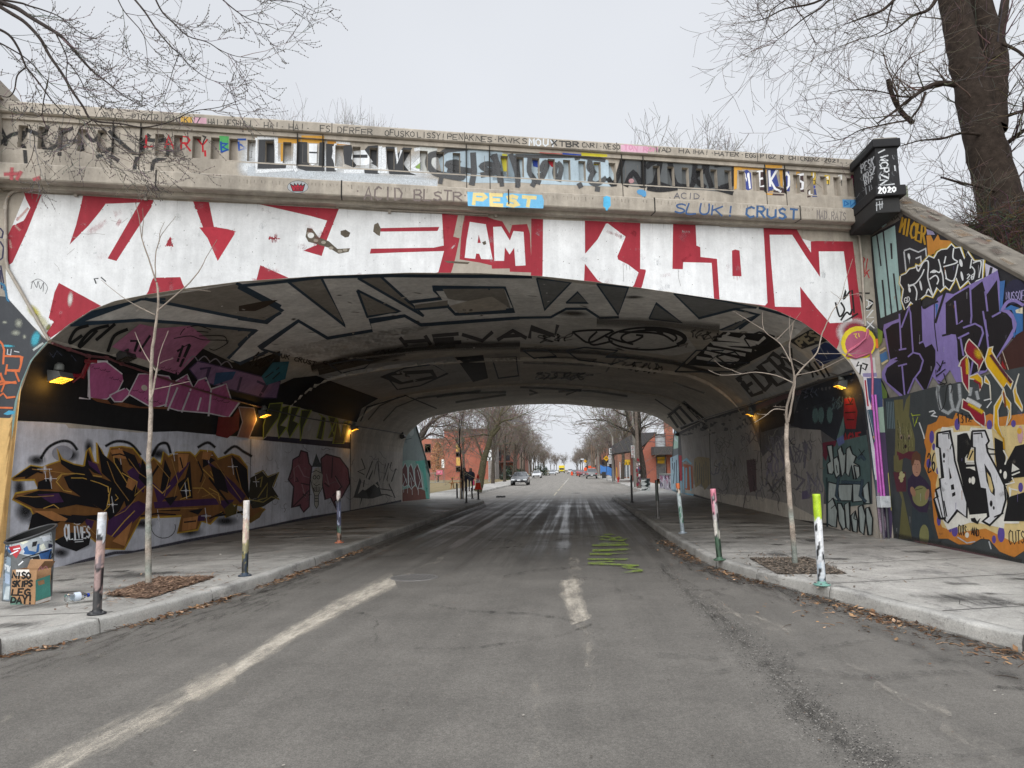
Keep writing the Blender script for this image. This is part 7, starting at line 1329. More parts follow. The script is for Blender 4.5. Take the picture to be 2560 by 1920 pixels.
def bare_tree(name, label, loc, seed, H=11., r0=.24, spec=None, group=None, col=(.085, .072, .06), tw=(.22, .188, .16), tmin=.014):
    r = random.Random(seed); mb = [MB(), MB()]
    spec = spec or [(8, .55, .62, .55, .06, .06), (7, .62, .55, .5, .10, .13), (6, .7, .52, .5, .08, .2), (5, .75, .6, .6, .05, .25), (0, 0, 0, 0, .03, .28), tw, tmin]
    grow(r, mb, Vector((0, 0, -.1)), Vector((r.uniform(-.06, .06), r.uniform(-.06, .06), 1)), r0, H * .55, 0, spec, col)
    o = thing(name, label, 'tree', loc, 0, group); mb[0].build('trunk', o); mb[1].build('crown', o); return o
GRP = 'bare street trees beyond the bridge'
protos = [bare_tree('street_tree', 'x', (0, 0, 0), s, H=h, r0=q, group=GRP) for s, h, q in ((1, 12, .25), (2, 13, .28), (3, 11, .22), (4, 14, .3))]
def put_tree(i, x, y, s, rz, label):
    o = protos[i % 4] if i < 4 else dup(protos[i % 4]); o.location = (x + BEND(y), y, .03); o.rotation_euler = (0, 0, rz); o.scale = (s, s, s); o['label'] = label; return o
r_ = random.Random(21); ti = 0
near_l = ['bare tree on the left verge just behind the dark parked car', 'bare tree on the left verge behind the first of its row', 'third bare tree back in the left row, above the parked cars']
for k, y in enumerate((80, 92, 104, 117, 131, 147, 165, 185, 208, 235, 268, 305, 345)):
    put_tree(ti, -9.0 + r_.uniform(-.5, .4), y, r_.uniform(.78, .98), r_.uniform(0, 6), near_l[k] if k < 3 else 'bare street tree among the far trees massed along the left side of the street'); ti += 1
for k, y in enumerate((108, 126, 150, 180, 220, 270)):
    put_tree(ti, -15.5 + r_.uniform(-2, 2), y, r_.uniform(.8, 1.05), r_.uniform(0, 6), 'bare street tree among the far trees massed along the left side of the street'); ti += 1
near_r = ['bare tree on the right pavement behind the speed limit sign', 'bare tree on the right, second behind the speed limit sign']
for k, y in enumerate((96, 108, 120, 134, 150, 168, 188, 212, 240, 275, 315, 350)):
    put_tree(ti, 6.2 + r_.uniform(-.3, .8), y, r_.uniform(.72, .92), r_.uniform(0, 6), near_r[k] if k < 2 else 'bare street tree among the far trees massed along the right side of the street'); ti += 1
for k, y in enumerate((140, 170, 205, 250, 300)):
    put_tree(ti, 11 + r_.uniform(-1, 3), y, r_.uniform(.8, 1.0), r_.uniform(0, 6), 'bare street tree among the far trees massed along the right side of the street'); ti += 1
for k in range(7): put_tree(ti, r_.uniform(-12, 9) if k else -4, r_.uniform(420, 450), r_.uniform(.8, 1.0), r_.uniform(0, 6), 'bare street tree among the farthest trees where the street vanishes'); ti += 1
# tree tops showing over the parapet
G2 = 'tree tops showing over the parapet'
def behind(px, py, Y, base, seed, label, H, sc=(1, 1)):
    t = at_y(px, py, Y); hh = t.z - base; sp = [(11, .42, .6, .5, .10, .05), (8, .5, .55, .5, .14, .12), (6, .6, .5, .5, .10, .18), (5, .7, .6, .6, .06, .2), (0, 0, 0, 0, .04, .25), (.19, .165, .145), .014]
    o = bare_tree('background_tree', label, (t.x, Y, base), seed, H=hh, r0=.2, spec=sp, group=G2, tmin=.01); o.update_tag(); bpy.context.view_layer.update()
    top = max((v.co.z for c in o.children for v in c.data.vertices)); k = hh / top; o.scale = (k * sc[0], k * sc[0], k)
behind(770, 222, 52, 1, 41, 'tallest pale bare tree top over the parapet left of centre', 22, (.62, 1)); behind(860, 235, 52, 1, 42, 'pale bare tree top over the parapet, right one of the left pair', 20, (.5, 1)); behind(950, 255, 52, 1, 43, 'thin wisp of bare tree over the parapet left of centre', 20, (.35, 1)); behind(640, 270, 54, 1, 48, 'low wisp of bare tree over the parapet left end', 20, (.3, 1))
behind(1700, 305, 58, 2, 44, 'round bare tree top over the parapet, first right of centre', 20, (.9, 1)); behind(1800, 318, 58, 2, 45, 'middle round bare tree top over the parapet on the right', 20, (.8, 1)); behind(1925, 308, 58, 2, 46, 'broad bare tree top over the parapet nearest the black pillar', 20, (.95, 1)); behind(2095, 345, 58, 2, 47, 'low bare tree top seen between parapet and black pillar', 20, (.6, 1))
# trees traced limb by limb from the photograph, twigs grown on them
def traced(name, label, base, Y, paths, seed, tw, ntw, col, twl, lvl=3, tmin=.003, buds=False, spread=.5, dirb=(0, 0, 0), group=None, dz=.12):
    r = random.Random(seed); o = thing(name, label, 'tree', base, 0, group); mb = [MB(), MB()]; bud = MB(); mt = Matrix.Translation(-Vector(base))
    spec = [(0,) * 6, (0,) * 6] + [(5, .7, .62, .6, .0, .16), (4, .75, .6, .6, .01, .2), (3, .8, .6, .7, .02, .22), (0, 0, 0, 0, .02, .25)][4 - lvl - 1:] + [tw, tmin]
    def twig(p, d, rad, L, lv):
        n = 4; P = [p]; d = d.normalized()
        for i in range(n): d = (d + rv(r) * .2 + Vector((0, 0, .05))).normalized(); P.append(P[-1] + d * L / n)
        R_ = [max(rad * (1 - .7 * i / n), tmin) for i in range(n + 1)]; mb[1].tube(P, R_, 'twig', tuple(v * r.uniform(.75, 1.2) for v in tw), 3 if rad < .012 else 5, caps=False)
        if buds and lv <= 1:
            for q in [P[-1]] + ([P[2], P[3]] if lv == 0 else [P[1], P[3]]): bud.lathe(q, [(0, -.012), (.006, -.004), (.007, .003), (0, .012)], 'twig', tuple(v * .8 for v in tw), 4)
        if lv > 0:
            for i in range({3: 4, 2: 3, 1: 3}.get(lv, 3)):
                f = r.uniform(.2, 1) * n; j = min(int(f), n - 1); b = P[j].lerp(P[j + 1], f - j); t = (P[j + 1] - P[j]).normalized(); s = t.orthogonal().normalized(); s.rotate(Matrix.Rotation(i * 2.4 + r.uniform(-.7, .7), 3, t)); a = r.uniform(.4, 1.0); twig(b, t * math.cos(a) + s * math.sin(a), rad * .55, L * r.uniform(.4, .75), lv - 1)
    for pi, (pts, r0, r1, dy, kt_) in enumerate(paths):
        pts = [tuple(q) for q in densify(pts, 4)] if len(pts) > 2 else pts; n = len(pts)
        P = [mt @ at_y(x, y, Y + dy[0] + (dy[1] - dy[0]) * i / (n - 1)) for i, (x, y) in enumerate(pts)]; rad = [r0 + (r1 - r0) * i / (n - 1) for i in range(n)]
        big = r0 > .1; mb[0].tube(P, [q * (1 + (.06 * r.uniform(-1, 1) if big else 0)) for q in rad], 'bark', col, 14 if big else 7, caps=False)
        for i in range(int(kt_ * ntw)):
            f = r.uniform(.12, 1) * (n - 1); j = min(int(f), n - 2); b = P[j].lerp(P[j + 1], f - j); t = (P[j + 1] - P[j]).normalized(); s = t.orthogonal().normalized(); s.rotate(Matrix.Rotation(r.uniform(0, 2 * PI), 3, t)); a = r.uniform(.35, 1.1) if not big else r.uniform(.9, 1.5)
            twig(b + s * rad[j] * .8, t * math.cos(a) + s * math.sin(a) + Vector(dirb), min(max(rad[j] * .35, tmin * 2), .02), twl * r.uniform(.5, 1.25), lvl - 1)
    mb[0].build('trunk', o); mb[1].build('crown', o)
    if bud.v: bud.build('buds', o)
    return o
zt, zu = Z(1760, 0, 2.765), Z(0, 0, 2.765)
BRK = (.042, .032, .026)
traced('big_tree', 'massive dark trunked bare tree rising behind the wing wall on the right', (9.6, 15.5, 4.0), 15.5, [
    (zt("2110,2000 2090,1750 2060,1450 1985,1150 1905,850 1860,620 1800,380 1745,100 1690,-140"), .50, .27, (0, .2), 1.5), (zt("1985,900 2000,620 2010,400 1960,180 1870,-120"), .30, .22, (.1, .5), .8), (zt("2150,2000 2060,1800 1960,1720 1850,1700"), .45, .10, (.1, -.2), .6), (zt("1690,-130 1650,-450 1640,-850"), .27, .10, (.2, .4), .5), (zt("1870,-110 1860,-450 1920,-850"), .22, .08, (.5, .6), .5), (zt("2090,-50 2130,-350 2200,-700"), .08, .03, (.6, .8), .5), (zt("2020,420 2060,150 2090,-60"), .12, .08, (.1, .6), .5),
    (zt("1735,585 1650,575 1560,595 1430,680 1290,790 1200,850"), .07, .012, (-.1, -1.2), 1.2), (zt("1445,850 1380,790 1330,720 1290,620 1275,545"), .055, .045, (-.6, -.8), .35), (zt("1530,640 1490,740 1430,820"), .03, .02, (-.6, -.9), .3), (zt("1430,670 1350,665 1200,630 1000,620 860,640"), .02, .005, (-.8, -1.8), 1), (zt("1350,670 1300,560 1400,420 1520,350 1640,200"), .016, .005, (-.9, -.5), .7),
    (zt("1900,930 1780,920 1640,960 1500,970 1360,1010"), .035, .008, (-.2, -1.5), 1.2), (zt("1420,830 1250,860 1080,900 960,960 800,985"), .02, .004, (-.9, -1.6), 1), (zt("2040,1330 1900,1290 1760,1260 1640,1225"), .03, .02, (-.2, -1.4), .5), (zt("1760,1270 1950,1330 2060,1400"), .012, .004, (-1, -.6), .4),
    (zt("1640,-80 1560,60 1440,110 1330,200 1200,260"), .05, .006, (-.2, -1.2), 1.2), (zt("1400,-100 1250,60 1100,120 970,170"), .04, .008, (-.6, -1.6), .9), (zt("1330,-60 1280,100 1250,200 1130,260 1060,260"), .02, .004, (-.6, -1.5), .8), (zt("1160,-100 900,-20 800,60 700,120 600,200 480,300"), .03, .005, (-.5, -1.5), 1.1), (zt("1000,-100 760,20 560,60 420,130 300,150"), .03, .004, (-.5, -1.5), 1.2), (zt("700,-80 480,60 420,200"), .016, .004, (-.5, -1.5), 1.0), (zt("620,-80 640,60 700,150 780,330"), .016, .004, (-.5, -1.2), 1.0),
    (zt("2080,1000 2212,900"), .05, .04, (0, -.4), .6), (zt("2100,800 2250,750"), .04, .02, (0, -.6), .6), (zt("2060,300 2180,360 2300,480"), .04, .02, (0, -.5), .8), (zt("2080,1640 1980,1600 1900,1640 1780,1600"), .03, .01, (0, -1), 1.2), (zt("2090,1500 2240,1400"), .04, .02, (0, -.5), .6), (zt("2050,1450 1900,1500 1840,1560"), .03, .01, (0, -.8), 1.0)],
    8, (.125, .10, .085), 11, BRK, 1.1, lvl=3, tmin=.0036, dirb=(-.12, -.15, .05))
# old ivy and brush massed round its foot
m = MB(); r_ = random.Random(9)
for k in range(900):
    p = at_y(2425 + r_.uniform(0, 170), 525 + r_.uniform(0, 230), 14.7 + r_.uniform(-.6, .6)); d = rv(r_) + Vector((-.1, 0, .3)); P = [p]
    for i in range(4): d = (d + rv(r_) * .5).normalized(); P.append(P[-1] + d * r_.uniform(.08, .28))
    m.tube(P, [.008, .007, .006, .004, .002], 'twig', tuple(v * r_.uniform(.5, 1.4) for v in (.10, .075, .06)), 3, caps=False)
tag(m.build('brushwood'), 'tangled brown brush growing round the foot of the massive tree', 'brush')
LT_ = (.17, .15, .14)
traced('overhanging_tree', 'bare budding tree reaching into the picture from the upper left', (-9.6, 6.0, .1), 8.2, [
    ([(-900, 1400), (-860, 900), (-700, 400), (-420, 160), (-150, 50), (0, 8)], .22, .05, (-1.6, 0), .0),
    (zu("-60,0 100,50 220,125 400,235 480,310 560,405 640,490 740,570 860,665 1000,745"), .034, .004, (0, .5), 1.3), (zu("-60,10 90,100 180,160 280,270 340,380 430,510 500,630 570,730 640,830 830,855 1000,880 1180,840 1330,770 1520,740 1700,675"), .026, .003, (-.2, .7), 1.6), (zu("-60,180 60,240 130,340 180,460 260,560 380,720 480,800 600,840"), .018, .004, (-.4, .3), 1.2), (zu("-60,270 60,330 200,420 330,560 450,640"), .012, .003, (-.3, .2), 1.0), (zu("-40,-10 140,20 200,40 300,70 420,120 560,230 660,270"), .016, .003, (.2, .6), 1.0), (zu("390,240 440,340 465,420 460,540 520,640 620,680"), .010, .003, (.1, .3), .8), (zu("180,465 120,520 100,620 60,670 0,660"), .010, .006, (-.4, -.4), .4), (zu("470,430 540,520 620,660 760,760"), .008, .003, (.1, .5), .8),
    (zu("900,-40 1000,80 1080,200 1180,320 1240,370 1320,460 1430,540 1520,570"), .014, .003, (.2, .6), 1.2), (zu("1060,-40 1120,80 1200,160 1300,250 1430,290 1530,350 1640,390 1790,405"), .012, .003, (.2, .6), 1.3), (zu("1500,-40 1600,50 1700,120 1800,160 1890,170"), .010, .003, (.2, .6), 1.0), (zu("1240,370 1200,470 1180,540 1140,660 1125,745"), .006, .003, (.4, .5), .6), (zu("800,-40 860,80 980,220 1010,320 1020,445"), .008, .003, (.1, .4), .8), (zu("1700,-40 1850,0 2000,10 2110,45"), .007, .003, (.2, .5), 1.0), (zu("640,830 560,880 520,960 500,1000"), .008, .003, (.3, .3), .9), (zu("640,830 720,900 800,1000 880,1060 960,1160 980,1240"), .008, .003, (.3, .5), 1.0), (zu("200,860 240,960 220,1080 180,1160"), .007, .003, (0, .2), .9), (zu("820,850 900,930 1000,1000 1200,1080"), .006, .003, (.3, .6), .9), (zu("330,560 300,700 280,800 160,800 60,740"), .008, .003, (-.1, 0), .8), (zu("600,840 660,960 700,1060 760,1150 860,1200"), .006, .003, (.3, .5), .8)],
    5, LT_, 6.5, (.06, .05, .046), .62, lvl=3, tmin=.0026, buds=True, dirb=(.28, .05, -.04))
zx, zy = Z(980, 980, 5.18), Z(1340, 980, 5.18)
MOSS = (.10, .09, .055); FT = (.19, .16, .135)
traced('leaning_tree', 'leaning mossy trunk forking over the left path beyond the bridge', ground(1196, 1227, .1), 50, [
    (zx("1110,1290 1140,1180 1170,1000 1190,880 1240,720 1280,580 1330,470 1380,400 1400,300 1440,200"), .30, .06, (0, 0), 1.2), (zx("1275,580 1330,530 1380,470 1400,440"), .16, .10, (0, 0), .2), (zx("1390,400 1450,370 1560,350 1640,320 1760,260"), .09, .02, (0, 1), 1.6), (zx("1185,880 1150,800 1120,700 1080,600 1000,560"), .09, .03, (0, 1), 1.2), (zx("1270,570 1200,550 1100,560 900,600"), .06, .02, (0, -1), 1.3), (zx("1290,540 1240,450 1250,400 1190,300 1040,200"), .07, .02, (0, 1), 1.4), (zx("1350,430 1300,330 1150,230"), .05, .02, (0, 1), 1.2), (zx("1400,320 1500,220 1560,140"), .04, .02, (0, 1), 1.2)], 3, FT, 12, MOSS, 2.6, lvl=3, tmin=.009)
traced('spreading_tree', 'wide bare tree beside the mint wing wall at the far left', ground(1040, 1225, .1), 52, [
    (zx("290,1300 320,1100 330,700 420,520 500,400 640,310 720,280"), .28, .07, (0, 0), 1.2), (zx("420,520 480,440 540,330 560,260"), .12, .05, (0, 1), 1.2), (zx("330,640 430,590 500,540 600,560 700,600 760,700"), .10, .02, (0, -1), 1.6), (zx("340,600 420,450 590,395"), .09, .02, (0, 1), 1.4), (zx("640,310 760,320 860,350 980,420"), .06, .02, (0, 1), 1.4), (zx("480,440 600,450 740,430 860,470"), .06, .02, (0, 1), 1.4)], 6, FT, 12, (.07, .06, .052), 2.6, lvl=3, tmin=.009)
traced('forked_tree', 'tall dark forked tree standing on the right pavement beyond the bridge', ground(1612, 1224, .1), 53, [
    (zy("1400,1280 1395,1120 1380,950 1350,760 1330,600 1340,480 1335,330 1320,180"), .25, .11, (0, .3), .5), (zy("1310,600 1250,500 1205,400 1180,300 1150,180 1130,60"), .16, .07, (0, .5), .8), (zy("1205,510 1100,460 1000,420 900,370 800,360 650,360 510,385"), .09, .015, (0, 1.5), 1.5), (zy("1165,310 1060,260 960,190 880,150 760,150"), .08, .02, (0, 1), 1.2), (zy("1345,560 1370,470 1430,430 1520,390 1620,330"), .08, .02, (0, -1), 1.3), (zy("1350,420 1420,330 1500,250 1560,200"), .06, .02, (0, -1), 1.2), (zy("1300,560 1180,500 1050,470 960,430"), .06, .02, (0, -1), 1.3), (zy("1370,760 1450,640 1560,560 1680,540"), .05, .015, (0, -1), 1.0), (zy("1290,180 1270,300 1300,480"), .07, .08, (.5, .2), .2)], 4, FT, 12, (.06, .052, .045), 2.4, lvl=3, tmin=.009)
traced('staked_sapling', 'thin dark sapling between wooden stakes beyond the bridge on the left', ground(1155, 1248, .15), 37.3, [
    (zx("905,1395 905,1150 895,900 878,700 872,500 872,350"), .05, .012, (0, 0), .5), (zx("872,620 890,450 915,330 925,230"), .02, .006, (0, .2), .5), (zx("880,740 940,640 1040,600"), .012, .005, (0, -.3), .4), (zx("878,700 800,600 740,560"), .012, .005, (0, .3), .4)], 2, FT, 7, (.03, .028, .028), 1.0, lvl=2, tmin=.005)
for k, x in enumerate((885, 928)): b = ground(980 + x / 5.18, 1248, .15); m = MB(); m.tube([b, b + Vector((.01, 0, 1.55))], .025, 'bark', lin('9a8468'), 6); m.box(b + Vector((0, 0, 1.2)), (.06, .06, .03), 'rubber', (.04, .04, .04)); tag(m.build('tree_stake'), ['wooden stake left of the thin dark sapling', 'wooden stake right of the thin dark sapling'][k], 'stake')
# a hornbeam that kept its dry leaves, by the brick block
m0, m1 = MB(), MB(); r_ = random.Random(2); b = at_y(1095, 1186, 104); b.z = 0; o = thing('hornbeam', 'tree with dry tan leaves beside the brick block', 'tree', b)
grow(r_, [m0, m0], Vector((0, 0, 0)), Vector((0, 0, 1)), .12, 4.2, 0, [(9, .5, .6, .5, .15, .05), (6, .5, .5, .5, .1, .1), (0, 0, 0, 0, .1, .1), FT, .012], (.06, .05, .045))
for k in range(2600):
    a, z = r_.uniform(0, 6.28), r_.random(); q = 1.15 * math.sin(PI * (z * .9 + .08)) ** .6 * math.sqrt(r_.random()); c = Vector((q * math.cos(a), q * math.sin(a), .9 + z * 5.0)); u = rv(r_) * .09; v = rv(r_) * .07
    m1.add([c - u, c - v, c + u, c + v], [(0, 1, 2, 3)], 'matte', lin(r_.choice(['b98e66', 'a07650', 'c9a27a', '8a6546'])))
m0.build('trunk', o); m1.build('crown', o)
# evergreen shrubs in the left gardens
for k, (px, Y, s) in enumerate(((1276, 118, 1.9), (1300, 140, 1.5), (1352, 190, 2.4))):
    m = MB(); b = ground(px, 1190, 0); b = Vector((at_y(px, 1190, Y).x, Y, 0)); r_ = random.Random(k)
    for q in range(1100):
        c = rv(r_); c = c.normalized() * (r_.random() ** .4) * s; c.z = abs(c.z) * 1.3; u = rv(r_) * .16; v = rv(r_) * .12; m.add([c - u, c - v, c + u, c + v], [(0, 1, 2, 3)], 'matte', tuple(x * r_.uniform(.6, 1.5) for x in (.035, .05, .03)))
    st = MB(); st.tube([(0, 0, 0), (0, 0, s)], .08, 'bark', BRK, 6); e = thing('evergreen_shrub', ['dark evergreen shrub behind the parked dark car', 'dark evergreen shrub between the left street trees', 'distant evergreen among the far left trees'][k], 'shrub', b); m.build('foliage', e); st.build('stem', e)
# ------------------------------------------------------------------ the street beyond: wing walls, buildings, cars, signs, people
def far_wall(name, label, A, B, tops, col, paints, th=.4):
    """thin upright wall from A to B on the ground, tops = [(share, height)]"""
    o = thing(name, label, 'wall', A); A, B = np.array(A, float), np.array(B, float); d = B - A; L = np.linalg.norm(d); d /= L; n = np.array([d[1], -d[0], 0]); n = n if n @ (CP - A) > 0 else -n
    m = MB(); m.prism([(0, -.1)] + [(L, -.1)] + [(f * L, h) for f, h in reversed(tops)], (0, 0, 0), d, (0, 0, 1), -n, th, 'concrete', col)
    class Lo(Flat):
        def emit(s, Q, tris, cols, mat): super().emit(Q - A, tris, cols, mat)
    def cl(Q):
        t = np.clip((Q - A) @ d, 0, L); z = np.clip(Q[:, 2], .12, np.interp(t / L, [f for f, h in tops], [h for f, h in tops]) - .02); return A + d * t[:, None] + np.array([0, 0, 1]) * z[:, None]
    S = Lo(m, A, n, clamp=cl, sub=20); paints(S); m.build('wall_face', o)
    c = MB(); P = [A * 0 + d * f * L + np.array([0, 0, h + .02]) for f, h in tops]
    for p, q in zip(P[:-1], P[1:]):
        u = q - p; c.add([p + n * .04, q + n * .04, q - n * (th + .04), p - n * (th + .04), p + n * .04 + [0, 0, .09], q + n * .04 + [0, 0, .09], q - n * (th + .04) + [0, 0, .09], p - n * (th + .04) + [0, 0, .09]], [(0, 1, 5, 4), (4, 5, 6, 7), (2, 3, 7, 6), (1, 2, 6, 5), (3, 0, 4, 7)], 'concrete', lin('8f938e'))
    c.build('wall_cap', o)
def pl_(S):
    S.poly('8fb3ab', zx("120,380 480,380 480,1400 120,1440"), L=1); S.poly('8d9b9b', zx("120,300 420,300 420,900 200,880 120,900"), L=2); S.poly('7c524a', zx("120,1270 300,1220 450,1290 450,1440 120,1460"), L=2); S.poly('62b3a5', zx("300,900 420,880 480,1400 440,1380 400,1050"), L=3)
    for p in ("130,1000 170,920 200,980 210,1200 160,1230 130,1200", "215,980 245,930 270,1000 300,1200 250,1260 215,1200", "290,1000 330,930 370,1050 400,1240 330,1250 300,1180"): S.poly('6f4a4a', zx(p)); S.line('d3dcdc', zx(p), 1.6, closed=True)
    S.lines('d3dcdc', [zx("140,1210 180,1120 200,1230 240,1110 260,1250 300,1150 330,1270 370,1130 400,1250"), zx("150,1060 190,1180"), zx("230,1040 280,1160"), zx("330,1010 360,1130")], 1.4); S.lines('d7dada', [zx("150,1240 150,1300"), zx("200,1240 200,1310"), zx("260,1260 262,1330"), zx("340,1260 340,1330")], 1); S.lines('2f6f6a', [zx("440,1230 452,1290"), zx("445,1250 460,1245")], 1.2); S.ell('aeb9b9', *zx([(250, 510)])[0], 7, 12); S.lines('4d5a60', [zx("180,500 230,420"), zx("160,620 250,600"), zx("180,560 180,660")], 1.6)
far_wall('far_wing_wall', 'mint painted wing wall with white graffiti beyond the left tunnel mouth', (-8.66, 35.1, 0), (-7.92, 38.35, 0), [(0, 5.6), (.25, 5.0), (.6, 3.4), (.85, 2.2), (1, 1.3)], lin('8fa8a2'), pl_)
def pr_(S):
    S.poly('88a5b4', zy("1700,450 1890,450 1890,1400 1700,1300"), L=1); S.poly('6a7074', zy("1700,760 1780,740 1880,700 1900,860 1760,860"), L=2); S.poly('a9c9bb', zy("1780,500 1850,520 1860,720 1780,740"), L=3); S.poly('b23c48', zy("1850,800 1880,840 1890,1150 1860,1150"))
    for k in range(9): x = 1752 + k * 11; S.line('3f5a68' if k % 2 else '9fc3d2', zy("%d,%d %d,%d" % (x, 850 + k * 7, x - 6, 1240 - k * 5)), 1.6)
    S.lines('c7d7dc', [zy("1790,560 1830,640"), zy("1760,820 1840,810"), zy("1770,950 1790,1100")], 1.4)
far_wall('far_wing_wall', 'blue painted wing wall beyond the right tunnel mouth', (5.78, 39.2, 0), (5.92, 45.2, 0), [(0, 6.4), (.3, 5.0), (.7, 3.0), (1, 1.15)], lin('7f8f96'), pr_)
def lw_(S):
    r = random.Random(3); S.poly('a9a2ae', zy("1530,1070 1760,1070 1760,1300 1530,1260"), L=1)
    for k in range(60): x, y = zy([(r.uniform(1540, 1745), r.uniform(1080, 1250))])[0]; S.line(r.choice(['3a3a42', 'd9d9dd', 'b2507a', '6a5a8a', '2c2c30', 'c9c2d0']), [(x, y - r.uniform(2, 7)), (x + r.uniform(-2, 2), y), (x + r.uniform(-2, 3), y + r.uniform(2, 8))], r.uniform(.8, 2.4))
far_wall('low_wall', 'low wall covered in scribbles at the right beyond the bridge', (5.95, 45.3, 0), (6.0, 52.5, 0), [(0, 1.1), (1, 1.06)], lin('8f8a92'), lw_, .3)
def window(parent, x0, x1, y, z0, z1, nrm=-1, glass=(.05, .06, .07), frame='3b3634'):
    f = MB(); t = .07; f.box(((x0 + x1) / 2, y, z1), (x1 - x0, .14, t), 'metal', lin(frame)); f.box(((x0 + x1) / 2, y, z0), (x1 - x0 + .1, .2, t), 'metal', lin(frame)); f.box((x0, y, (z0 + z1) / 2), (t, .14, z1 - z0 - t), 'metal', lin(frame)); f.box((x1, y, (z0 + z1) / 2), (t, .14, z1 - z0 - t), 'metal', lin(frame))
    w = f.build('window', parent); p = MB(); p.box(((x0 + x1) / 2, y + .05, (z0 + z1) / 2), (x1 - x0 - t, .02, z1 - z0 - t), 'glass', glass); p.build('pane', w)
BRC = (.42, .15, .105)
Y = 128; X = lambda px, Y: at_y(px, 1180, Y).x; zz_ = lambda px, py, Y: at_y(px, py, Y).z
o = thing('brick_block', 'three storey red brick block on the left with a column of windows', 'building', (X(1165, Y), Y, 0)); ox = o.location.x
def pt(name, fn): m = MB(); fn(m); return m.build(name, o)
xa, xb = X(1111, Y) - ox, X(1224, Y) - ox; hz = zz_(1165, 1076, Y)
pt('wall', lambda m: m.box(((xa + xb) / 2, 5, hz / 2), (xb - xa, 10, hz), 'brick', BRC)); pt('wall', lambda m: m.box((xa - 4.2, 8, hz / 2 - .6), (8.4, 10, hz - 1.2), 'brick', (.38, .16, .115))); pt('parapet_trim', lambda m: m.box(((xa + xb) / 2, 4.9, hz + .12), (xb - xa + .3, 10.4, .28), 'concrete', lin('6b4a40')))
pt('corner_pier', lambda m: m.box((xb + .55, 3, hz / 2 - .4), (1.05, 6, hz - .8), 'concrete', lin('8f8a86')))
wl, wr_ = X(1140.5, Y) - ox, X(1151, Y) - ox
for a_, b_ in ((595, 655), (785, 835), (965, 1030)): window(o, wl, wr_, -.04, zz_(1145, 980 + b_ / 5.18, Y), zz_(1145, 980 + a_ / 5.18, Y), glass=(.12, .14, .16))
for a_, b_ in ((660, 780), (842, 960)): pt('spandrel_panel', lambda m: m.box(((wl + wr_) / 2, -.03, (zz_(1145, 980 + a_ / 5.18, Y) + zz_(1145, 980 + b_ / 5.18, Y)) / 2), (wr_ - wl - .08, .1, (b_ - a_) / 5.18 / 1775 * Y - .2), 'matte', lin('c7a45c')))
for k, (xx, zz0) in enumerate(((xa - 6.5, 5.2), (xa - 4.2, 5.2), (xa - 6.5, 2.2), (xa - 4.2, 2.2))): window(o, xx, xx + 1.1, 2.96, zz0, zz0 + 1.5)
# row houses with black stairs to its right
Y = 150; o = thing('row_houses', 'brick row houses with black iron balconies right of the brick block', 'building', (X(1256, Y), Y, 0)); ox = o.location.x; xa, xb = X(1236, Y) - ox, X(1290, Y) - ox
pt('wall', lambda m: m.box(((xa + xb) / 2, 5, 4.6), (xb - xa, 10, 9.2), 'brick', (.30, .15, .12))); pt('roof', lambda m: m.box(((xa + xb) / 2, 5, 9.35), (xb - xa + .4, 10.4, .3), 'matte', (.05, .05, .05)))
def rails(m):
    for z in (.1, 3.2, 6.2):
        m.box(((xa + xb) / 2, -.8, z), (xb - xa, 1.6, .12), 'metal', (.02, .02, .022)); m.box(((xa + xb) / 2, -1.55, z + 1.0), (xb - xa, .05, .05), 'metal', (.02, .02, .022))
        for k in range(13): m.box((xa + (xb - xa) * k / 12, -1.55, z + .5), (.03, .03, 1.0), 'metal', (.02, .02, .022))
    for k in range(4): m.box((xa + (xb - xa) * k / 3, -1.5, 4.2), (.09, .09, 8.4), 'metal', (.02, .02, .022))
    m.tube([(xa + .5, -1.8, 0), (xb - 1.2, -1.8, 3.2)], .06, 'metal', (.02, .02, .022), 5); m.tube([(xb - .6, -1.8, 3.2), (xa + .5, -1.8, 6.2)], .06, 'metal', (.02, .02, .022), 5)
pt('balconies', rails)
for zz0 in (.6, 3.7, 6.7):
    for xx in (xa + .6, xa + 2.4): window(o, xx, xx + .9, -.05, zz0, zz0 + 1.7)
for k in range(4):                                       # far terraces closing the left side
    Y = 178 + 38 * k; xx = -19 + BEND(Y); o = thing('terrace', ['far grey terrace seen through the left street trees', 'far tan terrace behind the left street trees', 'far red terrace deep down the left side', 'last pale terrace at the end of the left side'][k], 'building', (xx, Y, 0)); C_ = [(.22, .2, .19), (.28, .22, .17), (.27, .12, .09), (.3, .28, .26)][k]
    pt('wall', lambda m: m.box((-2, 14, 4), (12, 28, 8), 'matte', C_)); pt('roof', lambda m: m.box((-2, 14, 8.15), (12.4, 28.4, .3), 'matte', (.08, .08, .08)))
    for q in range(3): window(o, -6 + q * 3.2, -4.9 + q * 3.2, -.05, 1, 2.8); window(o, -6 + q * 3.2, -4.9 + q * 3.2, -.05, 4.6, 6.4)
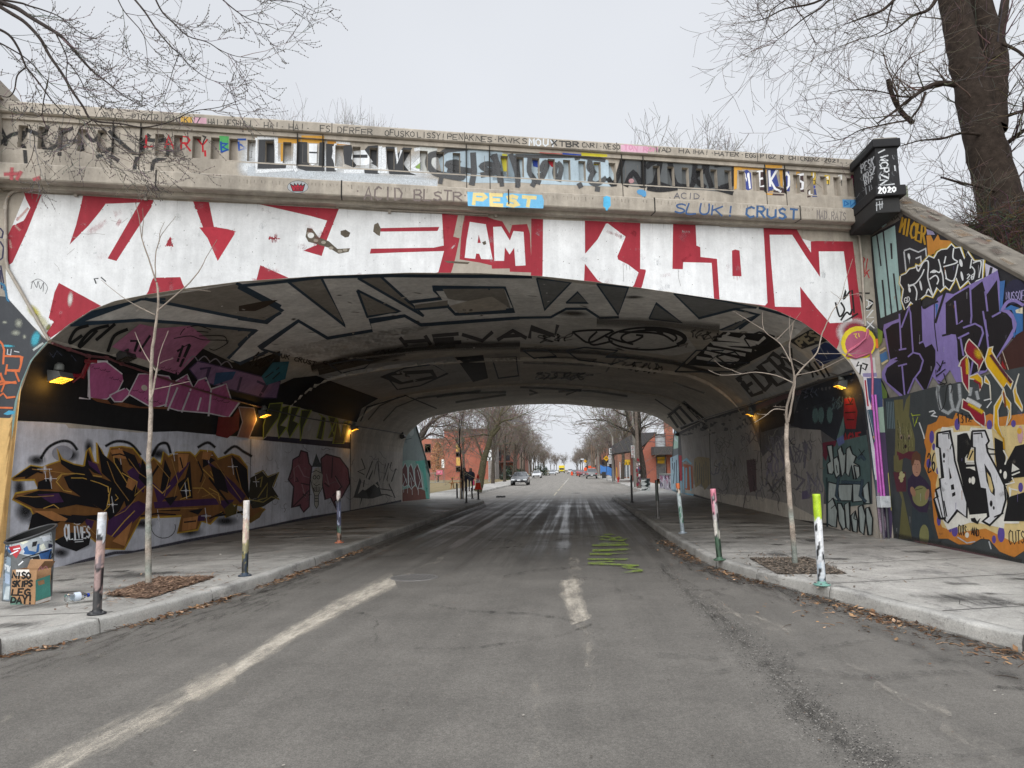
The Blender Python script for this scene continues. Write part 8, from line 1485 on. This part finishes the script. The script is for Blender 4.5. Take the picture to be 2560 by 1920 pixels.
# right side: brick hall with dark gable, canopy and yellow window signs
Y = 74; o = thing('brick_hall', 'red brick hall with dark sloping roof and canopy on the right', 'building', (X(1640, Y), Y, 0)); ox = o.location.x; xa, xb, xc = X(1602, Y) - ox, X(1641, Y) - ox, X(1668, Y) - ox; hz = zz_(1625, 1085, Y)
pt('wall', lambda m: m.prism([(xa, 0), (xb, 0), (xb, hz), (xa + .9, hz * .84), (xa, hz * .68)], (0, 0, 0), (1, 0, 0), (0, 0, 1), (0, 1, 0), 14, 'brick', BRC)); pt('wall', lambda m: m.box((xc + 3, 7, hz * .5), (6, 14, hz), 'brick', BRC)); pt('wall', lambda m: m.box(((xb + xc) / 2, .9, hz * .98), (xc - xb, .3, .25), 'metal', lin('7a7c7e')))
pt('roof', lambda m: m.prism([(xa - 2.6, hz * .62), (xa - .1, hz * .68), (xa + .85, hz * .86), (xb + .2, hz + .02), (xb + .2, hz + .2), (xa - .6, hz + .1), (xa - 2.6, hz * .8)], (0, .3, 0), (1, 0, 0), (0, 0, 1), (0, 1, 0), 13, 'matte', (.07, .068, .07)))
window(o, xb + .05, xc - .05, .4, zz_(1650, 1120, Y), hz * .95, glass=(.45, .48, .5), frame='8a8c8e'); window(o, xb + .1, xc - .1, .4, .5, zz_(1650, 1138, Y), glass=(.16, .17, .18), frame='8a8c8e')
for a_, b_ in ((840, 875), (885, 925)): pt('window_sign', lambda m: m.box(((xb + xc) / 2, .2, (zz_(1650, 980 + a_ / 5.18, Y) + zz_(1650, 980 + b_ / 5.18, Y)) / 2), (xc - xb - .35, .03, (b_ - a_) / 5.18 / 1775 * Y), 'plain', lin('cda62c')))
pt('canopy', lambda m: m.box(((xb + xc) / 2 + .35, -1.2, zz_(1650, 1128, Y)), (xc - xb + 1.6, 3.2, 19 / 1775 * Y), 'matte', (.075, .072, .072)))
pt('chimney', lambda m: m.box((xc + .45, 1.2, hz * .9), (.8, .8, hz * 1.8), 'brick', (.5, .24, .16)))
Y = 104; o = thing('corner_shop', 'low shop with yellow fascia sign behind the bare right trees', 'building', (X(1560, Y), Y, 0)); ox = o.location.x; xa, xb = X(1546, Y) - ox, X(1606, Y) - ox
pt('wall', lambda m: m.box(((xa + xb) / 2, 4, 2.4), (xb - xa, 8, 4.8), 'brick', (.38, .24, .17))); pt('roof', lambda m: m.prism([(xa - .4, 4.8), (xb + .4, 4.8), ((xa + xb) / 2 + 1, 7.6)], (0, -.4, 0), (1, 0, 0), (0, 0, 1), (0, 1, 0), 8.6, 'matte', (.12, .085, .07)))
pt('fascia_sign', lambda m: m.box(((xa + xb) / 2 - .2, -.12, zz_(1562, 1156, Y)), ((xb - xa) * .55, .12, .75), 'plain', lin('d2ab2d'))); pt('shop_front', lambda m: m.box(((xa + xb) / 2 - .2, -.06, 1.2), ((xb - xa) * .5, .1, 1.7), 'glass', (.2, .22, .24)))
for q in range(5): pt('shutter_post', lambda m: m.box((xa + .25 + q * (xb - xa) * .13, -.14, 1.25), (.12, .08, 2.4), 'metal', lin('c9cccd')))
Y = 150; o = thing('awning_house', 'brown house with dark awning beyond the shop', 'building', (X(1512, Y), Y, 0)); pt('wall', lambda m: m.box((3, 5, 3), (7, 10, 6), 'brick', (.3, .17, .13))); pt('awning', lambda m: m.prism([(0, 2.3), (1.6, 2.0), (1.6, 3.0), (0, 3.4)], (-.6, 0, 0), (0, -1, 0), (0, 0, 1), (1, 0, 0), 4.2, 'cloth', (.03, .025, .03))); window(o, .4, 1.8, -.05, .6, 1.9); pt('roof', lambda m: m.box((3, 5, 6.1), (7.3, 10.3, .3), 'matte', (.07, .065, .065)))
for k in range(3):
    Y = 190 + 50 * k; o = thing('terrace', ['far brown terrace on the right behind the parked cars', 'far pale terrace deep down the right side', 'last grey terrace at the end of the right side'][k], 'building', (9 + BEND(Y), Y, 0)); C_ = [(.24, .15, .12), (.3, .27, .24), (.24, .23, .22)][k]
    pt('wall', lambda m: m.box((4, 15, 3.6), (9, 30, 7.2), 'matte', C_)); pt('roof', lambda m: m.box((4, 15, 7.35), (9.4, 30.4, .3), 'matte', (.08, .08, .08)))
    for q in range(3): window(o, .2 + q * 2.7, 1.2 + q * 2.7, -.05, 1, 2.8)
# ---- cars
def car(label, x, y, away, col, kind='sedan', group=None, cat='car', s=1.):
    o = thing('parked_car' if 'parked' in label else 'car', label, cat, (x, y, .01), PI if away else 0, group)
    if kind == 'sedan': st = [(-2.22, .36, .52, .56, .72, .55), (-2.14, .22, .62, .68, .84, .66), (-1.9, .2, .7, .76, .88, .7), (-1.2, .19, .84, .90, .91, .76), (-.78, .19, .89, .95, .91, .76), (.02, .19, .91, 1.38, .91, .58), (.75, .19, .92, 1.41, .91, .58), (1.45, .19, .95, 1.06, .9, .68), (1.95, .22, .93, 1.0, .87, .7), (2.16, .3, .84, .9, .82, .66), (2.24, .4, .6, .64, .74, .6)]; gl = (4, 7)
    else: st = [(-2.25, .4, .62, .68, .74, .58), (-2.15, .26, .78, .86, .86, .7), (-1.9, .24, .88, .95, .9, .76), (-1.2, .24, .98, 1.05, .93, .8), (-.9, .24, 1.0, 1.07, .93, .8), (-.25, .24, 1.02, 1.6, .93, .64), (.8, .24, 1.03, 1.66, .93, .64), (1.75, .24, 1.04, 1.62, .92, .62), (2.12, .26, 1.02, 1.12, .9, .74), (2.22, .32, .8, .86, .86, .7), (2.27, .42, .62, .66, .8, .64)]; gl = (4, 8)
    m = MB(); rows = []
    for (yy, zb, zl_, zt_, hw, gw) in st:
        h = [(hw * .8, zb), (hw * .96, zb + .05), (hw, (zb + zl_) / 2), (hw * .985, zl_ - .04), (hw * .93, zl_), (gw, zt_ - .03), (gw * .82, zt_)]; rows.append([(-a * s, yy * s, b * s) for a, b in h] + [(a * s, yy * s, b * s) for a, b in reversed(h)])
    m.grid(rows, 'carpaint', col, True); m.add(rows[0], [list(range(14))], 'carpaint', col); m.add(rows[-1], [list(range(14))[::-1]], 'carpaint', col); m.build('body', o)
    g = MB(); GL = (.025, .03, .035)
    def pane(q, off):
        q = [Vector(p) for p in q]; c = sum(q, Vector()) / 4; g.add([c + (p - c) * .9 + Vector(off) for p in q], [(0, 1, 2, 3)], 'glass', GL)
    a, b = gl
    pane([rows[a][5], rows[a][8], rows[a + 1][8], rows[a + 1][5]], (0, -.02, .025)); pane([rows[b][5], rows[b][8], rows[b - 1][8], rows[b - 1][5]], (0, .02, .025))
    for i in range(a, b):
        for u, v, e in ((4, 5, -1), (9, 8, 1)): pane([rows[i][u], rows[i + 1][u], rows[i + 1][v], rows[i][v]], (e * .012, 0, .01))
    g.build('windows', o)
    for sx_ in (-1, 1):
        for wy__ in (-1.38, 1.38):
            M = Matrix(((0, 0, 1), (1, 0, 0), (0, 1, 0))); t = MB(); t.lathe((sx_ * .80 * s, wy__ * s, .33 * s), [(.2, -.1), (.31, -.1), (.335, -.06), (.335, .06), (.31, .1), (.2, .1)], 'rubber', (.02, .02, .02), 20, M); w = t.build('wheel', o); q = MB(); q.lathe((sx_ * .80 * s, wy__ * s, .33 * s), [(0, sx_ * .07), (.06, sx_ * .09), (.2, sx_ * .085), (.21, 0)], 'metal', (.35, .36, .37), 14, M); q.build('rim', w)
        f = st[1]; h = MB(); h.box((sx_ * f[4] * .74 * s, (f[0] - .02) * s, (f[2] - .03) * s), (.36 * s, .12, .13 * s), 'glossy', (.75, .78, .8), rz=sx_ * .25, bev=.02); h.build('headlight', o)
        f = st[-2]; h = MB(); h.box((sx_ * f[4] * .82 * s, (f[0] + .01) * s, (f[2] - .02) * s), (.3 * s, .1, .16 * s), 'redlight' if away and cat == 'car' and 'braking' in label else 'glossy', (.4, .02, .02), bev=.02); h.build('tail_light', o)
        h = MB(); h.box((sx_ * 1.0 * s, -.72 * s, .98 * s), (.2, .1, .13), 'carpaint', col, bev=.03); h.build('mirror', o)
    h = MB(); h.box((0, -2.2 * s, .42 * s), (1.25 * s, .1, .16 * s), 'matte', (.015, .015, .016), bev=.02); h.build('grille', o); h = MB(); h.box((0, 2.235 * s, .55 * s), (1.4 * s, .08, .16 * s), 'matte', (.02, .02, .02), bev=.02); h.build('bumper', o)
    for yy in (-2.26, 2.29): h = MB(); h.box((0, yy * s, .56 * s), (.34, .02, .16), 'plain', (.6, .62, .64)); h.build('licence_plate', o)
    return o
CG = 'cars parked along the kerbs'
bx_ = lambda px, Y: at_y(px, 1190, Y).x
car('dark grey parked car facing the bridge, nearest on the left', bx_(1301, 76), 76, False, (.055, .06, .066), group=CG); car('white parked car facing the bridge behind the dark one', bx_(1342, 138), 138, False, (.68, .69, .70), group=CG); car('silver car driving toward the bridge in the far lane', bx_(1381, 196), 196, False, (.42, .44, .46))
car('grey parked suv seen from behind, nearest on the right', bx_(1479, 118), 118, True, (.13, .135, .14), 'suv', CG); car('dark red parked car just beyond the grey suv', bx_(1459, 143), 143, True, (.16, .02, .03), group=CG); car('bright red parked car second beyond the grey suv', bx_(1451, 163), 163, True, (.36, .03, .03), group=CG); car('dark parked car with red lights far on the right', bx_(1437, 190), 190, True, (.05, .05, .055), group=CG); car('pale parked car farthest on the right kerb', bx_(1426, 235), 235, True, (.4, .42, .44), 'suv', CG)
car('small white car far away left of the yellow truck', bx_(1389, 262), 262, False, (.7, .71, .72)); car('tiny pale car farthest down the left lane', bx_(1384, 330), 330, False, (.6, .62, .64), 'suv'); car('dark blue parked car in the yard under the left trees', bx_(1268, 124), 124, False, (.05, .055, .07), 'suv', CG)
tx = bx_(1405, 300); o = thing('box_truck', 'bright yellow box truck far down the street', 'truck', (tx, 300, 0)); pt('cargo_box', lambda m: m.box((0, 1.5, 1.95), (2.4, 4.4, 2.5), 'carpaint', lin('d8c31f'), bev=.08)); pt('cab', lambda m: m.box((0, -1.5, 1.35), (2.2, 1.7, 1.7), 'carpaint', lin('d8c31f'), bev=.12)); pt('windscreen', lambda m: m.box((0, -2.36, 1.75), (1.9, .06, .7), 'glass', (.05, .05, .06))); pt('bumper', lambda m: m.box((0, -2.4, .6), (2.1, .2, .35), 'matte', (.05, .05, .05)))
for sx_ in (-1, 1):
    pt('headlight', lambda m: m.box((sx_ * .8, -2.4, .95), (.35, .1, .2), 'glossy', (.8, .8, .75)))
    for yy in (-1.3, 2.6): pt('wheel', lambda m: m.lathe((sx_ * 1.0, yy, .45), [(.2, -.14), (.45, -.14), (.45, .14), (.2, .14)], 'rubber', (.02, .02, .02), 16, Matrix(((0, 0, 1), (1, 0, 0), (0, 1, 0)))))
# ---- poles, lamps, signs
def street_lamp(px, Y, top, end, label):
    b = Vector((at_y(px, 1200, Y).x, Y, .1)); o = thing('street_lamp', label, 'street lamp', b, 0, 'street lamps on the right'); tz = at_y(px, top, Y).z - .1; e = at_y(end[0], end[1], Y) - b
    m = MB(); m.tube([(0, 0, 0), (0, 0, tz * .5), (0, 0, tz)], [.16, .13, .09], 'concrete', lin('8f8b84'), 10); m.build('pole', o); m = MB(); P = [Vector((0, 0, tz - .2)), Vector((e.x * .15, 0, tz + (e.z - tz) * .55)), Vector((e.x * .5, 0, tz + (e.z - tz) * .95)), Vector((e.x, 0, e.z))]; m.tube([Vector(q) for q in densify([tuple(p) for p in P], 4)], .045, 'metal', lin('7f7f7c'), 6); m.build('arm', o)
    m = MB(); m.box((e.x - .25, 0, e.z - .03), (.8, .22, .13), 'metal', lin('6f6f6c'), bev=.04); m.build('lamp_head', o)
street_lamp(1535, 84, 1092, (1460, 1058), 'concrete street lamp beside the speed limit sign, arm reaching left'); street_lamp(1589, 56, 1030, (1500, 1016), 'tall street lamp behind the dark forked tree'); street_lamp(1497, 135, 1120, (1446, 1083), 'distant street lamp above the parked cars on the right')
def post_sign(name, px, py, Y, hgt, label, boards, col='6b6d6e', r=.035):
    b = Vector((at_y(px, py, Y).x, Y, .1)); o = thing(name, label, 'sign', b); m = MB(); m.tube([(0, 0, 0), (0, 0, hgt)], r, 'metal', lin(col), 7); m.build('post', o)
    for k, (dx, z, w_, h_, c, dia, txt, tc) in enumerate(boards):
        m = MB(); ol = [(-w_ / 2, -h_ / 2), (w_ / 2, -h_ / 2), (w_ / 2, h_ / 2), (-w_ / 2, h_ / 2)] if not dia else [(0, -w_ * .7), (w_ * .7, 0), (0, w_ * .7), (-w_ * .7, 0)]
        m.prism(ol, (dx, -.05 - k * .004, z), (1, 0, 0), (0, 0, 1), (0, 1, 0), .012, 'plain', lin(c)); p0 = np.array(b) + np.array([dx, -.05 - k * .004, z])
        if txt:
            class Lo(Flat):
                def emit(s, Q, tris, cols, mat): super().emit(Q - np.array(b), tris, cols, mat)
            S = Lo(m, p0, (0, -1, 0)); S.mat = 'plain'; S.step = .004; pj = lambda x, z_: (lambda v: ((v[0] / -v[2] * FPX + 512) * 2.5, (-v[1] / -v[2] * FPX + 384) * 2.5))(CM.T @ (p0 + np.array([x, 0, z_]) - CP))
            if isinstance(txt, str): text(S, tc, txt, [pj(-w_ * .36, h_ * .33), pj(w_ * .36, h_ * .33), pj(w_ * .36, -h_ * .3), pj(-w_ * .36, -h_ * .3)], h_ * .13 * 1775 / Y, gap=1.3)
            else: txt(S, pj, w_, h_)
        m.build('sign_board', o)
    return o
zb_ = lambda py, px, Y: at_y(px, py, Y).z - .1
def hump(S, pj, w, h): S.poly((.03, .03, .03), [pj(-w * .38, -h * .05), pj(w * .38, -h * .05), pj(w * .3, h * .08), pj(w * .12, h * .2), pj(-w * .12, h * .2), pj(-w * .3, h * .08)])
def park(S, pj, w, h):
    for k in range(3): S.ell('b23a3a', *pj(0, h * (.33 - .33 * k)), w * .3 * 1775 / 56, w * .3 * 1775 / 56, n=12); S.ell('e4e4e4', *pj(0, h * (.33 - .33 * k)), w * .19 * 1775 / 56, w * .19 * 1775 / 56, n=12); S.line((.05, .05, .05), [pj(-w * .25, h * (.2 - .33 * k)), pj(w * .25, h * (.2 - .33 * k))], 1)
def small(S, pj, w, h): S.lines((.08, .08, .08), [[pj(-w * .3, h * z), pj(w * .3, h * z)] for z in (.25, .05, -.2)], .9)
post_sign('speed_sign', 1531, 1203, 80, zb_(1120, 1531, 80), 'white speed limit 30 sign over two small parking plates', [(.02, zb_(1128, 1533, 80), .56, .64, 'e3e5e6', 0, '30', (.02, .02, .02)), (-.18, zb_(1143, 1529, 80), .32, .4, 'd9dadb', 0, small, None), (-.18, zb_(1154, 1529, 80), .32, .46, 'd9dadb', 0, small, None)])
post_sign('hump_sign', 1517.5, 1200, 88, zb_(1140, 1517, 88), 'yellow diamond speed hump sign on a thin black post', [(0, zb_(1146, 1517, 88), .50, .50, 'dfa922', 1, hump, None), (.2, zb_(1161, 1519, 88), .22, .4, 'd9dadb', 0, small, None)], '2b2b2c', .03)
post_sign('hump_sign', 1464, 1188, 150, zb_(1148, 1464, 150), 'smaller distant yellow diamond sign above the parked cars', [(0, zb_(1153, 1464, 150), .5, .5, 'dfa922', 1, hump, None), (0, zb_(1161, 1464, 150), .45, .6, 'd9dadb', 0, small, None)], '8b8b8c')
post_sign('parking_sign', 1585.5, 1222, 55, zb_(1112, 1586, 55), 'tall white parking restriction sign beside the forked tree', [(0, zb_(1129, 1586, 55), .26, .95, 'e2e2e2', 0, park, None)])
post_sign('street_sign', 1457, 1190, 140, zb_(1148, 1457, 140), 'small white street name plate on a thin far post', [(0, zb_(1148, 1457, 140), .6, .2, 'd9dde0', 0, None, None)])
post_sign('white_sign', 1110, 1200, 92, zb_(1148, 1107, 92), 'small white banner sign on a post before the brick block', [(-.12, zb_(1159, 1107, 92), .34, 1.1, 'e6e6e4', 0, small, None)])
def hoop(S, pj, w, h): S.line((.04, .04, .04), [pj(.1 * w + .18 * w * math.cos(t), .05 * h + .3 * h * math.sin(t)) for t in np.linspace(0, 2 * PI, 16)], 2.2); S.poly((.04, .04, .04), [pj(0, -.28 * h), pj(.18 * w, -.28 * h), pj(.16 * w, -.42 * h), pj(.02 * w, -.42 * h)])
post_sign('billboard', 1223, 1197, 96, zb_(1150, 1223, 96), 'white board with dark ring emblem on a grey post, left lawn', [(-.02, zb_(1138.5, 1222, 96), 1.5, 1.42, 'e2e4e6', 0, hoop, None)], '9a9a9a', .1)
post_sign('orange_sign', 1464, 1190, 128, zb_(1168, 1464, 128), 'orange roadworks sign left of a row of three', [(0, zb_(1173, 1464, 128), .5, .6, 'e2572e', 0, None, None)]); post_sign('orange_sign', 1475, 1190, 128, zb_(1164, 1475, 128), 'orange roadworks sign, taller middle one of three', [(0, zb_(1170, 1475, 128), .55, .75, 'e2572e', 0, None, None)]); post_sign('orange_sign', 1485, 1190, 128, zb_(1168, 1485, 128), 'orange roadworks sign right of a row of three', [(0, zb_(1173, 1485, 128), .6, .6, 'e2572e', 0, None, None)])
for px, Y, lb in ((1430, 178, 'orange traffic barrel beside the far parked cars'), (1444, 172, 'orange traffic barrel nearer the red parked car')): e = thing('traffic_barrel', lb, 'barrel', (bx_(px, Y), Y, 0)); o = e; pt('barrel_body', lambda m: m.lathe((0, 0, 0), [(.3, 0), (.3, .3), (.27, .32), (.27, .6), (.24, .62), (.24, .95), (0, 1)], 'plain', lin('d8502c'), 14)); pt('barrel_base', lambda m: m.box((0, 0, .03), (.7, .7, .07), 'rubber', (.03, .03, .03)))
b = ground(1597, 1221, .12); o = thing('utility_pole', 'wooden utility pole plastered with posters beside the forked tree', 'pole', b); pt('pole', lambda m: m.tube([(0, 0, 0), (.02, 0, 5), (.03, 0, 9)], [.14, .12, .10], 'bark', lin('7a7068'), 10))
def posters(m):
    r = random.Random(6)
    for k in range(26): a = r.uniform(-2.6, -.5); z = r.uniform(.2, 2.1); q = .146; d = Vector((math.cos(a), math.sin(a), 0)); t_ = Vector((-d.y, d.x, 0)); c = d * q + Vector((0, 0, z)); w_, h_ = r.uniform(.04, .08), r.uniform(.05, .14); m.add([c - t_ * w_ - Vector((0, 0, h_)), c + t_ * w_ - Vector((0, 0, h_)), c + t_ * w_ + Vector((0, 0, h_)), c - t_ * w_ + Vector((0, 0, h_))], [(0, 1, 2, 3)], 'matte', lin(r.choice(['d9d9d9', '2a2a2c', '8e2a34', '4a5a78', 'c9b9b9', '3a3a3a', '9a4a5a'])))
pt('posters', posters)
b = ground(1615, 1228, .12); o = thing('litter_bin', 'white and black scribbled litter bin beyond the right tunnel mouth', 'bin', b)
def binb(m):
    f1 = vnoise(91); n = 28; k = 22; V_ = [(.28 * math.cos(2 * PI * j / n), .28 * math.sin(2 * PI * j / n), .78 * i / (k - 1)) for i in range(k) for j in range(n)]; C_ = [((*lin('d7dad6'), 1) if f1(2 * PI * j / n, 2.2 * i / k) > 0 else (*lin('2b3330'), 1)) for i in range(k) for j in range(n)]; m.add(V_, [[i * n + j, i * n + (j + 1) % n, (i + 1) * n + (j + 1) % n, (i + 1) * n + j] for i in range(k - 1) for j in range(n)], 'metal', C_, True)
pt('bin_body', binb); pt('rim', lambda m: m.lathe((0, 0, .78), [(.29, -.03), (.295, .02), (.24, .03), (.2, -.02), (.0, -.1)], 'metal', (.05, .05, .05), 24))
b = ground(1546, 1206, .1); o = thing('fire_hydrant', 'red fire hydrant with yellow marker rod on the right pavement', 'hydrant', b); pt('hydrant_body', lambda m: m.lathe((0, 0, 0), [(.15, 0), (.15, .05), (.1, .06), (.1, .42), (.13, .43), (.12, .5), (.07, .58), (0, .62)], 'metal', (.42, .03, .03), 14)); pt('nozzle', lambda m: m.tube([(-.2, -.02, .36), (.2, -.02, .36)], .05, 'metal', (.42, .03, .03), 8)); pt('marker_rod', lambda m: m.tube([(-.12, .05, .3), (-.13, .05, 1.6)], .045, 'plain', lin('d9a531'), 6))
b = ground(1510, 1196.5, .1); o = thing('black_bin', 'black square bin on the right pavement under the yellow sign', 'bin', b); pt('bin_body', lambda m: m.box((0, 0, .45), (.62, .6, .9), 'metal', (.018, .02, .02), bev=.04)); pt('lid', lambda m: m.box((0, 0, .95), (.68, .66, .1), 'metal', (.03, .03, .032), bev=.03))
b = Vector((bx_(1516, 112), 112, .1)); o = thing('tarpaulin', 'blue tarpaulin slung over a frame by the shop', 'tarp', b); pt('sheet', lambda m: m.grid([[(x, .8 * v, .5 + 1.3 * v - .5 * x * .5 + .08 * math.sin(5 * x)) for x in np.linspace(-.9, .9, 8)] for v in (0, .5, 1)], 'cloth', (.07, .2, .5), True)); pt('frame', lambda m: m.tube([(-.9, .8, 0), (-.9, .8, 2.2), (.9, .8, 1.4), (.9, .8, 0)], .03, 'metal', (.2, .2, .2), 6))
# wire fence, pink board, picnic table, power poles
A_ = Vector((at_y(1066, 1190, 96).x, 96, 0)); B_ = Vector((at_y(1110, 1190, 96).x, 96, 0)); o = thing('wire_fence', 'grey wire fence on the far left lawn before the brick block', 'fence', A_)
def fw(m):
    L = (B_ - A_).length
    for z in (.15, 1.4): m.tube([(0, 0, z), (L, 0, z)], .03, 'metal', lin('8f9292'), 5)
    for k in range(int(L / .14)): m.tube([(k * .14, 0, .15), (k * .14 + .5, 0, 1.4)], .006, 'metal', lin('8f9292'), 3, caps=False); m.tube([(k * .14 + .5, .01, .15), (k * .14, .01, 1.4)], .006, 'metal', lin('8f9292'), 3, caps=False)
pt('mesh_panel', fw)
for k in range(3): pt('post', lambda m: m.tube([(k * (B_ - A_).length / 2, 0, 0), (k * (B_ - A_).length / 2, 0, 1.5)], .04, 'metal', lin('7f8282'), 6))
e = MB(); e.box((0, 0, 0), (.9, .03, .62), 'plain', lin('c96a80')); e.box((0, -.02, .05), (.6, .01, .06), 'plain', lin('e3c9cf')); q = e.build('notice_board'); q.location = (at_y(1099, 1181, 95.8).x, 95.8, at_y(1099, 1181, 95.8).z); tag(q, 'small pink notice board fixed to the wire fence', 'notice')
b = Vector((at_y(1143, 1205, 64).x, 64, .03)); o = thing('picnic_table', 'wooden picnic table on the lawn left of the walkers', 'table', b); WD_ = lin('a5794f')
pt('table_top', lambda m: [m.box((0, -.36 + .18 * k, 1.02), (1.25, .16, .05), 'bark', WD_) for k in range(5)])
for sy in (-.75, .75): pt('bench', lambda m: m.box((0, sy, .55), (1.25, .24, .05), 'bark', WD_))
for sx_ in (-.45, .45): pt('leg', lambda m: (m.tube([(sx_, -.8, 0), (sx_, .25, 1.0)], .05, 'bark', WD_, 6), m.tube([(sx_, .8, 0), (sx_, -.25, 1.0)], .05, 'bark', WD_, 6), m.box((sx_, 0, .5), (.08, 1.5, .1), 'bark', WD_)))
for px, Y, lb in ((1481, 140, 'bare brown power pole among the far right trees'), (1487, 150, 'grey power pole just right of the brown one')): e = MB(); x_ = bx_(px, Y); e.tube([(0, 0, 0), (0, 0, 6.2)], [.17, .12], 'bark', lin('75665a'), 8); e.box((0, 0, 5.6), (1.6, .12, .14), 'bark', lin('75665a')); q = e.build('power_pole'); q.location = (x_, Y, 0); tag(q, lb, 'pole')
# ---- the two walkers, seen from behind
def walker(px, Y, H, label, jacket, hair, stride, hood, bag=None):
    b = Vector((at_y(px, 1220, Y).x, Y, .15)); o = thing('person', label, 'person', b); k = H / 1.72
    V_ = [(0, 0, .95), (0, 0, 1.12), (0, .01, 1.3), (0, .02, 1.45), (0, .03, 1.52), (0, .05, 1.62), (0, .05, 1.70), (-.1, 0, .9), (-.1, stride * .13, .5), (-.1, stride * .1 - .05, .08), (-.1, stride * .1 + .1, .03), (.1, 0, .9), (.1, -stride * .1, .5), (.1, -stride * .3, .1), (.1, -stride * .3 + .1, .04), (-.2, .01, 1.40), (-.25, -.05, 1.14), (-.21, .08, .94), (-.19, .12, .86), (.2, .01, 1.40), (.25, -.05, 1.14), (.21, .08, .94), (.19, .12, .86)]
    E_ = [(0, 1), (1, 2), (2, 3), (3, 4), (4, 5), (5, 6), (0, 7), (7, 8), (8, 9), (9, 10), (0, 11), (11, 12), (12, 13), (13, 14), (3, 15), (15, 16), (16, 17), (17, 18), (3, 19), (19, 20), (20, 21), (21, 22)]
    R_ = {0: .14, 1: .13, 2: .15, 3: .12, 4: .055, 5: .085, 6: .08, 7: .09, 8: .065, 9: .045, 10: .04, 11: .09, 12: .065, 13: .045, 14: .04, 15: .065, 16: .05, 17: .04, 18: .035, 19: .065, 20: .05, 21: .04, 22: .035}
    me = bpy.data.meshes.new('body'); me.from_pydata([tuple(c * k for c in v) for v in V_], E_, []); ob = bpy.data.objects.new('body', me); COL.objects.link(ob); ob.parent = o; me.materials.append(pants)
    sk = ob.modifiers.new('skin', 'SKIN'); sv = me.skin_vertices[0].data
    for i, r in R_.items(): sv[i].radius = (r * k, r * k)
    sv[0].use_root = True; ob.modifiers.new('sub', 'SUBSURF').levels = 1; ob.modifiers['sub'].render_levels = 2
    m = MB(); m.lathe((0, .01, 0), [(.19 * k, .80 * k), (.2 * k, .95 * k), (.19 * k, 1.1 * k), (.215 * k, 1.3 * k), (.2 * k, 1.42 * k), (.1 * k, 1.52 * k), (.07 * k, 1.54 * k)], 'cloth', jacket, 16, Matrix(((1.05, 0, 0), (0, .72, 0), (0, 0, 1))))
    for s in (-1, 1): m.tube([(s * .17 * k, .01, 1.43 * k), (s * .245 * k, -.01, 1.3 * k), (s * .27 * k, -.05, 1.13 * k), (s * .23 * k, .07, .95 * k)], [.07 * k, .075 * k, .068 * k, .055 * k], 'cloth', jacket, 10)
    m.build('jacket', o)
    m = MB(); prof = [(0, 1.80), (.07, 1.785), (.11, 1.72), (.115, 1.64), (.12 if hood else .1, 1.55), (.14 if hood else .06, 1.5)]; m.lathe((0, .03, 0), [(a * k, z * k * .985) for a, z in prof], 'cloth', hair, 14); m.build('hood' if hood else 'hair', o)
    if bag: m = MB(); m.box((.24 * k, .02, .62 * k), (.1, .26, .34), 'cloth', bag, bev=.03); m.tube([(.24 * k, -.08, .79 * k), (.22 * k, .08, .9 * k), (.24 * k, .12, .79 * k)], .012, 'cloth', bag, 5); m.build('shoulder_bag', o)
a = N('trousers'); a.fin(a.scale(a.mix(0, (.022, .022, .026), (0, 0, 0)), a.ramp(a.noise(12, 4), .3, .7, .8, 1.2)), .9, .2); pants = a.m
walker(1161, 51, 1.66, 'person in a black hooded coat walking away on the left path', (.012, .012, .015), (.012, .011, .012), 1, True); walker(1177, 51, 1.62, 'person in a dark navy jacket walking away carrying a pink bag', (.016, .018, .026), (.10, .07, .055), -1, False, (.45, .06, .13))
